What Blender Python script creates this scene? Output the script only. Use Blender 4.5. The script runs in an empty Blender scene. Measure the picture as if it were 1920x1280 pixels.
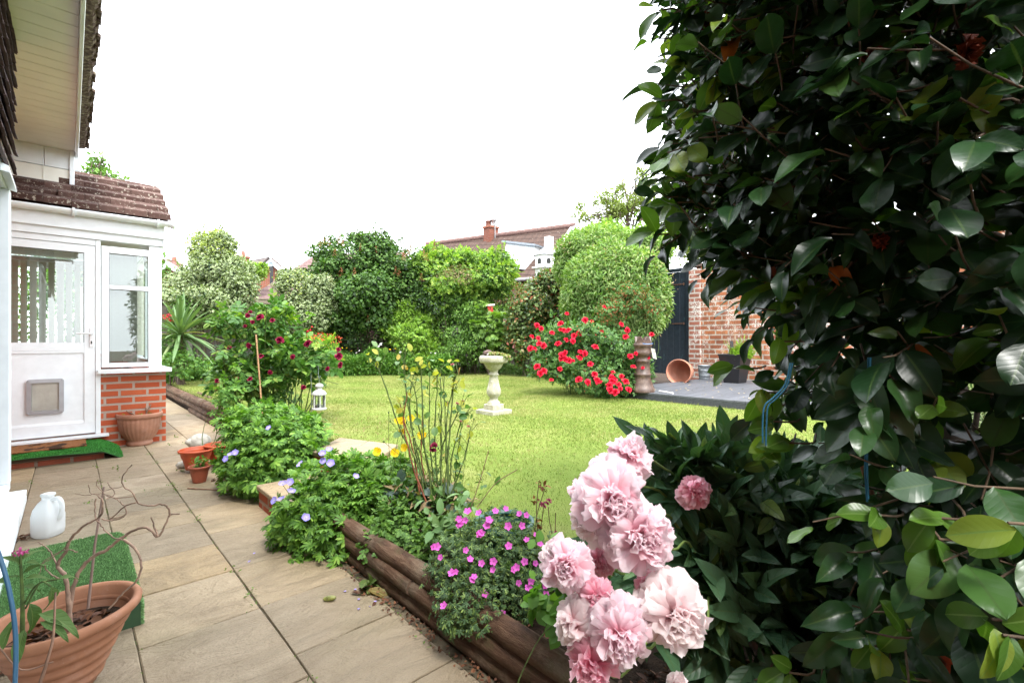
import bpy, math, random
import numpy as np
from mathutils import Vector, Matrix, noise, Quaternion

# ------------------------------------------------------------------ camera, world, sun
H = 1.11; FOC = 893.0; YAW = math.radians(42.9)
FW = np.array([math.sin(YAW), math.cos(YAW), 0.0]); RT = np.array([math.cos(YAW), -math.sin(YAW), 0.0])
sc = bpy.context.scene
cam = bpy.data.cameras.new('camera'); camo = bpy.data.objects.new('camera', cam)
sc.collection.objects.link(camo); sc.camera = camo
cam.sensor_width = 36; cam.lens = 36 * FOC / 1920; cam.clip_start = 0.02; cam.clip_end = 500
camo.location = (0, 0, H); camo.rotation_euler = (math.pi / 2, 0, -YAW)
W = bpy.data.worlds.new('World'); sc.world = W; W.use_nodes = True
nt = W.node_tree; nt.nodes.clear()
sky = nt.nodes.new('ShaderNodeTexSky'); sky.sky_type = 'NISHITA'; sky.sun_disc = False
SUN_EL = math.radians(60); SUN_AZ = math.radians(202)      # azimuth: compass angle from +Y towards +X
sky.sun_elevation = SUN_EL; sky.sun_rotation = SUN_AZ; sky.dust_density = 4.0; sky.ozone_density = 1.0
hs = nt.nodes.new('ShaderNodeHueSaturation'); hs.inputs['Saturation'].default_value = 0.12
mx = nt.nodes.new('ShaderNodeMix'); mx.data_type = 'RGBA'; mx.inputs['Factor'].default_value = 0.6
mx.inputs['B'].default_value = (15.6, 16.4, 17.6, 1)      # bright even cloud deck mixed over the clear sky
bg = nt.nodes.new('ShaderNodeBackground'); bg.inputs['Strength'].default_value = 0.10
out = nt.nodes.new('ShaderNodeOutputWorld')
nt.links.new(sky.outputs[0], hs.inputs['Color']); nt.links.new(hs.outputs[0], mx.inputs['A'])
nt.links.new(mx.outputs['Result'], bg.inputs['Color']); nt.links.new(bg.outputs[0], out.inputs[0])
sl = bpy.data.lights.new('sun', 'SUN'); sl.energy = 1.4; sl.angle = math.radians(14); sl.color = (1.0, 0.97, 0.93)
so = bpy.data.objects.new('sun', sl); sc.collection.objects.link(so)
so.rotation_euler = (math.pi / 2 - SUN_EL, 0, math.pi - SUN_AZ)
sc.view_settings.view_transform = 'Standard'; sc.view_settings.look = 'None'
sc.view_settings.exposure = 2.05; sc.view_settings.gamma = 1.0
sc.cycles.max_bounces = 6; sc.cycles.diffuse_bounces = 4; sc.cycles.transparent_max_bounces = 8
sc.cycles.caustics_reflective = False; sc.cycles.caustics_refractive = False
sc.cycles.use_denoising = True

random.seed(7); RNG = np.random.default_rng(7)
def P(px, py, d):                                        # a point of the photo at depth d, as a world point
    return FW * d + RT * ((px - 960) / FOC * d) + np.array([0, 0, H - (py - 640) / FOC * d])
def G(px, py, z=0.0):                                    # a point of the photo lying at height z
    return P(px, py, (H - z) * FOC / (py - 640))
def proj(p):
    p = np.atleast_2d(p); d = p @ FW; d = np.where(d < 1e-3, 1e-3, d)
    return 960 + (p @ RT) / d * FOC, 640 - (p[:, 2] - H) / d * FOC, d
def inpoly(x, y, poly):
    poly = np.array(poly, float); r = np.zeros(len(x), bool); j = len(poly) - 1
    for i in range(len(poly)):
        xi, yi = poly[i]; xj, yj = poly[j]
        c = ((yi > y) != (yj > y)) & (x < (xj - xi) * (y - yi) / (yj - yi + 1e-12) + xi)
        r ^= c; j = i
    return r
def Z(v, z): return np.array([v[0], v[1], z])

# ------------------------------------------------------------------ materials
def rgb(c): return (c[0], c[1], c[2], 1.0)
class NT:
    def __init__(s, name):
        s.m = bpy.data.materials.new(name); s.m.use_nodes = True; s.t = s.m.node_tree; s.t.nodes.clear()
        s.o = s.n('ShaderNodeOutputMaterial')
    def n(s, k, **kw):
        x = s.t.nodes.new(k)
        for a, b in kw.items(): setattr(x, a, b)
        return x
    def l(s, a, b): s.t.links.new(a, b)
    def math(s, op, a, b=None, c=None):
        x = s.n('ShaderNodeMath', operation=op)
        for i, v in enumerate((a, b, c)):
            if v is None: continue
            if isinstance(v, (int, float)): x.inputs[i].default_value = v
            else: s.l(v, x.inputs[i])
        return x.outputs[0]
    def mix(s, f, a, b, mode='MIX'):
        x = s.n('ShaderNodeMix', data_type='RGBA', blend_type=mode)
        for k, v in (('Factor', f), ('A', a), ('B', b)):
            if isinstance(v, (int, float)): x.inputs[k].default_value = v
            elif isinstance(v, tuple): x.inputs[k].default_value = rgb(v)
            else: s.l(v, x.inputs[k])
        return x.outputs['Result']
    def ramp(s, f, stops, interp='LINEAR'):
        x = s.n('ShaderNodeValToRGB'); e = x.color_ramp.elements; x.color_ramp.interpolation = interp
        while len(e) < len(stops): e.new(0.5)
        for i, (p, c) in enumerate(stops): e[i].position = p; e[i].color = rgb(c)
        s.l(f, x.inputs[0]); return x.outputs[0]
    def noise(s, scale, detail=4, rough=0.55, vec=None, dist=0.0):
        x = s.n('ShaderNodeTexNoise'); x.inputs['Scale'].default_value = scale; x.inputs['Detail'].default_value = detail
        x.inputs['Roughness'].default_value = rough; x.inputs['Distortion'].default_value = dist
        s.l(vec if vec is not None else s.pos(), x.inputs['Vector']); return x.outputs['Fac']
    def pos(s):
        if not hasattr(s, '_p'): s._p = s.n('ShaderNodeTexCoord').outputs['Object']
        return s._p
    def uv(s):
        if not hasattr(s, '_u'):
            s._u = s.n('ShaderNodeUVMap', uv_map='uv').outputs[0]
            sp = s.n('ShaderNodeSeparateXYZ'); s.l(s._u, sp.inputs[0]); s.U, s.V = sp.outputs[0], sp.outputs[1]
        return s._u
    def rnd(s):
        if not hasattr(s, '_g'): s._g = s.n('ShaderNodeNewGeometry')
        return s._g.outputs['Random Per Island']
    def bump(s, h, strength, dist=0.01):
        x = s.n('ShaderNodeBump'); x.inputs['Strength'].default_value = strength; x.inputs['Distance'].default_value = dist
        s.l(h, x.inputs['Height']); return x.outputs[0]
    def pbsdf(s, col, rough=0.6, normal=None, metal=0.0, spec=0.5, **kw):
        x = s.n('ShaderNodeBsdfPrincipled')
        if isinstance(col, tuple): x.inputs['Base Color'].default_value = rgb(col)
        else: s.l(col, x.inputs['Base Color'])
        if isinstance(rough, (int, float)): x.inputs['Roughness'].default_value = rough
        else: s.l(rough, x.inputs['Roughness'])
        x.inputs['Metallic'].default_value = metal; x.inputs['Specular IOR Level'].default_value = spec
        for k, v in kw.items(): x.inputs[k].default_value = v
        if normal is not None: s.l(normal, x.inputs['Normal'])
        return x.outputs[0]
    def done(s, sh): s.l(sh, s.o.inputs['Surface']); return s.m

def plain(name, c, rough=0.5, metal=0.0, var=0.12, scale=12, bump=0.15, spec=0.5, bscale=60):
    m = NT(name); f = m.noise(scale, 5)
    d = tuple(max(0, v * (1 - var * 2)) for v in c); e = tuple(min(1, v * (1 + var)) for v in c)
    col = m.ramp(f, [(0.3, d), (0.7, e)])
    return m.done(m.pbsdf(col, rough, m.bump(m.noise(bscale, 3), bump, 0.003), metal, spec))

def leafmat(name, cols, rough=0.4, tr=0.35, vein=0.0, nv=9, margin=None, rib=None, spec=0.32, trcol=None, veincol=None):
    """cols: list of (pos, colour) along the per-leaf random value."""
    m = NT(name); m.uv(); col = m.ramp(m.rnd(), cols)
    av = m.math('ABSOLUTE', m.math('MULTIPLY', m.math('SUBTRACT', m.V, 0.5), 2.0))
    nor = None
    if margin:
        nz = m.noise(90, 2)
        f = m.math('SMOOTH_MIN', m.math('MAXIMUM', m.math('MULTIPLY', m.math('SUBTRACT', m.math('ADD', av, m.math('MULTIPLY', nz, 0.5)), 0.72), 9.0), 0.0), 1.0, 0.1)
        col = m.mix(f, col, margin)
    if rib:
        f = m.math('MULTIPLY', m.math('LESS_THAN', av, 0.07), 0.75); col = m.mix(f, col, rib)
    if vein:
        ph = m.math('MULTIPLY', m.math('SUBTRACT', m.U, m.math('MULTIPLY', av, 0.22)), nv * 6.2832)
        w = m.math('POWER', m.math('ABSOLUTE', m.math('SINE', m.math('MULTIPLY', ph, 0.5))), 0.45)
        h = m.math('ADD', w, m.math('MULTIPLY', m.math('SUBTRACT', 1.0, m.math('POWER', m.math('SUBTRACT', 1.0, av), 8.0)), 1.0))
        nor = m.bump(h, vein, 0.002)
        if veincol: col = m.mix(m.math('MULTIPLY', m.math('LESS_THAN', w, 0.3), 0.35), col, veincol)
    p = m.pbsdf(col, rough if rough < .36 else min(.7, rough + .1), nor, 0, spec)
    t = m.n('ShaderNodeBsdfTranslucent')
    tc = m.mix(1.0, col, trcol or (1.3, 1.5, 0.5), 'MULTIPLY'); m.l(tc, t.inputs[0])
    if nor is not None: m.l(nor, t.inputs['Normal'])
    mxs = m.n('ShaderNodeMixShader'); mxs.inputs[0].default_value = tr
    m.l(p, mxs.inputs[1]); m.l(t.outputs[0], mxs.inputs[2])
    return m.done(mxs.outputs[0])

def petalmat(name, base, tip, tr=0.3, rough=0.6, mid=None, pw=0.5):
    m = NT(name); m.uv()
    st = [(0.0, base), (1.0, tip)] if mid is None else [(0.0, base), (pw, mid), (1.0, tip)]
    u = m.math('ADD', m.U, m.math('MULTIPLY', m.math('SUBTRACT', m.rnd(), 0.5), 0.35))
    col = m.ramp(u, st)
    w = m.math('SINE', m.math('MULTIPLY', m.V, 60.0))
    p = m.pbsdf(col, rough, m.bump(m.math('ADD', w, m.noise(80, 3)), 0.12, 0.001), 0, 0.25)
    t = m.n('ShaderNodeBsdfTranslucent'); m.l(col, t.inputs[0])
    s = m.n('ShaderNodeMixShader'); s.inputs[0].default_value = tr
    m.l(p, s.inputs[1]); m.l(t.outputs[0], s.inputs[2]); return m.done(s.outputs[0])

# ------------------------------------------------------------------ geometry collector
class Geo:
    def __init__(s): s.V = []; s.UV = []; s.F = []; s.M = []; s.S = []; s.n = 0
    def add(s, V, F, mi=0, uv=None, smooth=True):
        V = np.asarray(V, float); s.V.append(V)
        s.UV.append(np.zeros((len(V), 2)) if uv is None else np.asarray(uv, float))
        if isinstance(F, np.ndarray): s.F.append(F + s.n); s.M.append(np.full(len(F), mi)); s.S.append(np.full(len(F), smooth))
        else:
            by = {}
            for f in F: by.setdefault(len(f), []).append(f)
            for k, fs in by.items():
                s.F.append(np.array(fs, int) + s.n); s.M.append(np.full(len(fs), mi)); s.S.append(np.full(len(fs), smooth))
        s.n += len(V); return s
    def mesh(s, name, off=(0, 0, 0)):
        me = bpy.data.meshes.new(name)
        V = np.concatenate(s.V) - np.asarray(off, float); me.vertices.add(len(V)); me.vertices.foreach_set('co', V.ravel())
        loops = np.concatenate([f.ravel() for f in s.F]); tot = np.concatenate([np.full(len(f), f.shape[1]) for f in s.F])
        st = np.concatenate([[0], np.cumsum(tot)[:-1]])
        me.loops.add(len(loops)); me.loops.foreach_set('vertex_index', loops.astype(np.int32))
        me.polygons.add(len(tot)); me.polygons.foreach_set('loop_start', st.astype(np.int32)); me.polygons.foreach_set('loop_total', tot.astype(np.int32))
        me.polygons.foreach_set('material_index', np.concatenate(s.M).astype(np.int32))
        me.polygons.foreach_set('use_smooth', np.concatenate(s.S).astype(bool))
        uvl = me.uv_layers.new(name='uv'); UV = np.concatenate(s.UV); uvl.data.foreach_set('uv', UV[loops].ravel())
        me.update(calc_edges=True); me.validate(); return me

COL = sc.collection
def wloc(o):
    v = np.zeros(3)
    while o is not None: v += np.array(o.location); o = o.parent
    return v
def thing(name, label, cat, loc=(0, 0, 0), group=None):
    o = bpy.data.objects.new(name, None); COL.objects.link(o); o.location = tuple(loc); o.empty_display_size = 0.1
    tag(o, label, cat, group); return o
def tag(o, label, cat, group=None, kind=None):
    if label: o['label'] = label
    if cat: o['category'] = cat
    if group: o['group'] = group
    if kind: o['kind'] = kind
    return o
def obj(name, geo, mats, parent=None, origin=None, bevel=0):
    """link geo (in world coordinates) as one mesh object"""
    off = wloc(parent) if parent is not None else np.zeros(3)
    if origin is not None: off = np.asarray(origin, float)
    me = geo.mesh(name, off) if isinstance(geo, Geo) else geo
    if not isinstance(mats, (list, tuple)): mats = [mats]
    for m in mats: me.materials.append(m)
    o = bpy.data.objects.new(name, me); COL.objects.link(o)
    if parent is not None:
        o.parent = parent
        if origin is not None: o.location = tuple(off - wloc(parent))
    elif origin is not None: o.location = tuple(off)
    if bevel:
        b = o.modifiers.new('bevel', 'BEVEL'); b.width = bevel; b.segments = 2; b.limit_method = 'ANGLE'; b.angle_limit = math.radians(40)
    return o
def struct(name, geo, mats, bevel=0):
    o = obj(name, geo, mats, bevel=bevel); o['kind'] = 'structure'; return o
def inst(name, me, parent, loc, rot=None, scale=1.0):
    """a part sharing mesh data, placed in world coordinates under parent"""
    o = bpy.data.objects.new(name, me); COL.objects.link(o); o.parent = parent
    M = Matrix.Translation(Vector(np.asarray(loc, float) - wloc(parent)))
    if rot is not None: M = M @ rot.to_4x4()
    o.matrix_basis = M @ Matrix.Diagonal((scale, scale, scale, 1)); return o
def rot_to(d, roll=0.0):
    q = Vector(d).to_track_quat('Z', 'Y').to_matrix(); return q @ Matrix.Rotation(roll, 3, 'Z')

QB = [(0, 3, 2, 1), (4, 5, 6, 7), (0, 1, 5, 4), (1, 2, 6, 5), (2, 3, 7, 6), (3, 0, 4, 7)]
def box(g, x0, x1, y0, y1, z0, z1, mi=0, rz=0, taper=0):
    c = np.array([(x0 + x1) / 2, (y0 + y1) / 2, 0]); t = 1 - taper
    V = np.array([(x0, y0, z0), (x1, y0, z0), (x1, y1, z0), (x0, y1, z0), (x0, y0, z1), (x1, y0, z1), (x1, y1, z1), (x0, y1, z1)], float)
    V[:4, :2] = (V[:4, :2] - c[:2]) * t + c[:2]
    if rz:
        co, si = math.cos(rz), math.sin(rz); q = V - c
        V = np.stack([q[:, 0] * co - q[:, 1] * si, q[:, 0] * si + q[:, 1] * co, q[:, 2]], 1) + c
    return g.add(V, QB, mi, smooth=False)
def hexa(g, pts, mi=0): return g.add(np.array(pts, float), QB, mi, smooth=False)
def prism(g, poly, z0, z1, mi=0):
    n = len(poly); V = [(x, y, z0) for x, y in poly] + [(x, y, z1) for x, y in poly]
    F = [tuple(range(n, 2 * n)), tuple(range(n - 1, -1, -1))] + [(i, (i + 1) % n, n + (i + 1) % n, n + i) for i in range(n)]
    return g.add(V, F, mi, smooth=False)
def slab(g, quad, th, mi=0):
    """a quad of 3-D points given thickness th against its normal"""
    q = np.array(quad, float); nrm = np.cross(q[1] - q[0], q[3] - q[0]); nrm /= np.linalg.norm(nrm)
    return hexa(g, list(q - nrm * th) + list(q), mi)
def tube(g, pts, r, n=6, mi=0, cap=True, wob=0.0):
    pts = np.array(pts, float); k = len(pts); r = np.full(k, r) if np.isscalar(r) else np.array(r, float)
    T = np.gradient(pts, axis=0); T /= np.linalg.norm(T, axis=1)[:, None] + 1e-9
    u = np.cross(T[0], (0, 0, 1) if abs(T[0][2]) < 0.9 else (1, 0, 0)); u /= np.linalg.norm(u); V = []
    for i in range(k):
        u = u - T[i] * (u @ T[i]); u /= np.linalg.norm(u) + 1e-9; v = np.cross(T[i], u)
        for j in range(n):
            a = 2 * math.pi * j / n; rr = r[i] * (1 + wob * (random.random() - 0.5)); V.append(pts[i] + (u * math.cos(a) + v * math.sin(a)) * rr)
    F = [(i * n + j, i * n + (j + 1) % n, (i + 1) * n + (j + 1) % n, (i + 1) * n + j) for i in range(k - 1) for j in range(n)]
    uv = [(j / n, i / (k - 1)) for i in range(k) for j in range(n)]
    g.add(V, np.array(F), mi, uv)
    if cap:
        g.add(V[:n], [tuple(range(n - 1, -1, -1))], mi, smooth=False); g.add(V[-n:], [tuple(range(n))], mi, smooth=False)
    return g
def lathe(g, prof, n=24, at=(0, 0, 0), mi=0, M=None, sq=0.0, flute=0, fd=0.0, fr=(0, 1), sx=1.0, sy=1.0, rz=0.0):
    """prof: (radius, z) list; sq squares the section; flute adds vertical fluting"""
    V = []; k = len(prof)
    for i, (r, z) in enumerate(prof):
        for j in range(n):
            a = 2 * math.pi * j / n; rr = r
            if sq: rr = r * (1 - sq + sq / max(abs(math.cos(a)), abs(math.sin(a))))
            if flute and fr[0] <= i <= fr[1]: rr *= 1 + fd * math.cos(a * flute)
            V.append((rr * math.cos(a) * sx, rr * math.sin(a) * sy, z))
    V = np.array(V)
    if rz:
        c, s = math.cos(rz), math.sin(rz); V = np.stack([V[:, 0] * c - V[:, 1] * s, V[:, 0] * s + V[:, 1] * c, V[:, 2]], 1)
    if M is not None: V = V @ np.array(M).T
    V = V + np.array(at)
    F = [(i * n + j, i * n + (j + 1) % n, (i + 1) * n + (j + 1) % n, (i + 1) * n + j) for i in range(k - 1) for j in range(n)]
    return g.add(V, np.array(F), mi, [(j / n, i / k) for i in range(k) for j in range(n)])
def ico(g, c, r, amp=0.15, fs=2.0, sub=3, scale=(1, 1, 1), mi=0, seed=0):
    import bmesh
    bm = bmesh.new(); bmesh.ops.create_icosphere(bm, subdivisions=sub, radius=1)
    V = []
    for v in bm.verts:
        q = v.co * fs + Vector((seed * 7.3, seed * 3.1, 0)); k = 1 + amp * (noise.noise(q) + 0.4 * noise.noise(q * 2.7))
        V.append((v.co.x * k * scale[0] * r + c[0], v.co.y * k * scale[1] * r + c[1], v.co.z * k * scale[2] * r + c[2]))
    F = np.array([[l.index for l in f.verts] for f in bm.faces]); bm.free(); return g.add(V, F, mi)
def crv(pts, n=4):
    """smooth polyline through the points (Catmull-Rom)"""
    p = [np.array(q, float) for q in pts]; p = [2 * p[0] - p[1]] + p + [2 * p[-1] - p[-2]]; o = []
    for i in range(1, len(p) - 2):
        for k in range(n):
            t = k / n; o.append(0.5 * (2 * p[i] + (p[i + 1] - p[i - 1]) * t + (2 * p[i - 1] - 5 * p[i] + 4 * p[i + 1] - p[i + 2]) * t * t + (3 * p[i] - p[i - 1] - 3 * p[i + 1] + p[i + 2]) * t ** 3))
    o.append(p[-2]); return o

# ------------------------------------------------------------------ leaf prototypes: (verts [x across, y along, z up], faces, uv)
def proto_leaf(nu=5, nv=2, width=0.5, wpos=0.45, fold=0.25, curl=0.25, tip=1.0, wave=0.0, round_=0.6, ser=0.0):
    V = []; UV = []
    for i in range(nu + 1):
        u = i / nu
        a = u / wpos if u < wpos else (1 - u) / (1 - wpos)
        w = width / 2 * max(0.0, math.sin(min(1, a) * math.pi / 2)) ** (round_ if u < wpos else round_ * tip * 1.25)
        if i == 0: w = width * 0.02
        for j in range(nv + 1):
            v = (j / nv) * 2 - 1
            ww = w * (1 + ser * (1 if i % 2 else -1) * abs(v))
            V.append((v * ww, u - 0.05 * curl * u * u, fold * abs(v) * ww * 1.0 - curl * u * u * 0.6 + wave * math.sin(u * 9 + v * 2) * abs(v) * 0.06))
            UV.append((u, j / nv))
    k = nv + 1
    F = np.array([(i * k + j, i * k + j + 1, (i + 1) * k + j + 1, (i + 1) * k + j) for i in range(nu) for j in range(nv)])
    return np.array(V), F, np.array(UV)
def join_protos(ps):
    V = []; F = []; U = []; n = 0
    for (v, f, u) in ps: V.append(v); F.append(f + n); U.append(u); n += len(v)
    return np.concatenate(V), np.concatenate(F), np.concatenate(U)
def xf(p, rz=0, s=1.0, t=(0, 0, 0), tilt=0.0, rx=0.0):
    V, F, U = p; V = V * s; c, q = math.cos(rx), math.sin(rx)
    V = np.stack([V[:, 0], V[:, 1] * c - V[:, 2] * q, V[:, 1] * q + V[:, 2] * c], 1)
    c, q = math.cos(rz), math.sin(rz)
    V = np.stack([V[:, 0] * c - V[:, 1] * q, V[:, 0] * q + V[:, 1] * c, V[:, 2]], 1)
    return V + np.array(t), F, U
def proto_palmate(lobes=5, spread=2.5, lw=0.42, teeth=True):
    ps = []
    for i in range(lobes):
        a = (i / (lobes - 1) - 0.5) * spread * 2 * 0.5; L = 1 - 0.28 * abs(i / (lobes - 1) - 0.5) * 2
        ps.append(xf(proto_leaf(4, 2, lw, 0.62, 0.3, 0.35, 0.7, ser=0.18 if teeth else 0), -a, L * 0.62, (0, 0.38, 0)))
    return join_protos(ps)
def proto_compound(n=5, lw=0.55):
    ps = [xf(proto_leaf(4, 2, lw, 0.5, 0.25, 0.25, ser=0.08), 0, 0.42, (0, 0.6, 0))]
    for k in range((n - 1) // 2):
        y = 0.5 - k * 0.26
        for s in (-1, 1): ps.append(xf(proto_leaf(4, 2, lw, 0.5, 0.25, 0.2), s * 1.15, 0.34, (0, y, 0)))
    V, F, U = join_protos(ps)
    V2 = np.array([(-0.008, 0, 0), (0.008, 0, 0), (0.008, 0.65, 0), (-0.008, 0.65, 0)]); n0 = len(V)
    return np.concatenate([V, V2]), np.concatenate([F, [[n0, n0 + 1, n0 + 2, n0 + 3]]]), np.concatenate([U, np.full((4, 2), 0.5)])
def proto_tri(w=0.5):                                     # cheapest leaf: two folded triangles as one quad strip
    V = np.array([(0, 0, 0), (w / 2, 0.45, 0.1), (0, 1, -0.12), (-w / 2, 0.45, 0.1), (0, 0.45, 0)])
    return V, np.array([(0, 1, 4), (1, 2, 4), (2, 3, 4), (3, 0, 4)]), np.array([(0, .5), (.45, 1), (1, .5), (.45, 0), (.45, .5)])

def frames(dirs, ups):
    """rotation matrices whose columns are across / along / normal"""
    y = dirs / (np.linalg.norm(dirs, axis=1)[:, None] + 1e-9)
    x = np.cross(y, ups); x /= np.linalg.norm(x, axis=1)[:, None] + 1e-9
    z = np.cross(x, y); return np.stack([x, y, z], 2)
def scatter(g, proto, pos, R, scale, mi=0):
    V, F, U = proto; n = len(pos)
    if n == 0: return g
    X = np.einsum('nij,vj->nvi', R, V) * np.asarray(scale).reshape(-1, 1, 1) + pos[:, None, :]
    k = len(V); FF = (F[None] + (np.arange(n) * k)[:, None, None]).reshape(-1, F.shape[1])
    return g.add(X.reshape(-1, 3), FF, mi, np.tile(U, (n, 1)))
def rdir(n):
    v = RNG.normal(size=(n, 3)); return v / np.linalg.norm(v, axis=1)[:, None]
def pts_noise(p, s):
    return np.array([noise.noise(Vector(q) * s) for q in p])

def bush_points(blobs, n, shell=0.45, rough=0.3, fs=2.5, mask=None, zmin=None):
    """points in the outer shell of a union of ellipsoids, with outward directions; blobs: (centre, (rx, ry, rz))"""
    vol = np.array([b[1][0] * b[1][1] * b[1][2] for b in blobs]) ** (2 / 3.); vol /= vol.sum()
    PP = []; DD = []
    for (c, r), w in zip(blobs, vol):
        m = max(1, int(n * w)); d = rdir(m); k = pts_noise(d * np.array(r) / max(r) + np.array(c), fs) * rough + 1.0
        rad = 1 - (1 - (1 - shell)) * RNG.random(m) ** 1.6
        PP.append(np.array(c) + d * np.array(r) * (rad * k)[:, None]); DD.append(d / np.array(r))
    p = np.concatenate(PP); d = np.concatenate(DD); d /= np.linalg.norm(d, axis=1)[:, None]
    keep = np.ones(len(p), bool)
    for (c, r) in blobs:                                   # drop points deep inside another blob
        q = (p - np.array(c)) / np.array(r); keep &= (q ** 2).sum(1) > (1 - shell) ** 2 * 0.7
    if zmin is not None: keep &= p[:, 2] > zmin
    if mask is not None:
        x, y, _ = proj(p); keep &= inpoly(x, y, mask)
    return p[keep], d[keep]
def leaves(g, proto, p, d, size, mi=0, droop=0.3, flat=0.6, jit=0.7, svar=0.35, upmix=0.6):
    n = len(p); 
    gd = d * (1 - flat) + rdir(n) * jit; gd[:, 2] -= droop * RNG.random(n)
    up = np.array([0, 0, 1.0]) * upmix + d * 0.6 + rdir(n) * 0.45
    return scatter(g, proto, p, frames(gd, up), size * (1 + svar * (RNG.random(n) * 2 - 1)), mi)

L_TRI = proto_tri(0.55); L_SLIM = proto_tri(0.3); L_MID = proto_leaf(4, 2, 0.55, 0.45, 0.3, 0.3)
L_ROUND = proto_leaf(4, 2, 0.75, 0.5, 0.25, 0.2, round_=0.5); L_PALM = proto_palmate(7, 3.4, .30); L_COMP = proto_compound()
# ------------------------------------------------------------------ setting materials
def m_paving():
    m = NT('sandstone_paving'); p = m.pos()
    base = m.ramp(m.rnd(), [(0, (.225, .18, .12)), (.3, (.30, .235, .155)), (.6, (.275, .225, .155)), (.8, (.38, .275, .15)), (1, (.37, .31, .23))])
    n1 = m.noise(3.0, 6, .6, dist=1.2); col = m.mix(m.math('MULTIPLY', m.ramp(n1, [(.42, (0, 0, 0)), (.68, (1, 1, 1))]), .65), base, (.20, .15, .095))
    n2 = m.noise(170, 3, .8); col = m.mix(m.math('MULTIPLY', m.ramp(n2, [(.5, (0, 0, 0)), (.66, (1, 1, 1))]), .55), col, (.16, .12, .08))
    n3 = m.noise(1.3, 3); col = m.mix(m.math('MULTIPLY', m.ramp(n3, [(.5, (0, 0, 0)), (.7, (1, 1, 1))]), .5), col, (.21, .18, .10))
    v = m.n('ShaderNodeMapping'); v.inputs['Scale'].default_value = (2.0, 5.0, 1); m.l(p, v.inputs[0])
    r = m.noise(1.6, 7, .58, v.outputs[0], 1.8)
    rv = m.n('ShaderNodeTexNoise'); rv.noise_type = 'RIDGED_MULTIFRACTAL'; rv.inputs['Scale'].default_value = 2.2; rv.inputs['Detail'].default_value = 3; m.l(v.outputs[0], rv.inputs[0])
    h = m.math('ADD', m.math('MULTIPLY', r, 1.0), m.math('ADD', m.math('MULTIPLY', rv.outputs[0], .25), m.math('MULTIPLY', m.noise(60, 3), .12)))
    return m.done(m.pbsdf(col, m.math('ADD', m.math('MULTIPLY', n1, .3), .5), m.bump(h, 1.0, .034), 0, .3))
def m_brick(name, axis, cw, ch, c1, c2, mort, seam=.012, off=(0, 0), stain=.3, white=0.0, msz=0.012, bias=0.0):
    m = NT(name); s = m.n('ShaderNodeSeparateXYZ'); m.l(m.pos(), s.inputs[0]); cb = m.n('ShaderNodeCombineXYZ')
    m.l(m.math('ADD', s.outputs[{'x': 0, 'y': 1}[axis]], off[0]), cb.inputs[0]); m.l(m.math('ADD', s.outputs[2], off[1]), cb.inputs[1])
    b = m.n('ShaderNodeTexBrick'); b.inputs['Scale'].default_value = 1; b.inputs['Brick Width'].default_value = cw; b.inputs['Row Height'].default_value = ch
    b.inputs['Mortar Size'].default_value = msz; b.inputs['Mortar Smooth'].default_value = .12; b.inputs['Bias'].default_value = bias
    b.inputs['Color1'].default_value = rgb(c1); b.inputs['Color2'].default_value = rgb(c2); b.inputs['Mortar'].default_value = rgb(mort)
    m.l(m.mixvec(cb.outputs[0]) if hasattr(m, 'mixvec') else cb.outputs[0], b.inputs['Vector'])
    n = m.noise(9, 5, .65); col = m.mix(m.math('MULTIPLY', m.ramp(n, [(.4, (0, 0, 0)), (.75, (1, 1, 1))]), stain), b.outputs[0], (.12, .06, .04))
    col = m.mix(m.math('MULTIPLY', m.math('GREATER_THAN', m.noise(150, 2), .6), .18), col, (.10, .05, .03))
    if white:
        w = m.ramp(m.noise(3.5, 6, .7), [(.5, (0, 0, 0)), (.58, (1, 1, 1))]); w2 = m.ramp(m.noise(40, 3), [(.45, (0, 0, 0)), (.6, (1, 1, 1))])
        col = m.mix(m.math('MULTIPLY', m.math('MULTIPLY', w, w2), white), col, (.7, .66, .6))
    h = m.math('ADD', m.math('MULTIPLY', b.outputs['Fac'], -1.0), m.math('MULTIPLY', m.noise(70, 3), .25))
    return m.done(m.pbsdf(col, .85, m.bump(h, .8, .006), 0, .2))
def m_wood(name, c1, c2, ax=0, sc_=8, rough=.75, bump=.3):
    m = NT(name); v = m.n('ShaderNodeMapping'); s = [sc_] * 3; s[ax] = sc_ * .08; v.inputs['Scale'].default_value = s; m.l(m.pos(), v.inputs[0])
    n = m.noise(4, 6, .65, v.outputs[0], .6); col = m.ramp(n, [(.3, c1), (.7, c2)])
    col = m.mix(m.math('MULTIPLY', m.rnd(), .35), col, tuple(x * .6 for x in c1))
    return m.done(m.pbsdf(col, rough, m.bump(n, bump, .004), 0, .3))
def m_glass(name='window_glass', tint=(.9, .95, .93), gloss=.16):
    m = NT(name); t = m.n('ShaderNodeBsdfTransparent'); t.inputs[0].default_value = rgb(tint)
    g = m.n('ShaderNodeBsdfGlossy'); g.inputs['Roughness'].default_value = .01; g.inputs[0].default_value = (1, 1, 1, 1)
    f = m.n('ShaderNodeFresnel'); f.inputs[0].default_value = 1.5
    s = m.n('ShaderNodeMixShader'); m.l(m.math('MULTIPLY', f.outputs[0], 2.2), s.inputs[0]); m.l(t.outputs[0], s.inputs[1]); m.l(g.outputs[0], s.inputs[2])
    return m.done(s.outputs[0])
UPVC = plain('white_upvc', (.82, .87, .89), .28, var=.03, bump=.02)
CREAM = plain('cream_soffit_board', (.88, .87, .77), .5, var=.04, scale=3, bump=.05)
PLUM = plain('plum_clay_tile', (.16, .09, .075), .8, var=.25, scale=14, bump=.5)
GLASS = m_glass(); BLACKP = plain('black_rubber', (.015, .015, .015), .5)
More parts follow.
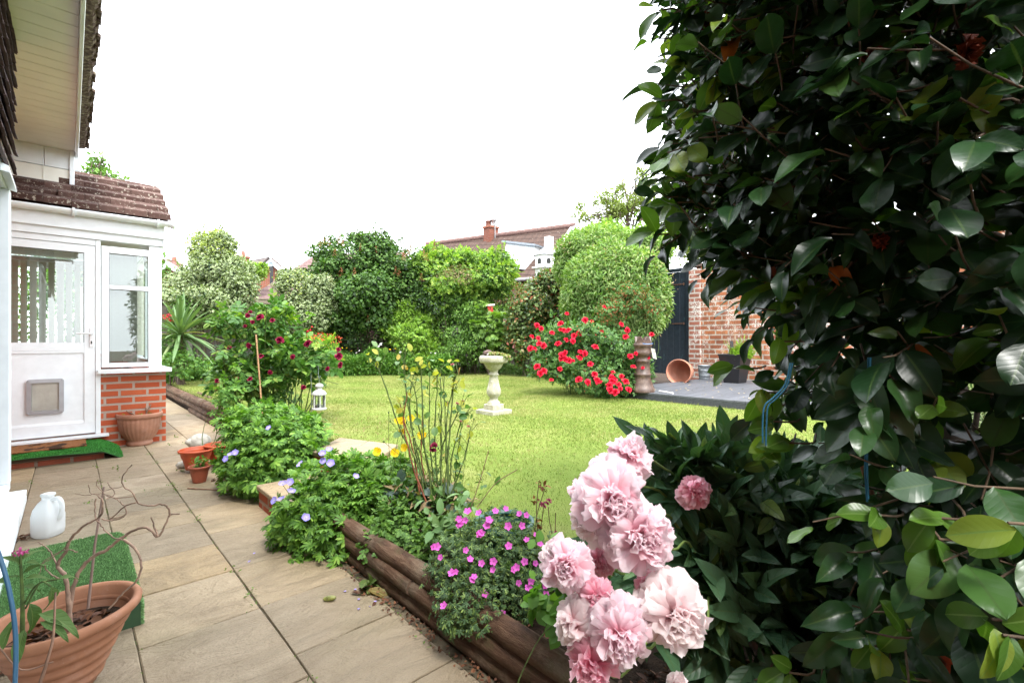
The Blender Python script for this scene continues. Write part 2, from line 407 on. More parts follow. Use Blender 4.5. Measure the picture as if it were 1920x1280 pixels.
BRED = m_brick('red_facing_brick', 'x', .235, .075, (.42, .085, .035), (.50, .12, .05), (.42, .33, .27), off=(.047, .0), stain=.18)
BREDY = m_brick('red_facing_brick_side', 'y', .235, .075, (.42, .085, .035), (.50, .12, .05), (.42, .33, .27), stain=.18)

# ------------------------------------------------------------------ ground, patio, lawn
def m_soil():
    m = NT('soil'); n = m.noise(18, 7, .7); col = m.ramp(n, [(.3, (.018, .012, .008)), (.6, (.06, .038, .024)), (.8, (.12, .075, .05))])
    return m.done(m.pbsdf(col, .95, m.bump(m.noise(40, 6, .7), 1.0, .03), 0, .15))
SOIL = m_soil()
def m_grassground():
    m = NT('lawn_ground'); n = m.noise(1.1, 5, .6); n2 = m.noise(60, 4, .8)
    c = m.ramp(n, [(.3, (.13, .195, .033)), (.5, (.19, .245, .052)), (.7, (.28, .28, .10))])
    c = m.mix(m.math('MULTIPLY', n2, .3), c, (.08, .13, .02)); return m.done(m.pbsdf(c, .9, m.bump(n2, .8, .02), 0, .1))
LAWNG = m_grassground()
g = Geo(); box(g, -60, 90, -60, 120, -.6, -.06); struct('ground', g, SOIL)
# raised garden bed ground (kept behind the log edging and the brick steps)
bed = [(1.06, -6), (30, -6), (30, 40), (1.6, 40), (1.47, 12.5), (1.44, 4.15), (1.44, 2.75), (1.06, 2.75)]
g = Geo(); prism(g, bed, -.05, .14); struct('garden_soil', g, SOIL)
LAWN_POLY = [(1.6, .7), (2.6, .0), (3.4, -.6), (4.2, -1.0), (6.22, -1.0), (6.22, 4.1), (7.3, 5.6), (8.1, 7.0), (8.3, 8.4), (8.2, 10.0), (7.4, 11.2), (6.2, 12.1), (4.6, 12.6), (3.0, 12.8), (1.7, 12.4), (1.55, 12.0), (1.5, 4.6), (1.72, 4.15), (1.96, 3.5), (1.56, 2.95), (1.42, 2.2), (1.40, 1.3)]
g = Geo(); prism(g, LAWN_POLY, .12, .25); struct('lawn', g, LAWNG)
# paving slabs
SAND = m_paving()
def patio():
    g = Geo(); rr = random.Random(3)
    cols = [(-3.2, -.62, None), (-.62, -.22, None), (-.22, .18, [-.4, .2, .9, 1.5, 1.95, 2.47, 3.05, 3.6, 4.4, 5.0, 5.63, 6.2, 6.9]),
            (.18, .585, [-.5, .1, .7, 1.18, 1.62, 2.17, 2.62, 3.03, 3.48, 3.95, 4.42, 4.94, 5.4, 5.88, 6.3, 6.9]),
            (.585, .985, [-.6, .0, .55, 1.1, 1.36, 1.76, 2.18, 2.63, 3.2, 3.75, 4.3, 4.94, 5.36, 5.66, 6.2, 6.75, 7.3, 7.8, 8.5, 9.1, 9.7, 10.3, 11, 11.7, 12.4]),
            (.985, 1.4, [3.4, 4.0, 4.6, 5.2, 5.66, 6.2, 6.8, 7.5, 8.1, 8.8, 9.4, 10, 10.8, 11.5, 12.4])]
    for x0, x1, ys in cols:
        if ys is None: ys = [-3 + .6 * k for k in range(16)]
        for a, b in zip(ys[:-1], ys[1:]):
            j = .0025; dz = rr.uniform(-.0015, .0015); q = [x0 + j, x1 - j, a + j, b - j]; e = .003
            # slab with a worn edge: low rim, higher top, slightly irregular corners
            nx, ny = 5, 5; V = []
            for yi in range(ny + 1):
                for xi in range(nx + 1):
                    x = q[0] + (q[1] - q[0]) * xi / nx; y = q[2] + (q[3] - q[2]) * yi / ny; edge = xi in (0, nx) or yi in (0, ny)
                    if edge: x += rr.uniform(-.002, .002); y += rr.uniform(-.002, .002)
                    V.append((x, y, dz - (.0035 if edge else 0)))
            F = [(yi * (nx + 1) + xi, yi * (nx + 1) + xi + 1, (yi + 1) * (nx + 1) + xi + 1, (yi + 1) * (nx + 1) + xi) for yi in range(ny) for xi in range(nx)]
            # push inner ring close to the edge so that the top is flat
            for yi in range(ny + 1):
                for xi in range(nx + 1):
                    k = yi * (nx + 1) + xi; x, y, z = V[k]
                    if xi == 1: x = q[0] + e
                    if xi == nx - 1: x = q[1] - e
                    if yi == 1: y = q[2] + e
                    if yi == ny - 1: y = q[3] - e
                    V[k] = (x, y, z)
            rim = [xi for xi in range(nx + 1)] + [(yi + 1) * (nx + 1) - 1 for yi in range(1, ny + 1)] + [ny * (nx + 1) + xi for xi in range(nx - 1, -1, -1)] + [yi * (nx + 1) for yi in range(ny - 1, 0, -1)]
            n0 = len(V); V += [(V[k][0], V[k][1], -.045) for k in rim]; m = len(rim)
            F += [(rim[(i + 1) % m], rim[i], n0 + i, n0 + (i + 1) % m) for i in range(m)]
            g.add(V, F, 0, smooth=False)
    struct('patio', g, SAND)
    m = NT('joint_sand'); n = m.noise(25, 5); c = m.ramp(n, [(.35, (.06, .05, .032)), (.65, (.15, .12, .08))])
    g = Geo(); box(g, -3.2, 1.4, -3, 12.4, -.055, -.0065); struct('joint_sand', g, m.done(m.pbsdf(c, .9, None, 0, .1)))
patio()
def grass_mat():
    m = NT('grass_blades'); n = m.noise(1.3, 5, .6); n2 = m.noise(7, 3)
    c = m.ramp(m.rnd(), [(0, (.13, .20, .033)), (.45, (.19, .265, .047)), (.8, (.26, .315, .07)), (1, (.38, .38, .14))])
    d = m.ramp(m.rnd(), [(0, (.26, .285, .075)), (.6, (.36, .345, .12)), (1, (.47, .42, .20))])
    f = m.ramp(m.math('ADD', m.math('MULTIPLY', n, .75), m.math('MULTIPLY', n2, .25)), [(.44, (0, 0, 0)), (.6, (1, 1, 1))])
    col = m.mix(m.math('MULTIPLY', f, .75), c, d); p = m.pbsdf(col, .5, None, 0, .3); t = m.n('ShaderNodeBsdfTranslucent'); m.l(col, t.inputs[0])
    s = m.n('ShaderNodeMixShader'); s.inputs[0].default_value = .4; m.l(p, s.inputs[1]); m.l(t.outputs[0], s.inputs[2]); return m.done(s.outputs[0])
GRASSM = grass_mat()
def grass():
    g = Geo()
    bp = np.array([(-.5, 0, 0), (.5, 0, 0), (.35, .5, .12), (-.35, .5, .12), (0, 1, .45)]); 
    V = bp * np.array([.12, 1, 1]); F = np.array([(0, 1, 2, 3)]); F2 = [(3, 2, 4)]
    def lay(n, cond, size, wmul):
        x = RNG.uniform(1.38, 8.4, n * 3); y = RNG.uniform(-1, 12.9, n * 3); k = inpoly(x, y, LAWN_POLY)
        p = np.stack([x, y, np.full(len(x), .249)], 1)[k]; d = np.hypot(p[:, 0], p[:, 1]); u, v, _ = proj(p)
        kk = (RNG.random(len(p)) < cond(d)) & (u > -100) & (u < 2100); p = p[kk]; d = d[kk]; m = len(p)
        az = RNG.random(m) * 6.283; lean = RNG.uniform(.1, .9, m); gd = np.stack([np.cos(az) * lean, np.sin(az) * lean, np.ones(m)], 1)
        s = size * RNG.uniform(.5, 1.3, m); patch = np.array([noise.noise(Vector((q[0], q[1], 0)) * .9) for q in p]); s *= 1 + .5 * patch
        R = frames(gd, rdir(m)); VV = V * np.array([wmul, 1, 1])
        g.add(np.concatenate([(np.einsum('nij,vj->nvi', R, VV) * s[:, None, None] + p[:, None, :]).reshape(-1, 3)]), (F[None] + (np.arange(m) * 5)[:, None, None]).reshape(-1, 4))
        g.F.append((np.array(F2)[None] + (np.arange(m) * 5)[:, None, None]).reshape(-1, 3) + g.n - 5 * m); g.M.append(np.zeros(m)); g.S.append(np.ones(m, bool))
    lay(260000, lambda d: np.clip(1.15 - d / 5.0, 0, 1), .0155, 1.5)
    lay(170000, lambda d: np.clip((d - 2.5) / 3, 0, 1) * np.clip(1.6 - d / 12, .3, 1), .018, 3.2)
    # longer uncut tufts along the edges of the lawn
    e = LAWN_POLY; pp = []
    for i in range(len(e)):
        a, b = np.array(e[i]), np.array(e[(i + 1) % len(e)]); L = np.linalg.norm(b - a); n = int(L * 350); t = RNG.random(n)
        q = a + (b - a) * t[:, None] + RNG.normal(size=(n, 2)) * .03; pp.append(q)
    pp = np.concatenate(pp); p = np.concatenate([pp, np.full((len(pp), 1), .24)], 1); m = len(p); az = RNG.random(m) * 6.283
    gd = np.stack([np.cos(az) * .5, np.sin(az) * .5, np.ones(m)], 1); R = frames(gd, rdir(m)); s = RNG.uniform(.02, .055, m)
    g.add((np.einsum('nij,vj->nvi', R, V) * s[:, None, None] + p[:, None, :]).reshape(-1, 3), (F[None] + (np.arange(m) * 5)[:, None, None]).reshape(-1, 4))
    g.F.append((np.array(F2)[None] + (np.arange(m) * 5)[:, None, None]).reshape(-1, 3) + g.n - 5 * m); g.M.append(np.zeros(m)); g.S.append(np.ones(m, bool))
    o = obj('grass', g, GRASSM); tag(o, 'short sunlit lawn grass with straw coloured dry patches', 'grass', kind='stuff')
grass()

# ------------------------------------------------------------------ porch
YP = 6.48
def porch():
    t = thing('porch', 'white framed brick based porch with tiled roof at the end of the patio', 'porch', (.2, 7.2, 0))
    g = Geo()   # plinth walls (front right of the door, under the door, right side, rear)
    box(g, .238, .787, YP + .03, YP + .25, -.05, .79); obj('wall', g, BRED, t)
    g = Geo(); box(g, -.75, .236, YP + .035, YP + .25, -.05, .135); obj('wall', g, BRED, t)
    g = Geo(); box(g, .567, .785, YP + .252, 8.3, -.05, .79); obj('wall', g, BREDY, t)
    g = Geo(); box(g, -.75, .565, 8.08, 8.3, -.05, .95); obj('wall', g, BRED, t)
    g = Geo(); box(g, -.75, .8, YP + .26, 8.07, .05, .1); obj('interior_floor', g, plain('porch_floor_tile', (.3, .25, .2)), t)
    # upper frame: corner post, side glazing, ceiling
    g = Geo(); box(g, .634, .744, YP, YP + .1, .82, 2.15); box(g, .672, .742, YP + .102, 8.3, .82, .9); box(g, .672, .742, YP + .102, 8.3, 2.05, 2.15)
    for y in (7.3, 8.24): box(g, .675, .739, y, y + .06, .902, 2.048)
    box(g, -.75, .67, 8.24, 8.3, .95, 1.03); box(g, -.75, .67, 8.24, 8.3, 2.02, 2.15)
    for x in (-.1,): box(g, x, x + .05, 8.242, 8.298, 1.032, 2.018)
    obj('frame_post', g, UPVC, t, bevel=.004)
    g = Geo(); box(g, -.75, .66, YP + .11, 8.23, 2.152, 2.2); obj('ceiling', g, UPVC, t)
    # front window
    w = Geo(); x0, x1 = .242, .633
    box(w, x0, .303, YP + .005, YP + .075, .84, 2.1); box(w, .6275, x1, YP + .005, YP + .075, .84, 2.1)
    box(w, .304, .6265, YP + .005, YP + .075, .84, .885); box(w, .304, .6265, YP + .005, YP + .075, 2.03, 2.1)
    box(w, .304, .6265, YP, YP + .075, 1.655, 1.70)
    wo = obj('window', w, UPVC, t, bevel=.005)
    for a, b in ((.886, 1.654), (1.701, 2.029)):
        q = Geo(); box(q, .304, .6265, YP + .03, YP + .036, a, b); obj('pane', q, GLASS, wo)
        q = Geo()
        for xx in (.304, .6235): box(q, xx, xx + .003, YP + .018, YP + .029, a, b)
        for zz in (a, b - .003): box(q, .3072, .6233, YP + .018, YP + .029, zz, zz + .003)
        obj('seal', q, BLACKP, wo)
    q = Geo(); box(q, .21, .83, YP - .06, YP + .004, .792, .822); hexa(q, [(.21, YP - .06, .778), (.83, YP - .06, .778), (.83, YP - .05, .778), (.21, YP - .05, .778), (.21, YP - .06, .79), (.83, YP - .06, .79), (.83, YP - .05, .79), (.21, YP - .05, .79)])
    box(q, .788, .83, YP + .005, 8.3, .792, .82); obj('window_sill', q, UPVC, t, bevel=.004)
    m = NT('roller_blind'); s = m.n('ShaderNodeTexBrick'); s.inputs['Scale'].default_value = 90; s.inputs['Color1'].default_value = (.42, .40, .33, 1); s.inputs['Color2'].default_value = (.45, .43, .36, 1); s.inputs['Mortar'].default_value = (.36, .33, .27, 1)
    m.l(m.pos(), s.inputs[0]); BL = m.done(m.pbsdf(s.outputs[0], .8))
    q = Geo(); box(q, .26, .545, YP + .16, YP + .163, .9, 2.04); tube(q, [(.26, YP + .162, .9), (.545, YP + .162, .9)], .008, 8); obj('roller_blind', q, BL, t)
    # head board / fascia / gutter
    q = Geo(); box(q, -.75, .752, YP - .02, YP + .11, 2.152, 2.30); box(q, -.75, .765, YP - .045, YP - .021, 2.235, 2.40); box(q, -.75, .77, YP - .05, YP - .046, 2.228, 2.25); obj('fascia', q, UPVC, t, bevel=.003)
    q = Geo(); box(q, .745, .767, YP - .02, 8.3, 2.152, 2.40); obj('fascia', q, UPVC, t)
    q = Geo(); prof = [(math.cos(a) * .055, math.sin(a) * .05) for a in np.linspace(math.pi, 2 * math.pi, 10)]
    V = [(x, YP - .105 + c, 2.405 + s_) for x in (-.75, .835) for c, s_ in prof] + [(x, YP - .105 + c * .9, 2.405 + s_ * .88) for x in (-.75, .835) for c, s_ in prof]
    F = [(i, i + 1, 10 + i + 1, 10 + i) for i in range(9)] + [(20 + i + 1, 20 + i, 30 + i, 30 + i + 1) for i in range(9)] + [(0, 10, 30, 20), (9, 29, 39, 19)]
    q.add(V, F); V = [(.836, YP - .105, 2.41)] + [(.836, YP - .105 + c * 1.05, 2.405 + s_ * 1.08) for c, s_ in prof]
    lathe(q, [(0, 0), (.058, 0), (.058, .035), (0, .035)], 16, (.815, YP - .105, 2.4), M=Matrix.Rotation(math.pi / 2, 3, 'Y')); gut = obj('gutter', q, UPVC, t)
    for x in (.02, .69):
        b = Geo(); 
        for a0, a1 in zip(np.linspace(math.pi * .95, 2.05 * math.pi, 9)[:-1], np.linspace(math.pi * .95, 2.05 * math.pi, 9)[1:]):
            p4 = [(YP - .105 + math.cos(a) * r_, 2.405 + math.sin(a) * r_) for a in (a0, a1) for r_ in (.058, .066)]
            hexa(b, [(x, p4[0][0], p4[0][1]), (x + .02, p4[0][0], p4[0][1]), (x + .02, p4[2][0], p4[2][1]), (x, p4[2][0], p4[2][1]), (x, p4[1][0], p4[1][1]), (x + .02, p4[1][0], p4[1][1]), (x + .02, p4[3][0], p4[3][1]), (x, p4[3][0], p4[3][1])])
        obj('bracket', b, UPVC, gut)
    # tiled roof, courses of single tiles
    TM = NT('old_roof_tile'); c = TM.ramp(TM.rnd(), [(0, (.045, .022, .018)), (.5, (.08, .042, .034)), (1, (.115, .068, .056))]); n = TM.noise(22, 6, .7)
    c = TM.mix(TM.math('MULTIPLY', TM.ramp(n, [(.46, (0, 0, 0)), (.62, (1, 1, 1))]), .55), c, (.07, .045, .035)); n4 = TM.noise(30, 4, .8)
    c = TM.mix(TM.ramp(n4, [(.58, (0, 0, 0)), (.62, (.75, .75, .75))]), c, (.48, .44, .36)); TM_ = TM.done(TM.pbsdf(c, .9, TM.bump(n, .7, .006), 0, .2))
    global OLD_TILE; OLD_TILE = TM_
    q = Geo(); sl_ = .6; rr = random.Random(5); rows = 5; dv = .19
    for r in range(rows):
        y0 = YP - .13 + r * dv; z0 = 2.42 + r * dv * sl_
        for k in range(9):
            w = .2; xx = .815 - (k + 1) * w + (.1 if r % 2 else 0)
            xa, xb = max(xx, -.75), min(xx + w - .0015, .815)
            if xb - xa < .02: continue
            dz = rr.uniform(0, .013); ln = dv * 1.3; th = .062; yj = rr.uniform(-.016, .012)
            hexa(q, [(xa, y0 + yj, z0 + dz), (xb, y0 + yj, z0 + dz), (xb, y0 + ln, z0 + ln * sl_ - .03), (xa, y0 + ln, z0 + ln * sl_ - .03),
                     (xa, y0 + yj, z0 + th + dz), (xb, y0 + yj, z0 + th + dz), (xb, y0 + ln, z0 + ln * sl_ + .008), (xa, y0 + ln, z0 + ln * sl_ + .008)])
    rf = obj('roof', q, TM_, t, bevel=.004)
    yr = YP - .13 + rows * dv; zr = 2.42 + rows * dv * sl_
    q = Geo(); tube(q, [(-.75, yr + .03, zr - .01), (-.2, yr + .03, zr), (.3, yr + .03, zr - .005), (.79, yr + .03, zr - .012)], .055, 10, wob=.1); obj('ridge_tile', q, TM_, rf)
    q = Geo(); hexa(q, [(-.75, YP - .1, 2.38), (.8, YP - .1, 2.38), (.8, yr, zr - .05), (-.75, yr, zr - .05), (-.75, YP - .1, 2.40), (.8, YP - .1, 2.40), (.8, yr, zr - .03), (-.75, yr, zr - .03)])
    prism_ = [(YP - .1, 2.40), (yr, zr - .04), (8.3, 2.40)]
    q.add([(x, y, z) for x in (.75, .79) for y, z in prism_], [(0, 1, 2), (5, 4, 3), (0, 3, 4, 1), (1, 4, 5, 2), (0, 2, 5, 3)], smooth=False)
    hexa(q, [(-.75, yr, zr - .05), (.79, yr, zr - .05), (.79, 8.4, 2.35), (-.75, 8.4, 2.35), (-.75, yr, zr - .02), (.79, yr, zr - .02), (.79, 8.4, 2.38), (-.75, 8.4, 2.38)])
    obj('roof_deck', q, PLUM, t)
    # door
    q = Geo(); xa, xb = -.70, .236
    box(q, .195, xb, YP, YP + .08, .165, 2.15); box(q, xa, .194, YP, YP + .08, 2.09, 2.15); obj('door_frame', q, UPVC, t, bevel=.004)
    q = Geo(); box(q, -.66, .192, YP + .008, YP + .06, .18, .29); box(q, .11, .192, YP + .008, YP + .06, .291, 2.085); box(q, -.66, .109, YP + .008, YP + .06, 2.01, 2.085)
    box(q, -.66, .109, YP + .008, YP + .06, 1.02, 1.10); box(q, -.66, .109, YP + .022, YP + .05, .291, 1.019)
    # bevelled inner mouldings
    for z0, z1, s_ in ((.291, .315, 1), (.995, 1.019, -1)):
        hexa(q, [(-.66, YP + .01, z0), (.109, YP + .01, z0), (.109, YP + .021, z0), (-.66, YP + .021, z0), (-.66, YP + (.01 if s_ < 0 else .02), z1), (.109, YP + (.01 if s_ < 0 else .02), z1), (.109, YP + .021, z1), (-.66, YP + .021, z1)])
    door = obj('door', q, UPVC, t, bevel=.004)
    q = Geo(); box(q, -.66, .109, YP + .03, YP + .036, 1.101, 2.009); obj('pane', q, GLASS, door)
    q = Geo(); box(q, .106, .1095, YP + .012, YP + .028, 1.101, 2.009); box(q, -.66, .1055, YP + .012, YP + .028, 2.006, 2.0095); obj('seal', q, BLACKP, door)
    q = Geo(); tube(q, crv([(.165, YP - .005, 1.19), (.165, YP - .045, 1.19), (.12, YP - .05, 1.19), (.05, YP - .05, 1.19)], 4), .009, 8); box(q, .15, .18, YP - .006, YP + .007, 1.05, 1.25); obj('handle', q, plain('white_handle', (.8, .8, .8), .25, bump=.0), door, bevel=.004)
    q = Geo(); box(q, .160, .170, YP - .010, YP - .0065, 1.085, 1.115); obj('keyhole', q, BLACKP, door)
    CF = plain('grey_plastic', (.36, .36, .37), .4, var=.05, bump=.03)
    def px2x(px): k = (px - 960) / FOC; return YP * (FW[0] + RT[0] * k) / (FW[1] + RT[1] * k)
    fa, fb = px2x(49), px2x(120); z0, z1 = .405, .745
    def rr_rect(x0, x1, z0, z1, r, n=5):
        o = []
        for cx_, cz_, a0 in ((x1 - r, z1 - r, 0), (x0 + r, z1 - r, 90), (x0 + r, z0 + r, 180), (x1 - r, z0 + r, 270)):
            for k in range(n): a = math.radians(a0 + 90 * k / (n - 1)); o.append((cx_ + r * math.cos(a), cz_ + r * math.sin(a)))
        return o
    q = Geo(); A = rr_rect(fa, fb, z0, z1, .025); B = rr_rect(fa + .035, fb - .035, z0 + .035, z1 - .035, .012); n = len(A)
    V = [(x, YP - .008, z) for x, z in A] + [(x, YP - .014, z) for x, z in B] + [(x, YP + .022, z) for x, z in A] + [(x, YP + .022, z) for x, z in B]
    F = []
    for i in range(n):
        j = (i + 1) % n; F += [(i, n + i, n + j, j), (2 * n + i, i, j, 2 * n + j), (n + i, 3 * n + i, 3 * n + j, n + j)]
    q.add(V, F, smooth=False)
    for x, z in ((fa + .014, z0 + .014), (fb - .014, z0 + .014), (fa + .014, z1 - .014), (fb - .014, z1 - .014)): lathe(q, [(.005, 0), (.005, .004), (0, .004)], 8, (x, YP - .0135, z), M=Matrix.Rotation(math.pi / 2, 3, 'X'))
    cf = obj('cat_flap', q, CF, door)
    q = Geo(); box(q, fa + .036, fb - .036, YP + .006, YP + .012, z0 + .036, z1 - .036); obj('flap', q, plain('smoky_flap', (.42, .40, .34), .2, var=.12, scale=8), cf)
    q = Geo(); box(q, -.75, .30, YP - .07, YP + .03, .137, .163); obj('door_sill', q, UPVC, t, bevel=.005)
    # vertical slat blinds before the rear window and before the side window
    VB = plain('vertical_blind_slat', (.62, .60, .52), .8, var=.03)
    for k in range(20):
        xx = -.86 + k * .078; q = Geo(); a = .6 + .12 * math.sin(k * 2.3); dx, dy = .035 * math.cos(a), .035 * math.sin(a)
        slab(q, [(xx - dx, 8.0 - dy, 1.0), (xx + dx, 8.0 + dy, 1.0), (xx + dx, 8.0 + dy, 2.06), (xx - dx, 8.0 - dy, 2.06)], .0015); obj('blind_slat', q, VB, t)
    for k in range(12):
        yy = 6.9 + k * .09; q = Geo(); slab(q, [(.60, yy - .035, .95), (.63, yy + .02, .95), (.63, yy + .02, 2.05), (.60, yy - .035, 2.05)], .0015); obj('blind_slat', q, VB, t)
    q = Geo(); box(q, -.75, .6, 7.96, 8.03, 2.062, 2.10); obj('blind_rail', q, UPVC, t)
porch()

# ------------------------------------------------------------------ house on the left (wall, bay with patio door, eaves)
def house():
    t = thing('house', 'house wall on the left with cream soffit, plum tile hanging and white patio door', 'house', (-1.0, 2, 0))
    g = Geo(); box(g, -1.0, -.76, -4, 8.4, -.05, 3.13); obj('wall', g, BREDY, t)
    g = Geo()     # bay: brick cheek below and above the patio door frame
    box(g, -.75, -.40, 4.3, 4.56, -.05, 2.2); box(g, -.75, -.42, -3.5, 4.299, 2.16, 3.12); box(g, -.75, -.42, -3.5, -.3, -.05, 2.16); obj('bay_wall', g, BREDY, t)
    # soffit of narrow boards running out from the wall
    g = Geo(); y = -3.5; rr = random.Random(2)
    while y < 6.88: box(g, -.75, .045, y, y + .145, 3.13, 3.145); y += .15
    box(g, -.755, -.52, -3.5, 6.89, 3.115, 3.1285); obj('soffit', g, CREAM, t, bevel=.004)
    g = Geo(); box(g, .046, .07, -3.5, 6.95, 3.08, 3.26); obj('fascia', g, UPVC, t, bevel=.004)
    # stepped cladding end of the eaves above the porch roof
    g = Geo()
    for x in (-.75, -.47, -.19): box(g, x, x + .275, 6.9, 6.93, 2.93, 3.129)
    box(g, .0, .04, 6.88, 6.94, 2.72, 3.129); obj('cladding', g, UPVC, t, bevel=.004)
    g = Geo(); box(g, -.75, -.002, 6.932, 6.95, 2.60, 3.129); box(g, -.75, -.002, 6.905, 6.925, 2.70, 2.925)
    for x in (-.45, -.2): box(g, x, x + .01, 6.9, 6.904, 2.70, 2.92)
    obj('flashing', g, CREAM, t)
    # roof edge: overhanging tiles seen from below, mortar bedding
    MT = NT('mossy_tile_edge'); n = MT.noise(28, 6, .7); c = MT.ramp(n, [(.35, (.03, .022, .018)), (.5, (.10, .065, .05)), (.62, (.2, .17, .12)), (.75, (.34, .3, .2))]); MT_ = MT.done(MT.pbsdf(c, .95, MT.bump(n, 1.0, .01), 0, .15))
    g = Geo(); y = -3.5; rr = random.Random(8)
    while y < 6.95:
        w = .165 + rr.uniform(-.004, .004); xo = .15 + rr.uniform(-.012, .014); dz = rr.uniform(-.006, .006)
        for q_ in range(3):
            ya, yb = y + w * q_ / 3, y + w * (q_ + 1) / 3 - (.005 if q_ == 2 else 0); zz = dz + (.016 if q_ == 1 else 0)
            hexa(g, [(-.8, ya, 3.66 + zz), (xo, ya, 3.235 + zz), (xo, yb, 3.235 + zz), (-.8, yb, 3.66 + zz), (-.8, ya, 3.685 + zz), (xo, ya, 3.26 + zz), (xo, yb, 3.26 + zz), (-.8, yb, 3.685 + zz)])
        y += w
    obj('roof', g, [MT_], t, bevel=.003)
    g = Geo()
    V = []; k = 0; y = -3.5
    while y < 6.95:
        a = .03 * noise.noise(Vector((y * 9, 0, 0))); hexa(g, [(.071, y, 3.2), (.118 + a, y, 3.21), (.118 + a, y + .08, 3.21), (.071, y + .08, 3.2), (.071, y, 3.25), (.135 + a, y, 3.238), (.135 + a, y + .08, 3.238), (.071, y + .08, 3.25)]); y += .08
    obj('mortar_bedding', g, MT_, t)
    # tile hanging above the door: lapped courses
    g = Geo(); z = 2.12; r = 0
    while z < 3.1:
        y = -3.5 + (.085 if r % 2 else 0)
        while y < 4.6:
            w = min(.168, 4.62 - y); dx = random.uniform(0, .008); tl = random.uniform(-.006, .006)
            hexa(g, [(-.275 + dx, y, z + tl), (-.257 + dx, y, z - .004 + tl), (-.257 + dx, y + w, z - .004 - tl), (-.275 + dx, y + w, z - tl), (-.33, y, z + .2), (-.31, y, z + .2), (-.31, y + w, z + .2), (-.33, y + w, z + .2)]); y += .172
        z += .115; r += 1
    obj('tile_hanging', g, plain('dark_plum_tile', (.085, .05, .052), .75, var=.3, scale=20, bump=.5), t, bevel=.003)
    g = Geo(); box(g, -.41, -.33, -3.5, 4.55, 2.2, 3.11); obj('bay_backing', g, PLUM, t)
    # patio door in the bay
    g = Geo(); box(g, -.37, -.285, 4.42, 4.55, .14, 2.16); box(g, -.37, -.285, -.3, 4.419, 2.06, 2.16); box(g, -.37, -.285, -.3, 4.419, .14, .22)
    for y in (.8, 2.2, 3.6): box(g, -.37, -.29, y, y + .09, .221, 2.059)
    box(g, -.36, -.272, 4.31, 4.40, .221, 2.059)
    pd = obj('patio_door', g, UPVC, t, bevel=.006)
    g = Geo(); box(g, -.34, -.334, -.21, 4.30, .222, 2.058); obj('pane', g, m_glass('dark_glass', (.25, .3, .3)), pd)
    g = Geo(); box(g, -.43, -.205, -.3, 4.47, .105, .138); box(g, -.225, -.205, -.3, 4.47, .06, .104); obj('door_sill', g, UPVC, t, bevel=.006)
    g = Geo(); box(g, -.43, -.23, -.3, 4.45, -.05, .104); obj('bay_base', g, BREDY, t)
    g = Geo(); box(g, -.28, -.262, 4.28, 4.40, 2.085, 2.11); hexa(g, [(-.284, 3.9, 2.07), (-.245, 3.9, 2.06), (-.245, 4.38, 2.06), (-.284, 4.38, 2.07), (-.284, 3.9, 2.115), (-.25, 3.9, 2.10), (-.25, 4.38, 2.10), (-.284, 4.38, 2.115)]); obj('trickle_vent', g, UPVC, pd, bevel=.003)
    g = Geo(); box(g, -3.4, -1.01, -4, 8.4, -.05, 3.6); box(g, -1.4, -1.01, -4, 8.4, 3.6, 3.75); obj('house_body', g, BREDY, t)
house()
# ------------------------------------------------------------------ log edging and brick steps
def m_log():
    m = NT('weathered_log'); m.uv(); v = m.n('ShaderNodeMapping'); v.inputs['Scale'].default_value = (6, 1.2, 6); m.l(m.pos(), v.inputs[0])
    n = m.noise(5, 7, .65, v.outputs[0], .5); c = m.ramp(n, [(.3, (.035, .018, .011)), (.5, (.085, .046, .027)), (.7, (.15, .095, .06))])
    n2 = m.noise(4, 5, .7); c = m.mix(m.ramp(n2, [(.5, (0, 0, 0)), (.72, (.6, .6, .6))]), c, (.20, .17, .12))
    n3 = m.noise(9, 5, .7); c = m.mix(m.math('MULTIPLY', m.ramp(n3, [(.55, (0, 0, 0)), (.7, (1, 1, 1))]), .5), c, (.04, .055, .015))
    return m.done(m.pbsdf(c, .85, m.bump(m.math('ADD', n, m.math('MULTIPLY', m.noise(3, 8, .8, v.outputs[0]), .8)), 1.0, .012), 0, .2))
LOG = m_log(); SAWN = plain('sawn_log_end', (.16, .10, .065), .9, var=.3, scale=30)
def log_stack(label, x, ys, zs, xs, rad, group='log edging of the raised bed'):
    t = thing('log_edging', label, 'log edging', (x, (ys[0][0] + ys[0][-1]) / 2, 0), group)
    for (z, dx, r, cuts) in zip(zs, xs, rad, ys):
        for a, b in zip(cuts[:-1], cuts[1:]):
            n = max(4, int((b - a) / .12)); yy = np.linspace(a + .006, b - .006, n); sd = random.random() * 50
            pts = [(x + dx + .012 * noise.noise(Vector((y * .9, sd, 0))), y, z + .008 * noise.noise(Vector((y * .8, 0, sd)))) for y in yy]
            g = Geo(); rr = [r * (1 + .07 * noise.noise(Vector((y * 2.5, sd, 5)))) for y in yy]; rr[0] *= .96; rr[-1] *= .96
            tube(g, pts, rr, 20, 0, cap=False)
            V = g.V[0]; g.add(V[:20], [tuple(range(19, -1, -1))], 1, smooth=False); g.add(V[-20:], [tuple(range(20))], 1, smooth=False)
            obj('log', g, [LOG, SAWN], t)
    return t
log_stack('three weathered brown logs stacked along the patio below the pink flowers', 1.0, [[-1.5, .78, 2.5], [-1.5, .3, 1.72, 2.5], [-1.5, 1.28, 2.78]], [.025, .09, .152], [.055, .05, .062], [.038, .038, .041])
log_stack('stacked logs edging the far lawn beside the porch corner', 1.38, [[4.25, 6.2, 9.0], [4.25, 7.6, 10.6, 12.2], [4.25, 8.0, 12.25]], [.03, .105, .20], [.03, .045, .05], [.04, .05, .062])
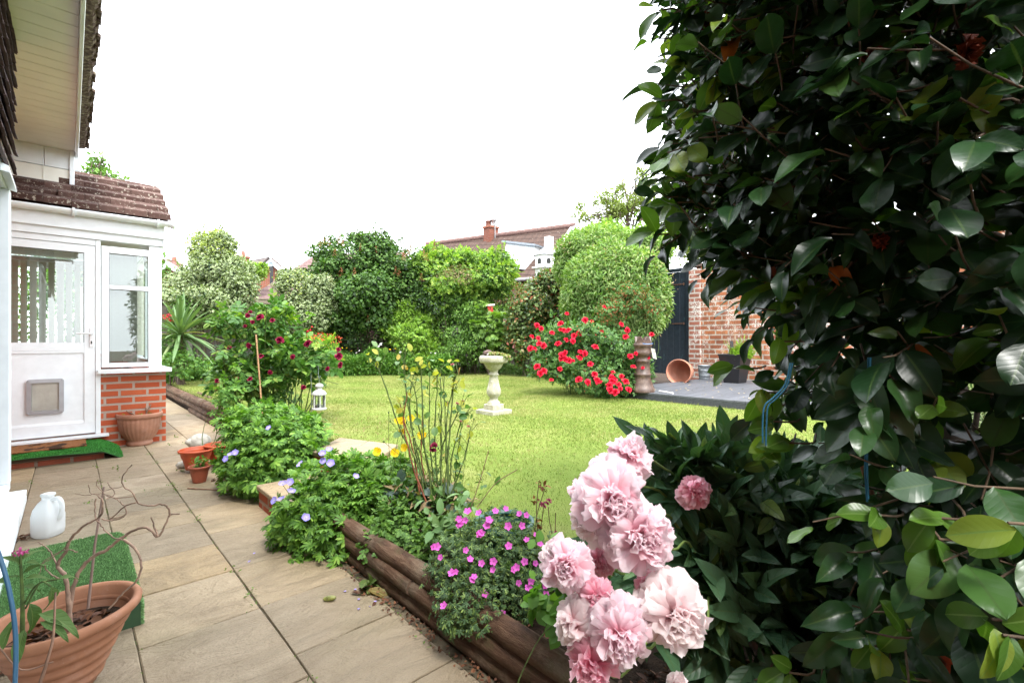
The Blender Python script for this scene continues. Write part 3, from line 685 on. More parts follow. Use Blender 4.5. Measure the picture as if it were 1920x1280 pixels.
for lab, a, b, dx in (('thin dark log offcut lying on the lawn edge, middle of three', 7.0, 7.9, 0), ('thin dark log offcut lying farthest along the lawn edge', 8.3, 9.3, .02), ('thin dark log offcut lying on the lawn edge nearest the dark red rose', 5.6, 6.5, .01)):
    g = Geo(); tube(g, [(1.535 + dx, a, .262), (1.53 + dx, (a + b) / 2, .268), (1.54 + dx, b, .258)], .022, 8, wob=.15); o = obj('log_offcut', g, [LOG], origin=(1.53, (a + b) / 2, .25)); tag(o, lab, 'log', 'log offcuts on the lawn edge')
BSTEP = m_brick('step_brick', 'y', .235, .075, (.33, .07, .035), (.40, .11, .05), (.30, .22, .17), off=(.1, .03), stain=.4)
def step(label, x0, x1, y0, y1, z0, z1):
    t = thing('garden_step', label, 'step', ((x0 + x1) / 2, (y0 + y1) / 2, 0), 'brick and stone garden steps')
    g = Geo(); box(g, x0 + .015, x1 - .004, y0 + .01, y1 - .01, z0, z1 - .032); obj('riser', g, BSTEP, t)
    g = Geo(); w = (y1 - y0) / 2
    for k in range(2): box(g, x0, x1, y0 + k * w + .002, y0 + (k + 1) * w - .002, z1 - .03, z1)
    obj('tread', g, SAND, t, bevel=.006)
step('lower brick step with a stone tread between the two leafy clumps', .92, 1.39, 2.82, 3.52, -.05, .145)
def upper_step():
    t = thing('garden_step', 'upper brick step with a pale stone tread level with the lawn', 'step', (1.6, 3.6, 0), 'brick and stone garden steps')
    A, B_, C_, D_ = np.array((1.34, 3.67)), np.array((1.72, 4.05)), np.array((1.95, 3.45)), np.array((1.52, 3.05)); c = (A + B_ + C_ + D_) / 4
    g = Geo(); prism(g, [tuple(c + (p - c) * .96) for p in (A, D_, C_, B_)], 0, .243); obj('riser', g, BSTEP, t)
    g = Geo(); m1, m2 = (A + D_) / 2, (B_ + C_) / 2; e = (A - D_) * .004; prism(g, [tuple(p) for p in (A, m1 + e, m2 + e, B_)], .245, .278); prism(g, [tuple(p) for p in (m1 - e, D_, C_, m2 - e)], .245, .278); obj('tread', g, SAND, t, bevel=.006)
upper_step()

# ------------------------------------------------------------------ pots
def terracotta(name, c=(.36, .16, .095), v=.25):
    m = NT(name); n = m.noise(7, 6, .65); col = m.ramp(n, [(.3, tuple(x * (1 - v) for x in c)), (.6, c), (.8, tuple(min(1, x * (1 + v) + .05) for x in c))])
    col = m.mix(m.math('MULTIPLY', m.ramp(m.noise(4.5, 6, .7), [(.5, (0, 0, 0)), (.68, (1, 1, 1))]), .5), col, tuple(min(1, x * .8 + .12) for x in c)); col = m.mix(m.math('MULTIPLY', m.ramp(m.noise(11, 5, .7), [(.56, (0, 0, 0)), (.7, (1, 1, 1))]), .45), col, tuple(x * .45 for x in c))
    col = m.mix(m.math('MULTIPLY', m.math('GREATER_THAN', m.noise(90, 2), .70), .14), col, (.55, .45, .36))
    return m.done(m.pbsdf(col, .75, m.bump(m.noise(50, 4), .25, .003), 0, .3))
TERRA = terracotta('terracotta'); TERRA2 = terracotta('pinkish_terracotta', (.40, .20, .14)); PLAS = plain('orange_plastic', (.46, .075, .022), .5, var=.15, scale=9)
def twig_mat(name, c): return plain(name, c, .8, var=.3, scale=30, bump=.6)
TWIG = twig_mat('brown_twig', (.24, .135, .085)); GREENST = twig_mat('green_stem', (.09, .14, .03)); CANE = plain('bamboo', (.42, .24, .12), .6, var=.2, scale=25)
DEADL = leafmat('dead_leaf', [(0, (.05, .02, .01)), (.4, (.12, .045, .02)), (.7, (.20, .085, .04)), (1, (.08, .045, .028))], .7, .1)
def debris(g, c, r, n, size, z=0.0, mi=0, proto=None, up=.9):
    a = RNG.random(n) * 6.283; q = r * np.sqrt(RNG.random(n)); rx, ry = (1, 1)
    p = np.stack([c[0] + q * np.cos(a), c[1] + q * np.sin(a), z + RNG.random(n) * size * .35], 1)
    return scatter(g, L_MID if proto is None else proto, p, frames(rdir(n) * np.array([1, 1, .25]), np.array([0, 0, up]) + rdir(n) * .5), size * RNG.uniform(.5, 1.2, n), mi)

# large ribbed oval pot in the corner, with a contorted bare shrub and a foxglove like plant
def big_pot():
    c = np.array([-.007, 2.08, 0.0]); t = thing('large_plant_pot', 'large ribbed terracotta coloured pot in the bottom left corner', 'plant pot', tuple(c))
    prof = [(.0, 0), (.125, 0), (.14, .012)]
    for k in range(5):
        z = .03 + k * .052; r = .143 + k * .0085; prof += [(r, z), (r + .017, z + .014), (r + .019, z + .032), (r + .004, z + .046)]
    prof += [(.184, .295), (.186, .30), (.212, .305), (.222, .316), (.224, .335), (.217, .349), (.203, .350), (.194, .34), (.186, .30), (.17, .2), (.165, .17)]
    g = Geo(); lathe(g, [(r * .87 * min(1, .60 + .45 * z / .33), z * .72) for r, z in prof], 64, c, sx=1.04, sy=.9, rz=.6); obj('pot_body', g, terracotta('ribbed_pot_terracotta', (.36, .165, .09)), t)
    g = Geo(); lathe(g, [(.0, .192), (.05, .194), (.1, .188), (.150, .183)], 32, c, sx=1.04, sy=.86, rz=.6); obj('soil', g, SOIL, t)
    g = Geo(); debris(g, c, .105, 200, .042, .186); obj('leaf_litter', g, DEADL, t)
    # contorted shrub
    s = thing('contorted_shrub', 'leafless twisted brown shrub growing in the large corner pot', 'shrub', (c[0], c[1], .18))
    def pp(l, d0, dd=0.0): return [P(x, y, d0 + dd * i) for i, (x, y) in enumerate(l)]
    D = 1.50
    BR = [([(132, 1170), (128, 1120), (122, 1080), (108, 1060), (125, 1030), (132, 1010), (158, 985), (190, 965), (192, 940), (184, 930)], .011, .003),
          ([(128, 1160), (140, 1090), (165, 1050), (200, 1030), (228, 1008), (255, 992), (278, 990), (296, 1005), (312, 980), (318, 966), (338, 962)], .010, .0035),
          ([(296, 1005), (290, 990), (284, 970)], .005, .003), ([(318, 968), (314, 950), (300, 945), (280, 948), (258, 942), (250, 925), (232, 912), (230, 895), (247, 870)], .005, .0022),
          ([(255, 942), (235, 948), (210, 970), (208, 972), (235, 965), (234, 950), (220, 935)], .0035, .002), ([(190, 973), (210, 975), (232, 968), (236, 955), (226, 940)], .0035, .002),
          ([(232, 1010), (255, 1030), (265, 1060), (258, 1085), (232, 1110), (205, 1140)], .006, .004), ([(180, 935), (178, 965), (190, 985), (210, 1005), (230, 1012)], .003, .003),
          ([(130, 1012), (118, 1030), (90, 1050), (65, 1060)], .003, .0015), ([(108, 1060), (95, 1035), (80, 1020), (72, 1015)], .004, .002), ([(112, 1085), (88, 1070), (83, 1055)], .004, .002),
          ([(145, 1035), (130, 1030), (110, 1035), (80, 1055), (73, 1080)], .003, .0015), ([(200, 935), (215, 925), (205, 910), (202, 902)], .0025, .0015), ([(220, 935), (190, 925), (160, 928), (142, 925)], .0022, .0012),
          ([(250, 930), (210, 932), (190, 920), (180, 905), (190, 900)], .0022, .0012), ([(165, 908), (172, 925), (195, 930)], .002, .0012), ([(230, 912), (195, 920)], .002, .001)]
    g = Geo()
    for i, (l, r0, r1) in enumerate(BR):
        pts = pp(l, D + .02 * math.sin(i * 2.1), .012 * math.sin(i * 1.7)); q = crv(pts, 6); q = [v + rdir(1)[0] * .0016 for v in q]
        tube(g, q, np.linspace(r0, r1, len(q)) * .62, 7, wob=.25)
    obj('branch', g, twig_mat('contorted_bark', (.33, .215, .15)), s)
    g = Geo(); tube(g, [P(165, 1140, 1.58), P(178, 1020, 1.59), P(195, 912, 1.60)], [.0042, .0036, .003], 8); o = obj('cane', g, plain('grey_cane', (.30, .21, .17), .6), origin=P(165, 1140, 1.58)); tag(o, 'thin grey brown cane pushed upright into the corner pot', 'cane')
    # green leafy plant with a pink tip
    p = thing('potted_green_plant', 'drooping leafy plant with small pink flower tip in the corner pot', 'plant', (c[0] - .12, c[1], .18))
    g = Geo(); st = crv([P(42, 1190, 1.36), P(42, 1120, 1.36), P(38, 1040, 1.36)], 5); tube(g, st, np.linspace(.006, .003, len(st)), 8)
    arms = [([P(48, 1140, 1.36), P(75, 1092, 1.35), P(95, 1098, 1.34)]), ([P(46, 1130, 1.36), P(70, 1095, 1.36), P(110, 1085, 1.36)])]
    for a in arms: q = crv(a, 5); tube(g, q, .0025, 6)
    obj('stem', g, GREENST, p)
    LM = leafmat('soft_green_leaf', [(0, (.06, .12, .03)), (1, (.10, .17, .05))], .6, .25, vein=.5, nv=8, rib=(.15, .2, .07))
    big = proto_leaf(8, 4, .34, .45, .5, .9, wave=.8); g = Geo()
    L = [(P(95, 1098, 1.34), (.2, .1, -1), .075), (P(110, 1085, 1.36), (1, .2, .05), .045), (P(55, 1130, 1.33), (.3, -.1, -1), .09), (P(42, 1075, 1.36), (.7, 0, .5), .05), (P(40, 1060, 1.36), (-.4, 0, .8), .05), (P(40, 1100, 1.36), (.9, .2, -.3), .06),
         (P(10, 1090, 1.36), (-.8, 0, .2), .05), (P(70, 1150, 1.32), (1, -.5, -.35), .11), (P(38, 1050, 1.36), (.8, .3, .6), .05), (P(75, 1165, 1.31), (.8, -.6, -.3), .08), (P(30, 1160, 1.33), (-.5, -.4, -.6), .07), (P(46, 1180, 1.34), (-.2, -.5, -.5), .08)]
    L += [(P(45, 1085, 1.36), (.9, -.2, .15), .05), (P(36, 1080, 1.36), (-.7, -.3, .35), .05), (P(45, 1055, 1.36), (.9, .1, -.1), .045)]
    for (q, d, s_) in L: scatter(g, big, np.array([q]), frames(np.array([d], float), np.array([[0, -.3, 1.0]])), [s_ * 1.05])
    obj('foliage', g, LM, p)
    g = Geo(); n = 30; cc = P(36, 1038, 1.36); pts = cc + RNG.normal(size=(n, 3)) * np.array([.009, .009, .003]); scatter(g, L_ROUND, pts, frames(rdir(n) + (0, 0, .4), rdir(n)), RNG.uniform(.006, .011, n)); obj('flower_head', g, petalmat('dusty_pink_petal', (.35, .03, .13), (.55, .12, .30)), p)
big_pot()
# brown sprig leaning in front of the pot, blue hose
g = Geo(); q = crv([P(104, 1110, 1.1), P(100, 1190, 1.06), P(88, 1240, 1.04), P(72, 1290, 1.03)], 6); tube(g, q, np.linspace(.0018, .0035, len(q)), 6, wob=.2)
q = crv([P(100, 1240, 1.05), P(40, 1255, 1.02), P(0, 1215, 1.0)], 4); tube(g, q, .0016, 5)
o = obj('bare_stem', g, TWIG, origin=P(72, 1300, 1.03)); tag(o, 'thin bare reddish stem rising in front of the corner pot', 'stem')
g = Geo(); q = crv([P(-30, 970, .80), P(0, 1045, .80), P(18, 1110, .80), P(29, 1190, .80), P(27, 1300, .80), P(12, 1500, .8)], 8); tube(g, q, .0033, 12); o = obj('hose', g, plain('blue_hose_pvc', (.045, .13, .22), .35, var=.05, bump=.03), origin=P(27, 1290, .8)); tag(o, 'thin blue hose hanging in a curve at the left edge', 'hose')

# fluted half-round bowl planter by the brick plinth
def bowl():
    c = G(262, 833); t = thing('bowl_planter', 'fluted round terracotta bowl planter standing against the red brick plinth', 'plant pot', tuple(c)); k = 1.0
    prof = [(0, 0), (.12, 0), (.13, .012), (.128, .03), (.118, .04), (.135, .055), (.165, .09), (.19, .135), (.203, .18), (.207, .225), (.207, .24), (.218, .243), (.225, .25), (.225, .275), (.218, .284), (.205, .282), (.198, .26), (.19, .2), (.17, .16)]
    g = Geo(); prof = [(r * .90, z * 1.22) for r, z in prof]; lathe(g, prof, 128, c, flute=28, fd=.012, fr=(5, 10)); obj('pot_body', g, terracotta('bowl_terracotta', (.40, .20, .13)), t)
    g = Geo(); lathe(g, [(0, .27), (.1, .275), (.168, .265)], 24, c); obj('soil', g, SOIL, t)
    s = thing('pruned_stems', 'cut back woody stems sprouting from the terracotta bowl planter', 'plant', (c[0], c[1], .2))
    g = Geo()
    for a in ([(0, 0, .27), (-.05, 0, .33), (-.11, .02, .37), (-.12, .02, .43)], [(.05, 0, .27), (.06, 0, .35), (.07, 0, .37), (.10, .02, .43), (.10, .02, .49)], [(.06, 0, .35), (.05, 0, .40)]): q = crv([c + np.array(v) for v in a], 4); tube(g, q, np.linspace(.009, .005, len(q)), 7, wob=.2)
    obj('stem', g, TWIG, s)
    g = Geo(); p = c + np.array([0.02, 0, .30]) + RNG.normal(size=(60, 3)) * np.array([.07, .05, .02]); leaves(g, L_MID, p, rdir(60) * .3 + (0, 0, .7), .03); obj('foliage', g, leafmat('sprout', [(0, (.12, .22, .02)), (1, (.22, .32, .05))]), s)
bowl()

# cluster of small orange pots
def cluster():
    t = thing('trio_planter', 'orange plastic triple planter of joined tubs beside the leafy clump', 'plant pot', tuple(G(385, 885)))
    for c, r, h, n in ((G(368, 884), .122, .165, 'tub'), (G(413, 872), .12, .165, 'tub')):
        g = Geo(); lathe(g, [(0, .0), (r * .62, 0), (r * .64, .008), (r * .93, h - .03), (r * .94, h - .02), (r * 1.07, h - .018), (r * 1.09, h - .004), (r * 1.02, h), (r * .98, h - .006), (r * .9, h - .06), (r * .8, h * .5)], 40, c + np.array([0, 0, .03])); b = obj('tub', g, PLAS, t)
        g = Geo(); lathe(g, [(0, h * .74), (r * .88, h * .72)], 20, c + np.array([0, 0, .03])); obj('soil', g, SOIL, b)
    c = G(374, 903); r, h = .072, .13
    g = Geo(); lathe(g, [(0, .0), (r * .62, 0), (r * .64, .008), (r * .92, h - .03), (r * .94, h - .02), (r * 1.07, h - .018), (r * 1.09, h - .004), (r * 1.02, h), (r * .98, h - .006), (r * .9, h - .03)], 40, c, flute=20, fd=.008, fr=(2, 4)); b = obj('tub', g, plain('darker_orange_plastic', (.33, .08, .04), .5), t)
    g = Geo(); lathe(g, [(0, h * .86), (r * .88, h * .84)], 20, c); obj('soil', g, SOIL, b)
    lm = leafmat('seedling_leaf', [(0, (.07, .18, .03)), (1, (.15, .28, .05))], .5, .3)
    for lab, cc, n, s_ in (('small leafy seedling growing in the lowest orange pot', c + np.array([0, 0, h]), 46, .035), ('small green seedlings in the right hand orange tub', G(415, 872) + np.array([0, 0, .15]), 80, .03)):
        s = thing('seedling', lab, 'seedling', tuple(cc)); g = Geo(); p = cc + RNG.normal(size=(n, 3)) * np.array([.03, .03, .022]) + np.array([0, 0, .02]); leaves(g, L_MID, p, rdir(n) * .5 + (0, 0, .6), s_)
        for k in range(8): tube(g, [cc + np.array([0, 0, -.01]), p[k]], .0015, 5)
        obj('foliage', g, lm, s)
cluster()
STONE = plain('pale_weathered_stone', (.42, .40, .35), .9, var=.2, scale=18, bump=.7)
g = Geo(); c = G(374, 848); ico(g, c + np.array([0, 0, .11]), .10, .12, 2.2, 3, (1.0, .8, .82)); ico(g, c + np.array([-.075, -.01, .12]), .045, .1, 2, 2, (1.1, .8, .8), seed=3); lathe(g, [(.055, 0), (.06, .02), (.045, .07)], 16, c); o = obj('stone_ornament', g, STONE, origin=c); tag(o, 'rounded pale stone ornament standing behind the orange pots', 'stone ornament')
g = Geo(); c = G(347, 876); ico(g, c + np.array([0, 0, .03]), .055, .15, 2, 3, (1.25, .8, .6), seed=9); o = obj('stone', g, STONE, origin=c); tag(o, 'small flat pale stone lying left of the orange pots', 'stone')

# plastic milk bottle
def jug():
    c = G(90, 1003); t = thing('milk_bottle', 'empty translucent white plastic milk bottle standing on the paving', 'bottle', tuple(c))
    m = NT('cloudy_plastic'); p = m.pbsdf((.82, .84, .84), .35, m.bump(m.noise(20, 2), .15, .004), 0, .4); tr = m.n('ShaderNodeBsdfTranslucent'); tr.inputs[0].default_value = (.9, .92, .92, 1); s = m.n('ShaderNodeMixShader'); s.inputs[0].default_value = .45; m.l(p, s.inputs[1]); m.l(tr.outputs[0], s.inputs[2]); MK = m.done(s.outputs[0])
    k = .86; g = Geo(); lathe(g, [(0, 0), (.062 * k, 0), (.072 * k, .01), (.075 * k, .04), (.075 * k, .115), (.066 * k, .155), (.045 * k, .19), (.026, .205), (.024, .208), (.024, .225), (.029, .227), (.029, .24), (.02, .243), (0, .243)], 40, c, sq=.32, rz=.75); obj('bottle_body', g, MK, t)
    h = Geo(); d = RT; q = crv([c + d * .018 + np.array([0, 0, .2]), c + d * .055 + np.array([0, 0, .212]), c + d * .076 + np.array([0, 0, .19]), c + d * .08 + np.array([0, 0, .14]), c + d * .066 + np.array([0, 0, .095])], 6); tube(h, q, .0125, 12); obj('handle', h, MK, t)
jug()
# low step covered with artificial grass in front of the patio door, and the doorstep mats
def turf_mat(name, c): 
    m = NT(name); col = m.ramp(m.rnd(), [(0, tuple(x * .55 for x in c)), (.6, c), (1, tuple(min(1, x * 1.6) for x in c))]); return m.done(m.pbsdf(col, .6, None, 0, .25))
def tuft(g, poly, z, n, h, w=.16):
    x0, y0 = np.min(poly, 0); x1, y1 = np.max(poly, 0); x = RNG.uniform(x0, x1, n); y = RNG.uniform(y0, y1, n); k = inpoly(x, y, poly); m = k.sum()
    zz = z(x, y)[k] if callable(z) else np.full(m, z); p = np.stack([x[k], y[k], zz], 1); az = RNG.random(m) * 6.283; l = RNG.uniform(.1, .8, m)
    V = np.array([(-.5, 0, 0), (.5, 0, 0), (.4, 1, .2), (-.4, 1, .2)]) * np.array([w, 1, 1])
    return scatter(g, (V, np.array([(0, 1, 2, 3)]), np.zeros((4, 2))), p, frames(np.stack([np.cos(az) * l, np.sin(az) * l, np.ones(m)], 1), rdir(m)), h * RNG.uniform(.6, 1.2, m))
def grass_step():
    t = thing('turf_covered_step', 'low step wrapped in green artificial grass below the patio door', 'step', (0, 2.8, 0))
    g = Geo(); x0, x1, y0, y1 = -.2, .205, 2.36, 3.30; pol = [(x0, y0), (x1, y0), (x1, y1 - .06), (x1 - .015, y1 - .02), (x1 - .06, y1), (x0, y1)]
    prism(g, pol, 0, .09); obj('step_block', g, plain('turf_backing', (.03, .07, .03), .9), t)
    g = Geo(); tuft(g, pol, .09, 90000, .012)
    n = 22000; s = RNG.random(n); a = np.where(s < .75, x1, x0 + (x1 - x0) * RNG.random(n)); b = np.where(s < .75, y0 + (y1 - .04 - y0) * RNG.random(n), y1); pz = RNG.random(n) * .09
    dirs = np.where((s < .75)[:, None], np.array([1., 0, -.3]), np.array([0, 1., -.3])) + rdir(n) * .6; V = np.array([(-.5, 0, 0), (.5, 0, 0), (.4, 1, .2), (-.4, 1, .2)]) * np.array([.16, 1, 1])
    scatter(g, (V, np.array([(0, 1, 2, 3)]), np.zeros((4, 2))), np.stack([a, b, pz], 1), frames(dirs, rdir(n)), .012 * RNG.uniform(.6, 1.2, n)); obj('artificial_turf', g, turf_mat('turf_fibre', (.16, .31, .11)), t)
    g = Geo(); tube(g, crv([(x0, y1 + .012, .088), (0, y1 + .015, .09), (.13, y1 + .014, .088)], 4), .006, 6); obj('edge_strip', g, plain('pale_edge', (.42, .34, .24), .8), t)
    # doorstep below the porch door
    t = thing('doorstep', 'brick doorstep draped with a sagging sheet of bright green artificial grass', 'doorstep', (-.1, 6.15, 0))
    g = Geo(); box(g, -.72, .245, 5.98, 6.3, -.02, .055); obj('brick_base', g, m_brick('doorstep_brick', 'x', .235, .075, (.28, .07, .04), (.34, .1, .05), (.25, .2, .15), off=(.0, .02), stain=.5), t)
    g = Geo(); box(g, -.74, .265, 5.95, 6.44, .056, .085); obj('board', g, m_wood('dark_brown_board', (.05, .035, .02), (.11, .075, .045)), t)  # board in dark brown wood tones
    def sag(x, y): 
        e = np.clip((5.97 - y) / .06, 0, 1); f = np.clip((x - .22) / .16, 0, 1); return .108 - .022 * e * (1.0 + .4 * np.sin(x * 7)) - .098 * f ** 1.3 + .006 * np.sin(x * 23) * np.sin(y * 17)
    g = Geo(); nx, ny = 40, 16; xs = np.linspace(-.74, .38, nx); ys = np.linspace(5.9, 6.46, ny); X, Y = np.meshgrid(xs, ys); Zz = sag(X, Y); V = np.stack([X.ravel(), Y.ravel(), Zz.ravel()], 1)
    F = np.array([(j * nx + i, j * nx + i + 1, (j + 1) * nx + i + 1, (j + 1) * nx + i) for j in range(ny - 1) for i in range(nx - 1)]); g.add(V, F); sh = obj('turf_sheet', g, plain('turf_backing_green', (.04, .13, .04), .9), t)
    sm = sh.modifiers.new('thick', 'SOLIDIFY'); sm.thickness = .006
    g = Geo(); tuft(g, [(-.74, 5.9), (.38, 5.9), (.38, 6.46), (-.74, 6.46)], lambda x, y: sag(x, y), 60000, .013); obj('artificial_turf', g, turf_mat('bright_turf_fibre', (.06, .27, .045)), t)
    # coir mat
    m = NT('coir'); n = m.noise(60, 4, .8); c = m.ramp(n, [(.3, (.16, .06, .02)), (.7, (.34, .16, .07))]); n2 = m.ramp(m.noise(6.5, 3, .6), [(.56, (0, 0, 0)), (.6, (1, 1, 1))]); c = m.mix(m.math('MULTIPLY', n2, .85), c, (.02, .015, .012))
    g = Geo(); box(g, -.74, .12, 6.03, 6.42, .122, .136, rz=0); o = obj('door_mat', g, m.done(m.pbsdf(c, .95, m.bump(n, 1, .01), 0, .1)), origin=(-.3, 6.2, .108), bevel=.004); tag(o, 'brown coir doormat with dark worn patches lying on the green doorstep', 'doormat')
grass_step()

# ------------------------------------------------------------------ lantern on a hook
def lantern():
    b = G(584, 796, .25); t = thing('shepherd_hook', 'slim grey metal hook stake with curled top pushed into the lawn', 'garden hook', tuple(b)); dep = b @ FW
    hk = [b, P(584, 740, dep), P(583, 705, dep), P(583, 690, dep), P(586, 684, dep), P(592, 683, dep), P(596.5, 688, dep), P(597, 700, dep), P(597.5, 707, dep), P(600, 707.5, dep), P(600.5, 704, dep)]
    g = Geo(); q = crv(hk, 5); tube(g, q, .0042, 8); obj('rod', g, plain('grey_steel', (.22, .26, .27), .35, .7, var=.05), t)
    c = P(598.5, 768, dep); L = thing('lantern', 'small silver grey hexagonal glass lantern hanging from the garden hook', 'lantern', tuple(c)); MT = plain('silver_paint', (.50, .51, .49), .4, .2, var=.08, bump=.05)
    def z(px): return (768 - px) / FOC * dep
    r = .065; g = Geo(); lathe(g, [(0, 0), (r, 0), (r * 1.12, .006), (r * 1.1, .016), (r * .95, .024), (0, .026)], 24, c); obj('base', g, MT, L)
    g = Geo()
    for k in range(6):
        a = k * math.pi / 3 + .3; x, y = c[0] + math.cos(a) * r * .92, c[1] + math.sin(a) * r * .92; tube(g, [(x, y, c[2] + .022), (x, y, c[2] + z(738.5))], .0065, 6)
    lathe(g, [(r * .98, z(739) - .012), (r * .98, z(739)), (r * .86, z(739)), (r * .86, z(739) - .012)], 6, c, rz=.3); obj('frame', g, MT, L)
    g = Geo(); lathe(g, [(r * 1.14, z(739.5)), (r * 1.17, z(738)), (r * .85, z(733)), (r * .5, z(730.5)), (r * .42, z(729)), (r * .42, z(727)), (r * .62, z(725)), (r * .66, z(722.5)), (r * .5, z(720)), (r * .2, z(718.4)), (0, z(718))], 24, c); obj('roof', g, MT, L)
    g = Geo(); lathe(g, [(r * .88, .025), (r * .88, z(739) - .003)], 6, c, rz=.3); obj('pane', g, GLASS, L)
    g = Geo(); top = P(598.5, 718, dep); tube(g, crv([top, top + np.array([0, 0, .02]), P(600, 707.5, dep)], 3), .0013, 5); obj('hanging_wire', g, MT, L)
    g = Geo(); lathe(g, [(0, .026), (.024, .026), (.026, .05), (.018, .06), (0, .062)], 16, c); lathe(g, [(.05, .026), (.052, .045), (.046, .046), (.044, .03)], 16, c + np.array([0, 0, 0]), sx=.7, sy=.7); obj('candle', g, plain('wax', (.45, .43, .42), .5), L)
lantern()

# ------------------------------------------------------------------ bird bath planter
def birdbath():
    c = G(925, 778, .25); c = c + FW * .13; dep = c @ FW; s = dep / FOC
    t = thing('bird_bath', 'lichen spotted stone bird bath on a baluster column in the lawn', 'bird bath', tuple(c))
    m = NT('cast_stone'); n = m.noise(14, 6, .7); col = m.ramp(n, [(.3, (.26, .25, .17)), (.6, (.43, .41, .31)), (.8, (.5, .48, .38))]); col = m.mix(m.ramp(m.noise(30, 5, .8), [(.56, (0, 0, 0)), (.62, (.8, .8, .8))]), col, (.62, .62, .56))
    col = m.mix(m.math('MULTIPLY', m.ramp(m.noise(6, 4), [(.5, (0, 0, 0)), (.7, (1, 1, 1))]), .5), col, (.16, .17, .09)); ST = m.done(m.pbsdf(col, .9, m.bump(m.noise(60, 5), .6, .006), 0, .15))
    z = lambda px: (772 - px) * s
    rz = -YAW + math.radians(45)
    g = Geo(); w = .155; box(g, c[0] - w, c[0] + w, c[1] - w, c[1] + w, c[2] - .02, c[2] + z(764), rz=rz); obj('base_slab', g, ST, t, bevel=.01)
    g = Geo(); w = .086; box(g, c[0] - w, c[0] + w, c[1] - w, c[1] + w, c[2] + z(764), c[2] + z(754), rz=rz, taper=-.0); obj('plinth', g, ST, t, bevel=.006)
    g = Geo(); R = lambda px: px * s / 2
    lathe(g, [(R(24), z(754)), (R(24), z(751)), (R(17), z(747.5)), (R(15), z(744)), (R(16), z(741)), (R(23), z(738)), (R(27), z(733)), (R(26.5), z(727)), (R(22), z(719)), (R(17), z(708)), (R(15.5), z(701)), (R(19), z(700)), (R(19), z(698)), (R(15.5), z(697)), (R(15.5), z(692)), (R(18), z(691.5)), (R(18), z(690.5)), (0, z(690.5))], 32, c); obj('column', g, ST, t)
    g = Geo(); lathe(g, [(0, z(690.4)), (R(18), z(690.4)), (R(27), z(687)), (R(34), z(681)), (R(36), z(678)), (R(50), z(677)), (R(53.5), z(674)), (R(54.5), z(669)), (R(53), z(665)), (R(49), z(663.5)), (R(46), z(665)), (R(42), z(669)), (0, z(669))], 48, c); b = obj('bowl', g, ST, t)
    g = Geo(); lathe(g, [(0, z(664.5)), (R(30), z(665)), (R(47), z(666.5))], 20, c); obj('soil', g, SOIL, b)
    g = Geo(); ico(g, c - RT * .072 + np.array([0, 0, z(659)]), .052, .25, 2, 3, (1.1, 1, .75)); o = obj('rock', g, plain('dark_brown_rock', (.12, .08, .065), .95, var=.3, scale=25, bump=.8), origin=c - RT * .072 + np.array([0, 0, z(664)])); tag(o, 'dark brown lump of rock sitting in the bird bath bowl', 'rock')
    g = Geo(); ico(g, c - RT * .06 - FW * .10 + np.array([0, 0, z(662)]), .02, .2, 2, 2); o = obj('pebble', g, STONE, origin=c - RT * .06 - FW * .1 + np.array([0, 0, z(664)])); tag(o, 'small pale pebble at the rim of the bird bath bowl', 'pebble')
    s_ = thing('stonecrop', 'trailing green and reddish stonecrop spilling over the bird bath bowl', 'plant', tuple(c + np.array([0, 0, z(665)])))
    n = 2600; a = RNG.random((n, 2)); x = (a[:, 0] - .22) * .25; y = (a[:, 1] - .5) * .26; zz = z(663) + .035 * np.clip(1 - (x / .14) ** 2, 0, 1) * RNG.random(n); over = np.clip((np.hypot(x, y) - .14) / .06, 0, 1); zz = zz - over * .05 * RNG.random(n)
    p = c + RT * x[:, None] + FW * y[:, None] + np.stack([np.zeros(n), np.zeros(n), zz], 1); g = Geo(); leaves(g, L_MID, p, rdir(n) * .5 + (0, 0, .4), .018)
    obj('foliage', g, leafmat('stonecrop_leaf', [(0, (.12, .2, .05)), (.5, (.25, .32, .12)), (.75, (.28, .12, .08)), (1, (.35, .38, .2))]), s_)
birdbath()

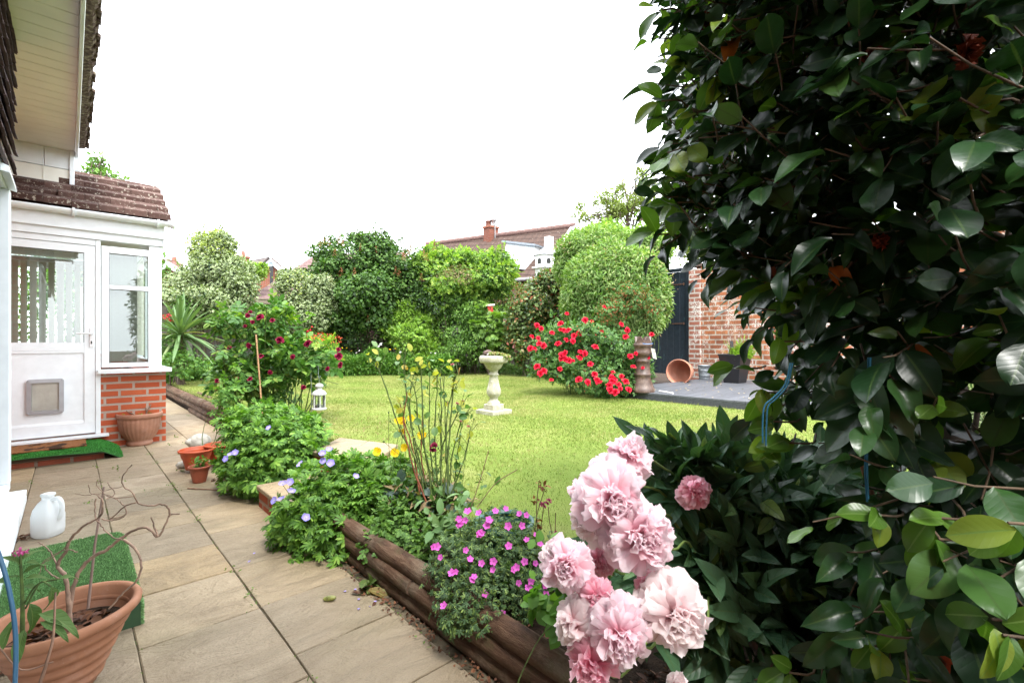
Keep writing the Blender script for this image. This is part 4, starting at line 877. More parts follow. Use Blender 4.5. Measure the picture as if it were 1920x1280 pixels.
# ------------------------------------------------------------------ deck, brick wall, blue door
ZD = .36
def deck():
    t = thing('deck', 'dark grey low timber deck with ribbed edge beside the lawn', 'deck', (7.5, 1.5, .2)); g = Geo(); DK = m_wood('dark_grey_deck_board', (.07, .075, .085), (.125, .13, .145), 0, 10, .55, .35)
    y = -1.0
    while y < 4.35: box(g, 6.2, 9.72, y, y + .142, ZD - .028, ZD); y += .147
    obj('deck_boards', g, DK, t, bevel=.003)
    g = Geo(); box(g, 6.215, 6.24, -1, 4.36, .12, ZD - .03)
    for z in (.255, .275, .295, .315): box(g, 6.205, 6.2149, -1, 4.36, z, z + .012)
    box(g, 6.241, 9.7, 4.33, 4.355, .12, ZD - .03); obj('ribbed_edge', g, DK, t)
deck()
XW = 9.7
def garden_wall():
    t = thing('garden_wall', 'old orange brick garden wall with crumbling white mortar behind the deck', 'wall', (XW, 1.0, .2))
    OLD = m_brick('old_orange_brick', 'y', .26, .098, (.40, .14, .055), (.20, .065, .04), (.42, .37, .30), stain=.75, white=.85, msz=.014, off=(.07, -.36), bias=-.1)
    g = Geo(); box(g, XW, XW + .25, -3, 4.62, .2, 2.68); obj('brick_face', g, OLD, t)
    g = Geo(); box(g, XW - .05, XW + .25, 4.621, 4.86, .2, 2.64); obj('pier', g, m_brick('whitewashed_old_brick', 'y', .25, .098, (.24, .09, .06), (.34, .13, .09), (.45, .41, .36), stain=.4, white=.95, msz=.016, off=(.14, -.36)), t)
    g = Geo(); y = -3
    while y < 4.6: box(g, XW - .03, XW + .28, y, y + .22, 2.682, 2.75 + random.uniform(-.006, .004)); y += .23
    obj('coping', g, plain('dark_coping_brick', (.11, .07, .055), .9, var=.3, scale=18, bump=.6), t, bevel=.008)
    d = thing('garden_door', 'tall dark blue boarded garden door beside the brick wall', 'door', (XW, 5.2, .3))
    m = NT('flaking_navy_paint'); n = m.noise(12, 5, .7); c = m.ramp(n, [(.3, (.007, .013, .020)), (.7, (.017, .027, .039))]); v = m.n('ShaderNodeMapping'); v.inputs['Scale'].default_value = (4, 4, 1.1); m.l(m.pos(), v.inputs[0]); c = m.mix(m.math('MULTIPLY', m.ramp(m.noise(3, 6, .7, v.outputs[0]), [(.6, (0, 0, 0)), (.72, (1, 1, 1))]), .5), c, (.07, .16, .17)); NV = m.done(m.pbsdf(c, .55, m.bump(m.noise(30, 4), .3, .004), 0, .4))
    g = Geo(); y = 4.95
    for k in range(6): box(g, XW + .01, XW + .04, y, y + .145, .40, 2.62); y += .15
    obj('door_board', g, NV, d, bevel=.006)
    g = Geo(); box(g, XW - .02, XW + .07, 4.865, 4.945, .30, 2.70); box(g, XW - .02, XW + .07, 5.855, 5.94, .30, 2.70); box(g, XW - .02, XW + .07, 4.946, 5.854, 2.63, 2.70); obj('door_frame', g, NV, d, bevel=.004)
    RU = plain('rusty_iron', (.14, .07, .045), .7, .3, var=.4, scale=50)
    for z in (2.35, 1.50):
        g = Geo(); box(g, XW + .0, XW + .009, 4.98, 5.28, z - .012, z + .012); tube(g, [(XW - .003, 5.0, z - .03), (XW - .003, 5.0, z + .03)], .01, 8); obj('hinge', g, RU, d)
garden_wall()
def tipped_pot():
    c = G(1278, 716, ZD); dep = c @ FW; s = dep / FOC; t = thing('tipped_plant_pot', 'empty fluted terracotta pot lying on its side on the deck', 'plant pot', tuple(c))
    ax = -FW * .80 - RT * .62; ax[2] = .05; ax /= np.linalg.norm(ax); R_ = rot_to(ax); r = 23.5 * s
    mouth = P(1272, 697, dep - .1); L = .46
    prof = [(0, -L), (r * .58, -L), (r * .6, -L + .03), (r * .52, -L + .05), (r * .7, -L + .08), (r * .86, -L * .5), (r * .93, -.09), (r * .97, -.075), (r, -.06), (r * 1.0, 0), (r * .93, 0), (r * .9, -.05), (r * .85, -.2), (r * .62, -L + .09), (0, -L + .07)]
    g = Geo(); lathe(g, prof, 96, mouth, M=R_, flute=24, fd=.018, fr=(4, 6)); obj('pot_body', g, terracotta('salmon_terracotta', (.44, .19, .12)), t)
tipped_pot()
def bucket():
    c = G(1321, 711, ZD); t = thing('zinc_bucket', 'small grey zinc bucket standing against the brick wall', 'bucket', tuple(c)); r = .125; ZN = plain('galvanised_zinc', (.36, .39, .41), .45, .6, var=.15, scale=20)
    g = Geo(); lathe(g, [(0, 0), (r * .8, 0), (r * .82, .02), (r * .86, .07), (r * .885, .075), (r * .87, .082), (r * .93, .17), (r * .955, .175), (r * .94, .182), (r, .27), (r * 1.04, .272), (r * 1.04, .284), (r * .98, .284), (r * .85, .05), (0, .03)], 36, c); b = obj('bucket_body', g, ZN, t)
    g = Geo(); q = [c + np.array([0, 0, .24]) + RT * r * 1.04 * math.cos(a) - FW * (.03 + r * math.sin(a) * .9) + np.array([0, 0, -.06 * math.sin(a)]) for a in np.linspace(0, math.pi, 12)]; tube(g, q, .004, 6); obj('handle', g, ZN, t)
bucket()
def fern_pot():
    c = G(1378, 717, ZD); t = thing('square_planter', 'tall black square tapered planter in front of the brick wall', 'plant pot', tuple(c)); BK = plain('black_glazed_plastic', (.012, .012, .014), .35, var=.1)
    g = Geo(); h = .52; prof = [(0, 0), (.135, 0), (.14, .01), (.205, h - .03), (.215, h - .03), (.215, h), (.195, h), (.19, h - .06), (0, h - .06)]
    V = []; 
    lathe(g, [(r * 1.42, z) for r, z in prof], 4, c, rz=math.pi / 4 - .1); 
    for i in range(len(g.S)): g.S[i][:] = False
    obj('pot_body', g, BK, t, bevel=.006)
    f = thing('potted_fern', 'bright green fern with dry brown stalks in the black square planter', 'fern', tuple(c + np.array([0, 0, h])))
    fr = [xf(proto_leaf(3, 2, .45, .4, .2, .1), s * 1.25, .34 * (1 - k / 9.), (0, .12 + k * .1, -.012 * k * k * .3)) for k in range(8) for s in (-1, 1)] + [xf(proto_leaf(3, 2, .2), 0, .3, (0, .8, -.2))]
    FR = join_protos(fr); g = Geo(); n = 85; p = c + np.array([0, 0, h - .03]) + RNG.normal(size=(n, 3)) * np.array([.06, .06, .02]) + RT * RNG.random(n)[:, None] * .12; d = rdir(n) * .8 + (0, 0, 1.0) + RT * .35; leaves(g, FR, p, d, .26, droop=.2, flat=.2, jit=.3); obj('foliage', g, leafmat('fern_frond', [(0, (.12, .24, .02)), (1, (.26, .38, .06))], .5, .4), f)
    g = Geo()
    for k in range(24):
        a = rdir(1)[0] * .16; b0 = c + np.array([0, 0, h - .03]) + a * .3 * np.array([1, 1, 0]); L = .3 + random.random() * .35; q = crv([b0, b0 + a * .5 + (0, 0, L * .5), b0 + a * 1.6 + np.array([-.05, 0, L])], 3); tube(g, q, np.linspace(.004, .002, len(q)), 4)
    obj('dry_stalk', g, twig_mat('dry_stalk', (.30, .16, .08)), f)
    g = Geo(); cc = c + np.array([0, 0, h + .12]) - RT * .10 - FW * .1; slab(g, [cc - RT * .03, cc + RT * .03, cc + RT * .02 + np.array([0, 0, .12]), cc - RT * .04 + np.array([0, 0, .12])], .002); obj('plant_label', g, plain('dark_label', (.02, .02, .02), .5), f)
fern_pot()
def chimney_pot():
    c = G(1213, 737, ZD) + FW * .22; dep = c @ FW; s = dep / FOC; t = thing('chimney_pot', 'tall salt glazed brown chimney pot with crown top standing on the deck', 'chimney pot', tuple(c))
    m = NT('salt_glazed_clay'); n = m.noise(16, 6, .7); CP = m.done(m.pbsdf(m.ramp(n, [(.3, (.04, .022, .016)), (.55, (.085, .05, .035)), (.75, (.17, .12, .09))]), m.math('ADD', m.math('MULTIPLY', n, .3), .35), m.bump(n, .4, .005), 0, .5))
    z = lambda px: (735 - px) * s; R = lambda px: px * s / 2
    g = Geo(); lathe(g, [(R(43), 0), (R(43), z(728)), (R(40), z(727)), (R(36), z(720)), (R(30), z(712)), (R(28), z(706)), (R(31), z(704)), (R(31), z(701)), (R(27.5), z(700)), (R(24.5), z(680)), (R(27), z(679)), (R(27), z(676)), (R(25), z(675)), (R(26), z(668)), (R(32), z(666)), (R(33), z(661)), (R(31), z(659)), (R(30), z(652)), (R(34), z(650)), (R(34), z(645)), (R(30), z(644)), (R(25), z(644)), (R(24), z(690))], 40, c); obj('pot_body', g, CP, t)
    g = Geo()
    for k in range(6):
        a = k * math.pi / 3 + .2; x = np.array([math.cos(a), math.sin(a), 0]); y = np.array([-math.sin(a), math.cos(a), 0]); b = c + x * R(29) + np.array([0, 0, z(644)]); q = [b - y * .07, b + y * .07, b + y * .012 + np.array([0, 0, .1]), b - y * .012 + np.array([0, 0, .1])]; slab(g, q, .025)
    obj('crown', g, CP, t)
    g = Geo(); b = P(1220, 652, dep - .1); slab(g, [b, b + RT * .06 + (0, 0, -.02), b + RT * .09 + (0, 0, -.17), b + RT * .03 + (0, 0, -.15)], .01); obj('stone_chip', g, STONE, t)
    g = Geo(); q = crv([P(1205, 644, dep - .17), P(1215, 645, dep - .2), P(1224, 644, dep - .18)], 3); tube(g, q, .006, 6); o = obj('tie', g, plain('blue_tie', (.1, .2, .4), .5), t)
chimney_pot()
g = Geo(); a, b = G(1236, 733, ZD + .01), G(1262, 737, ZD + .01); tube(g, [a, b], .014, 6); o = obj('white_strip', g, plain('white_plastic', (.75, .75, .73), .5), origin=a); tag(o, 'short white plastic strip lying on the deck edge', 'strip')
g = Geo()
p = np.stack([RNG.uniform(6.3, 9.3, 150), RNG.uniform(1.2, 4.3, 150), np.full(150, ZD + .004)], 1); scatter(g, L_MID, p, frames(rdir(150) * (1, 1, .1), np.array([[0, 0, 1.]]) + rdir(150) * .2), RNG.uniform(.02, .05, 150)); o = obj('fallen_leaves', g, leafmat('dry_fallen_leaf', [(0, (.3, .2, .1)), (1, (.45, .38, .25))], .8, .1)); tag(o, 'dry leaves and crumbs scattered over the grey deck', 'fallen leaves', kind='stuff')

# ------------------------------------------------------------------ fence
def fence():
    FM = m_wood('weathered_fence_board', (.085, .075, .062), (.19, .17, .145), 2, 8, .85, .5); CM = plain('concrete_post', (.27, .25, .22), .9, var=.15, scale=20, bump=.5); Y = 13.6
    grp = 'fence panels along the back boundary'
    t = thing('garden_fence', 'weathered grey boarded fence behind the shrubs along the back', 'fence', (4, Y, .2))
    for i in range(6):
        x0 = .2 + i * 1.9; g = Geo(); x = x0 + .06
        while x < x0 + 1.84: box(g, x, x + .1, Y, Y + .014 + random.uniform(0, .004), .38, 2.2); x += .098
        for z in (.6, 1.2, 2.0): box(g, x0 + .06, x0 + 1.84, Y - .035, Y - .002, z, z + .06)
        obj('fence_panel', g, FM, t)
        g = Geo(); box(g, x0 + .06, x0 + 1.84, Y - .03, Y + .03, .15, .375); obj('gravel_board', g, CM, t)
        g = Geo(); box(g, x0 - .05, x0 + .055, Y - .055, Y + .05, .0, 2.26); obj('post', g, CM, t, bevel=.01)
        g = Geo(); box(g, x0 + .06, x0 + 1.84, Y - .03, Y + .05, 2.202, 2.235); box(g, x0 + .06, x0 + 1.84, Y - .02, Y - .003, 2.10, 2.20); obj('capping', g, m_wood('pale_capping', (.22, .18, .13), (.36, .31, .24)), t)
    t = thing('side_fence', 'dark boarded fence hidden behind the round bush and hedge', 'fence', (XW, 9.5, .2)); g = Geo(); y = 6.0
    while y < 12.9: box(g, XW + .01, XW + .025, y, y + .1, .2, 2.2); y += .1
    obj('fence_panel', g, FM, t)
fence()

# ------------------------------------------------------------------ neighbouring houses beyond the garden
def m_rooftile(name, c1, c2, up, along, ps=.34, pw=.3):
    m = NT(name); dt = m.n('ShaderNodeVectorMath', operation='DOT_PRODUCT'); dt.inputs[1].default_value = up; m.l(m.pos(), dt.inputs[0]); dv = m.n('ShaderNodeVectorMath', operation='DOT_PRODUCT'); dv.inputs[1].default_value = along; m.l(m.pos(), dv.inputs[0])
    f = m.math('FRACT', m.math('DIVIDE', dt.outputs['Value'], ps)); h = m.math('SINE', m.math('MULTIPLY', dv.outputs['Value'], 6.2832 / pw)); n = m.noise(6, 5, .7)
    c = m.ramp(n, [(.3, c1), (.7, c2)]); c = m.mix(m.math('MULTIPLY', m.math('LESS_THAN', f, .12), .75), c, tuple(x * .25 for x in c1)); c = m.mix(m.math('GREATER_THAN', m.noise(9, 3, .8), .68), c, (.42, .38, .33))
    return m.done(m.pbsdf(c, .9, m.bump(m.math('ADD', m.math('MULTIPLY', h, .5), m.math('MULTIPLY', f, -1.0)), 1.0, .04), 0, .15))
NBRICK = m_brick('neighbour_brick', 'x', .235, .075, (.24, .06, .03), (.28, .08, .04), (.25, .19, .15), stain=.3); NBPOT = plain('dark_terracotta', (.18, .07, .045), .8)
def nb_main():
    R1 = P(800, 459.5, 24.5); R2 = P(1079, 424, 20.6); E2 = P(1012, 522, 18.4); E1 = R1 + (E2 - R2)
    t = thing('neighbour_house', 'brown tiled neighbouring house with chimney and white dormer above the hedge', 'house', tuple(Z((R1 + R2) / 2, 0)))
    up = (R2 - E2); up /= np.linalg.norm(up); al = (R2 - R1); al /= np.linalg.norm(al)
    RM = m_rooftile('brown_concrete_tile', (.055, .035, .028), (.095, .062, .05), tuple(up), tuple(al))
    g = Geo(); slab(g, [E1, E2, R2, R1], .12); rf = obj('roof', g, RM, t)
    hb = np.cross(al, (0, 0, 1)); hb /= np.linalg.norm(hb); 
    if hb @ FW < 0: hb = -hb
    w = (R2 - E2); w[2] = 0; B1, B2 = E1 + 2 * w, E2 + 2 * w
    g = Geo(); slab(g, [B2, B1, R1, R2], .12); obj('roof', g, RM, t)
    g = Geo(); z0 = 0; q = [E1 + w * .12, E2 + w * .12, B2 - w * .12, B1 - w * .12]; zt = E2[2] - .05
    q[0] = q[0] + al * .3; q[3] = q[3] + al * .3; q[1] = q[1] - al * .15; q[2] = q[2] - al * .15
    hexa(g, [Z(v, 0) for v in q] + [Z(v, zt) for v in q]); mid = (q[1] + q[2]) / 2; g.add([Z(q[1], zt), Z(q[2], zt), Z(mid, R2[2] - .2), Z(q[1] + al * -.2, zt), Z(q[2] + al * -.2, zt), Z(mid + al * -.2, R2[2] - .2)], [(0, 1, 2), (5, 4, 3), (0, 2, 5, 3), (1, 4, 5, 2)], smooth=False)
    obj('wall', g, NBRICK, t)
    g = Geo(); o = al * .02; slab(g, [E2 + o, R2 + o, R2 + o + np.array([0, 0, .08]) , E2 + o + np.array([0, 0, .08])], .2); obj('bargeboard', g, UPVC, t)
    g = Geo(); tube(g, [R1 + (0, 0, .03), R2 + (0, 0, .03)], .13, 8); obj('ridge_tile', g, PLUM, rf)
    g = Geo(); tube(g, [E1 - w * .03, E2 - w * .03], .07, 8); obj('gutter', g, plain('grey_gutter', (.25, .25, .25), .5), t)
    # chimney
    c = P(920.5, 455, 22.6); sc_ = 22.6 / FOC; h = .28; ch = thing('neighbour_chimney_holder', None, None) if False else t
    g = Geo(); z1 = c[2] + 30 * sc_; a = .45; box(g, c[0] - a * .6, c[0] + a * .6, c[1] - a * .5, c[1] + a * .5, c[2] - .7, z1 - .1); k = obj('chimney', g, m_brick('chimney_brick', 'y', .23, .08, (.17, .045, .025), (.20, .06, .035), (.15, .10, .08)), t)
    g = Geo(); box(g, c[0] - a * .7, c[0] + a * .7, c[1] - a * .6, c[1] + a * .6, z1 - .098, z1); obj('chimney_cap', g, NBRICK, k)
    g = Geo(); lathe(g, [(.14, 0), (.13, .22), (.16, .24), (.16, .28), (.1, .28)], 12, (c[0] - .05, c[1] + .12, z1)); obj('chimney_pot', g, NBPOT, k)
    g = Geo(); lathe(g, [(.1, 0), (.1, .25), (.18, .27), (.18, .3), (.0, .42)], 12, (c[0] + .05, c[1] - .15, z1)); obj('cowl', g, plain('metal_cowl', (.5, .5, .5), .4, .6), k)
    g = Geo(); tube(g, [(c[0], c[1] - .3, z1 - .6), (c[0], c[1] - .3, z1 + .1)], .02, 6); obj('lead_flashing', g, plain('lead', (.3, .3, .3), .6), k)
    # dormer: white box standing out of the roof slope
    d = 20.2; tl, tr, br, bl = P(950, 454, d), P(1004, 462, d - .6), P(978, 505, d - 1.1), P(938, 498, d - .5)
    g = Geo(); back = w / np.linalg.norm(w) * 1.6; hexa(g, [bl, br, br + back, bl + back, tl, tr, tr + back, tl + back]); dm = obj('dormer', g, UPVC, t, bevel=.03)
    g = Geo(); u = np.array([0, 0, .06]); f_ = -back * .06; slab(g, [tl + u + f_ * 2 - al * .1, tr + u + f_ * 2 + al * .12, tr + u + back, tl + u + back], .08); obj('dormer_roof', g, plain('grey_dormer_roof', (.22, .25, .28), .6), dm)
    g = Geo(); m_ = (tr - tl) * .12; n_ = (bl - tl) * .2; slab(g, [tl + m_ + n_ + f_ * .2, bl + m_ * .8 - n_ * .3 + f_ * .2, br - m_ * 1.4 - n_ * .3 + f_ * .2, tr - m_ * 1.4 + n_ + f_ * .2], .02); obj('window', g, plain('reflecting_pane', (.65, .72, .78), .15, var=.02), dm)
    g = Geo(); q = P(1029, 470, 19.3); s2 = 19.3 / FOC; box(g, q[0] - .12, q[0] + .14, q[1] - .14, q[1] + .14, q[2] - .9, q[2] + 26 * s2); obj('white_flue', g, plain('whitewashed_flue', (.72, .69, .66), .8), t)
nb_main()
def nb_small(label, apex, el, er, d, len_, chim=None, roofc=((.09, .075, .07), (.15, .125, .115)), brick=True):
    """gable end facing the camera; apex/el/er are photo points of the gable at depth d"""
    A, L_, R_ = P(apex[0], apex[1], d), P(el[0], el[1], d), P(er[0], er[1], d); bk = (FW * .55 - RT * .84) * len_
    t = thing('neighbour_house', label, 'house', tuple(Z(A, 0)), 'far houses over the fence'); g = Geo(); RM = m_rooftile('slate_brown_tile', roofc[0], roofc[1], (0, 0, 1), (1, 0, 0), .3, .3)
    n = np.cross(R_ - L_, (0, 0, 1)); n /= np.linalg.norm(n); n = n if n @ FW < 0 else -n; f = n * .3
    slab(g, [A + f, L_ + f, L_ + bk, A + bk], .15); slab(g, [R_ + f, A + f, A + bk, R_ + bk], .15); obj('roof', g, RM, t)
    g = Geo(); q = [Z(L_, 0), Z(R_, 0), Z(R_ + bk, 0), Z(L_ + bk, 0)]; hexa(g, q + [Z(L_, L_[2] - .1), Z(R_, L_[2] - .1), Z(R_ + bk, L_[2] - .1), Z(L_ + bk, L_[2] - .1)]); g.add([Z(L_, L_[2] - .1), Z(R_, L_[2] - .1), Z(A, A[2] - .15), Z(L_ + bk * .02, L_[2] - .1), Z(R_ + bk * .02, L_[2] - .1), Z(A + bk * .02, A[2] - .15)], [(0, 1, 2), (5, 4, 3), (0, 2, 5, 3), (1, 4, 5, 2)], smooth=False)
    obj('wall', g, NBRICK, t); g = Geo(); u = np.array([0, 0, -.32]); slab(g, [A + f, L_ + f, L_ + f + u, A + f + u], .05); slab(g, [A + f, A + f + u, R_ + f + u, R_ + f], .05); obj('bargeboard', g, UPVC, t)
    if chim:
        c = P(chim[0], chim[1], d + 1.5); g = Geo(); box(g, c[0] - .3, c[0] + .3, c[1] - .3, c[1] + .3, 2, c[2] - .12); box(g, c[0] - .36, c[0] + .36, c[1] - .36, c[1] + .36, c[2] - .119, c[2]); k = obj('chimney', g, NBRICK, t); g = Geo(); lathe(g, [(.13, 0), (.11, .35), (.07, .35)], 10, c); obj('chimney_pot', g, NBPOT, k)
    return t
t = nb_small('far red brick gable with white bargeboards and a satellite dish', (512, 486), (484, 512), (531, 503), 30, 9, (456, 481))
g = Geo(); c = P(508, 496, 29.5); lathe(g, [(0, 0), (.10, .02), (.16, .06)], 14, c, M=rot_to((-.5, -.7, .2))); obj('satellite_dish', g, plain('grey_dish', (.2, .25, .28), .5), t)
g = Geo(); c = P(509, 512, 29.4); tube(g, [c + (0, 0, .4), c - (0, 0, 1.2)], .1, 8); obj('downpipe', g, BLACKP, t)
def hip_house():
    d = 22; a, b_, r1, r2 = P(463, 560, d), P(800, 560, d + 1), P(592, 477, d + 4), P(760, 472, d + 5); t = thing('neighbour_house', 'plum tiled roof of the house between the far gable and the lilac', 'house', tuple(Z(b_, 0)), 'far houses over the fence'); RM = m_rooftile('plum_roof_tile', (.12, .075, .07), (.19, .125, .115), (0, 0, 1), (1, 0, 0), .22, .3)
    g = Geo(); slab(g, [a, b_, r2, r1], .12); bk = FW * 8; a2, b2 = a + bk, b_ + bk; slab(g, [a2, a, r1, r1 + FW * .01], .1); slab(g, [b2, a2, r1, r2], .1); obj('roof', g, RM, t)
    g = Geo(); q = [a + (r1 - a) * .08, b_, b2, a2]; hexa(g, [Z(v, 0) for v in q] + [Z(v, a[2] + .05) for v in q]); obj('wall', g, NBRICK, t)
hip_house()
nb_small('brown roofed far house just right of the porch corner', (320, 490), (290, 520), (372, 520), 24, 6, (327, 494), ((.14, .08, .07), (.2, .12, .1)))
# dovecote
def dovecote():
    d = 13.2; s = d / FOC; b = P(1022, 516, d); t = thing('dovecote', 'white painted wooden dovecote on a post above the hedge', 'dovecote', tuple(Z(b, .2)))
    WP = plain('white_paint', (.78, .78, .76), .5, var=.03); rz = .62; r = 20 * s
    zb = b[2] - .35; z1 = P(0, 503, d)[2]; z2 = P(0, 479, d)[2]; z3 = P(0, 461, d)[2]
    g = Geo(); lathe(g, [(r, zb), (r, z1 - .02)], 6, Z(b, 0), rz=rz); lathe(g, [(r * .97, z1 + .03), (r * .97, z2)], 6, Z(b, 0), rz=rz); lathe(g, [(0, zb), (r, zb)], 6, Z(b, 0), rz=rz)
    for a in range(len(g.S)): g.S[a][:] = False
    bd = obj('house_body', g, WP, t)
    for zz in (z1, zb - .03):
        g = Geo(); lathe(g, [(0, zz - .02), (r * 1.32, zz - .02), (r * 1.32, zz + .02), (0, zz + .02)], 6, Z(b, 0), rz=rz); [x.fill(False) for x in g.S]; obj('perch_ledge', g, WP, t)
    for k in range(6):
        a = rz + math.pi / 6 + k * math.pi / 3; x = np.array([math.cos(a), math.sin(a), 0]); y = np.array([-math.sin(a), math.cos(a), 0])
        for zc in (z1 + .10, zb + .1):
            p = Z(b, zc) + x * (r * .866 + .004); w = .055; q = [p - y * w, p + y * w, p + y * w + np.array([0, 0, .09])] + [p + y * w * math.cos(q_) + np.array([0, 0, .09 + w * math.sin(q_)]) for q_ in np.linspace(.4, 2.7, 5)] + [p - y * w + np.array([0, 0, .09])]
            g = Geo(); n = len(q); V = [v + x * .006 for v in q] + [v - x * .01 for v in q]; g.add(V, [tuple(range(n)), tuple(range(2 * n - 1, n - 1, -1))] + [(i, n + i, n + (i + 1) % n, (i + 1) % n) for i in range(n)], smooth=False); obj('arched_hole', g, BLACKP, bd)
    g = Geo(); lathe(g, [(r * 1.18, z2 - .01), (r * 1.15, z2 + .02), (r * .55, z2 + (z3 - z2) * .42), (r * .1, z3 - .04), (r * .1, z3 + .05), (0, z3 + .05)], 6, Z(b, 0), rz=rz); [x.fill(False) for x in g.S]; obj('roof', g, plain('faded_grey_roof', (.50, .50, .54), .6), t)
    g = Geo(); tube(g, [Z(b, .1), Z(b, zb)], .05, 8); obj('post', g, WP, t)
dovecote()
# red bird feeder box hanging among the shrubs
def feeder():
    d = 12.1; s = d / FOC; c = P(919.5, 580, d); t = thing('bird_box', 'small red bird box with pale sloping roof among the shrubs', 'bird box', tuple(P(919, 590, d))); RD = plain('red_paint', (.50, .03, .02), .5, var=.08)
    g = Geo(); x, y, z = c; w = 5.2 * s; box(g, x - w, x + w, y - w * .8, y + w * .8, z - 10 * s, z + 7 * s, rz=-YAW); b = obj('box_body', g, RD, t, bevel=.004)
    g = Geo(); q = [c + RT * (-9 * s) - FW * .08 + (0, 0, 6.5 * s), c + RT * (8 * s) - FW * .08 + (0, 0, 7.5 * s), c + RT * (8 * s) + FW * .08 + (0, 0, 11 * s), c + RT * (-9 * s) + FW * .08 + (0, 0, 10 * s)]; slab(g, q, .015); obj('roof', g, plain('pale_roof_board', (.6, .52, .44), .7), t)
    g = Geo(); lathe(g, [(0, 0), (.018, 0), (.018, .004), (0, .004)], 12, c - FW * (w * .83) + (0, 0, 2 * s), M=rot_to(tuple(-FW))); obj('entrance_hole', g, BLACKP, b)
    g = Geo(); tube(g, [Z(c, .2) + FW * .5, Z(c, c[2] - .02) + FW * .5, c + FW * .06], .02, 8); obj('post', g, TWIG, t)
feeder()
# stick, litter and small things on the paving
g = Geo(); tube(g, [G(352, 915, .006), G(392, 917, .008), G(432, 919, .005)], [.005, .0045, .003], 6); o = obj('stick', g, TWIG, origin=G(352, 915)); tag(o, 'thin straight brown stick lying on the paving below the clump', 'stick')
c = G(618, 1121, .012); g = Geo(); q = [c - RT * .026 + (0, 0, -.004), c, c + RT * .026 + (0, 0, .002)]; tube(g, crv(q, 4), [.005, .009, .0105, .0115, .0115, .011, .0105, .009, .005], 12); o = obj('seed_pod', g, plain('mottled_pod', (.20, .21, .05), .45, var=.35, scale=50), origin=c); tag(o, 'small stubby green and brown pod lying on the paving', 'seed pod')
def litter():
    g = Geo()
    for (px, py, r, n, s) in ((690, 1110, .05, 12, .04), (715, 1120, .06, 20, .022), (865, 1185, .05, 10, .028), (740, 1140, .06, 26, .016), (800, 1190, .07, 30, .014), (900, 1240, .08, 30, .016), (410, 900, .06, 30, .03), (40, 1010, .05, 30, .03), (10, 1240, .1, 60, .04), (245, 1130, .04, 14, .02)): debris(g, G(px, py), r, n, s, .002)
    n = 330; t_ = RNG.random(n); p = np.stack([.965 + .05 * RNG.random(n), .6 + 2.0 * t_, .002 + .02 * RNG.random(n)], 1); scatter(g, L_MID, p, frames(rdir(n) * (1, 1, .3), np.array([[0, 0, 1.]]) + rdir(n) * .6), RNG.uniform(.006, .020, n))
    o = obj('leaf_litter', g, DEADL); tag(o, 'curled brown and russet fallen leaves along the logs and paving', 'leaf litter', kind='stuff')
    g = Geo(); c = G(690, 1108); q = c + RNG.normal(size=(16, 3)) * (.022, .022, .004) + (0, 0, .014); leaves(g, proto_leaf(6, 2, .5, .45, .4, .8), q, rdir(16) * (1, 1, .2), .075, upmix=1.5); o = obj('fallen_leaf_heap', g, leafmat('olive_fallen_leaf', [(0, (.05, .09, .02)), (.6, (.13, .19, .05)), (1, (.2, .1, .03))], .5, .2, rib=(.3, .32, .12)), origin=c); tag(o, 'little heap of olive green fallen leaves on the paving by the logs', 'fallen leaves')
    g = Geo()
    for (px, py) in ((649, 1108), (668, 1105), (672, 1124), (672, 1142), (692, 1136), (478, 1035), (470, 1050), (705, 1125)): scatter(g, L_ROUND, np.array([G(px, py, .006)]), frames(rdir(1) * (1, 1, .1), np.array([[0, 0, 1.]])), [.016])
    o = obj('fallen_petals', g, petalmat('lilac_petal', (.35, .28, .6), (.45, .38, .75))); tag(o, 'few lilac petals dropped on the paving', 'petals', kind='stuff')
    # weeds in the joints
    g = Geo(); spots = [(.585, 5.88), (.585, 5.4), (.58, 4.5), (.58, 4.3), (.585, 3.7), (.585, 3.5), (.585, 2.6), (.585, 2.3), (.585, 1.55), (.18, 5.6), (.18, 5.0), (-.22, 5.3), (.3, 4.94), (.42, 4.42), (.8, 5.66), (.75, 6.6), (.9, 6.7), (.7, 4.94), (.95, 2.5), (.98, 2.0), (.96, 1.5), (1.36, 6.5), (1.33, 7.4), (1.3, 8.5), (.9, 6.2), (.1, 4.4), (.3, 5.4), (.78, 6.22)]
    for (x, y) in spots: n = random.randint(6, 22); p = np.stack([x + RNG.normal(size=n) * .012, y + RNG.normal(size=n) * .04, np.abs(RNG.normal(size=n)) * .008 - .003], 1); leaves(g, L_MID, p, rdir(n) * .6 + (0, 0, .6), .014)
    for k in range(260): x, y = random.choice([(.18, random.uniform(1, 6)), (.583, random.uniform(1, 6.4)), (.985, random.uniform(1, 2.8)), (random.uniform(-.2, .9), random.choice([4.94, 3.95, 4.42, 3.03, 2.17]))]); n = 4; p = np.stack([x + RNG.normal(size=n) * .003, y + RNG.normal(size=n) * .008, np.zeros(n) - .006], 1); leaves(g, L_TRI, p, rdir(n) * .6 + (0, 0, .5), .009)
    o = obj('weeds', g, leafmat('moss_weed', [(0, (.07, .14, .02)), (1, (.17, .26, .05))])); tag(o, 'tiny green weeds and moss growing in the paving joints', 'weeds', kind='stuff')
litter()
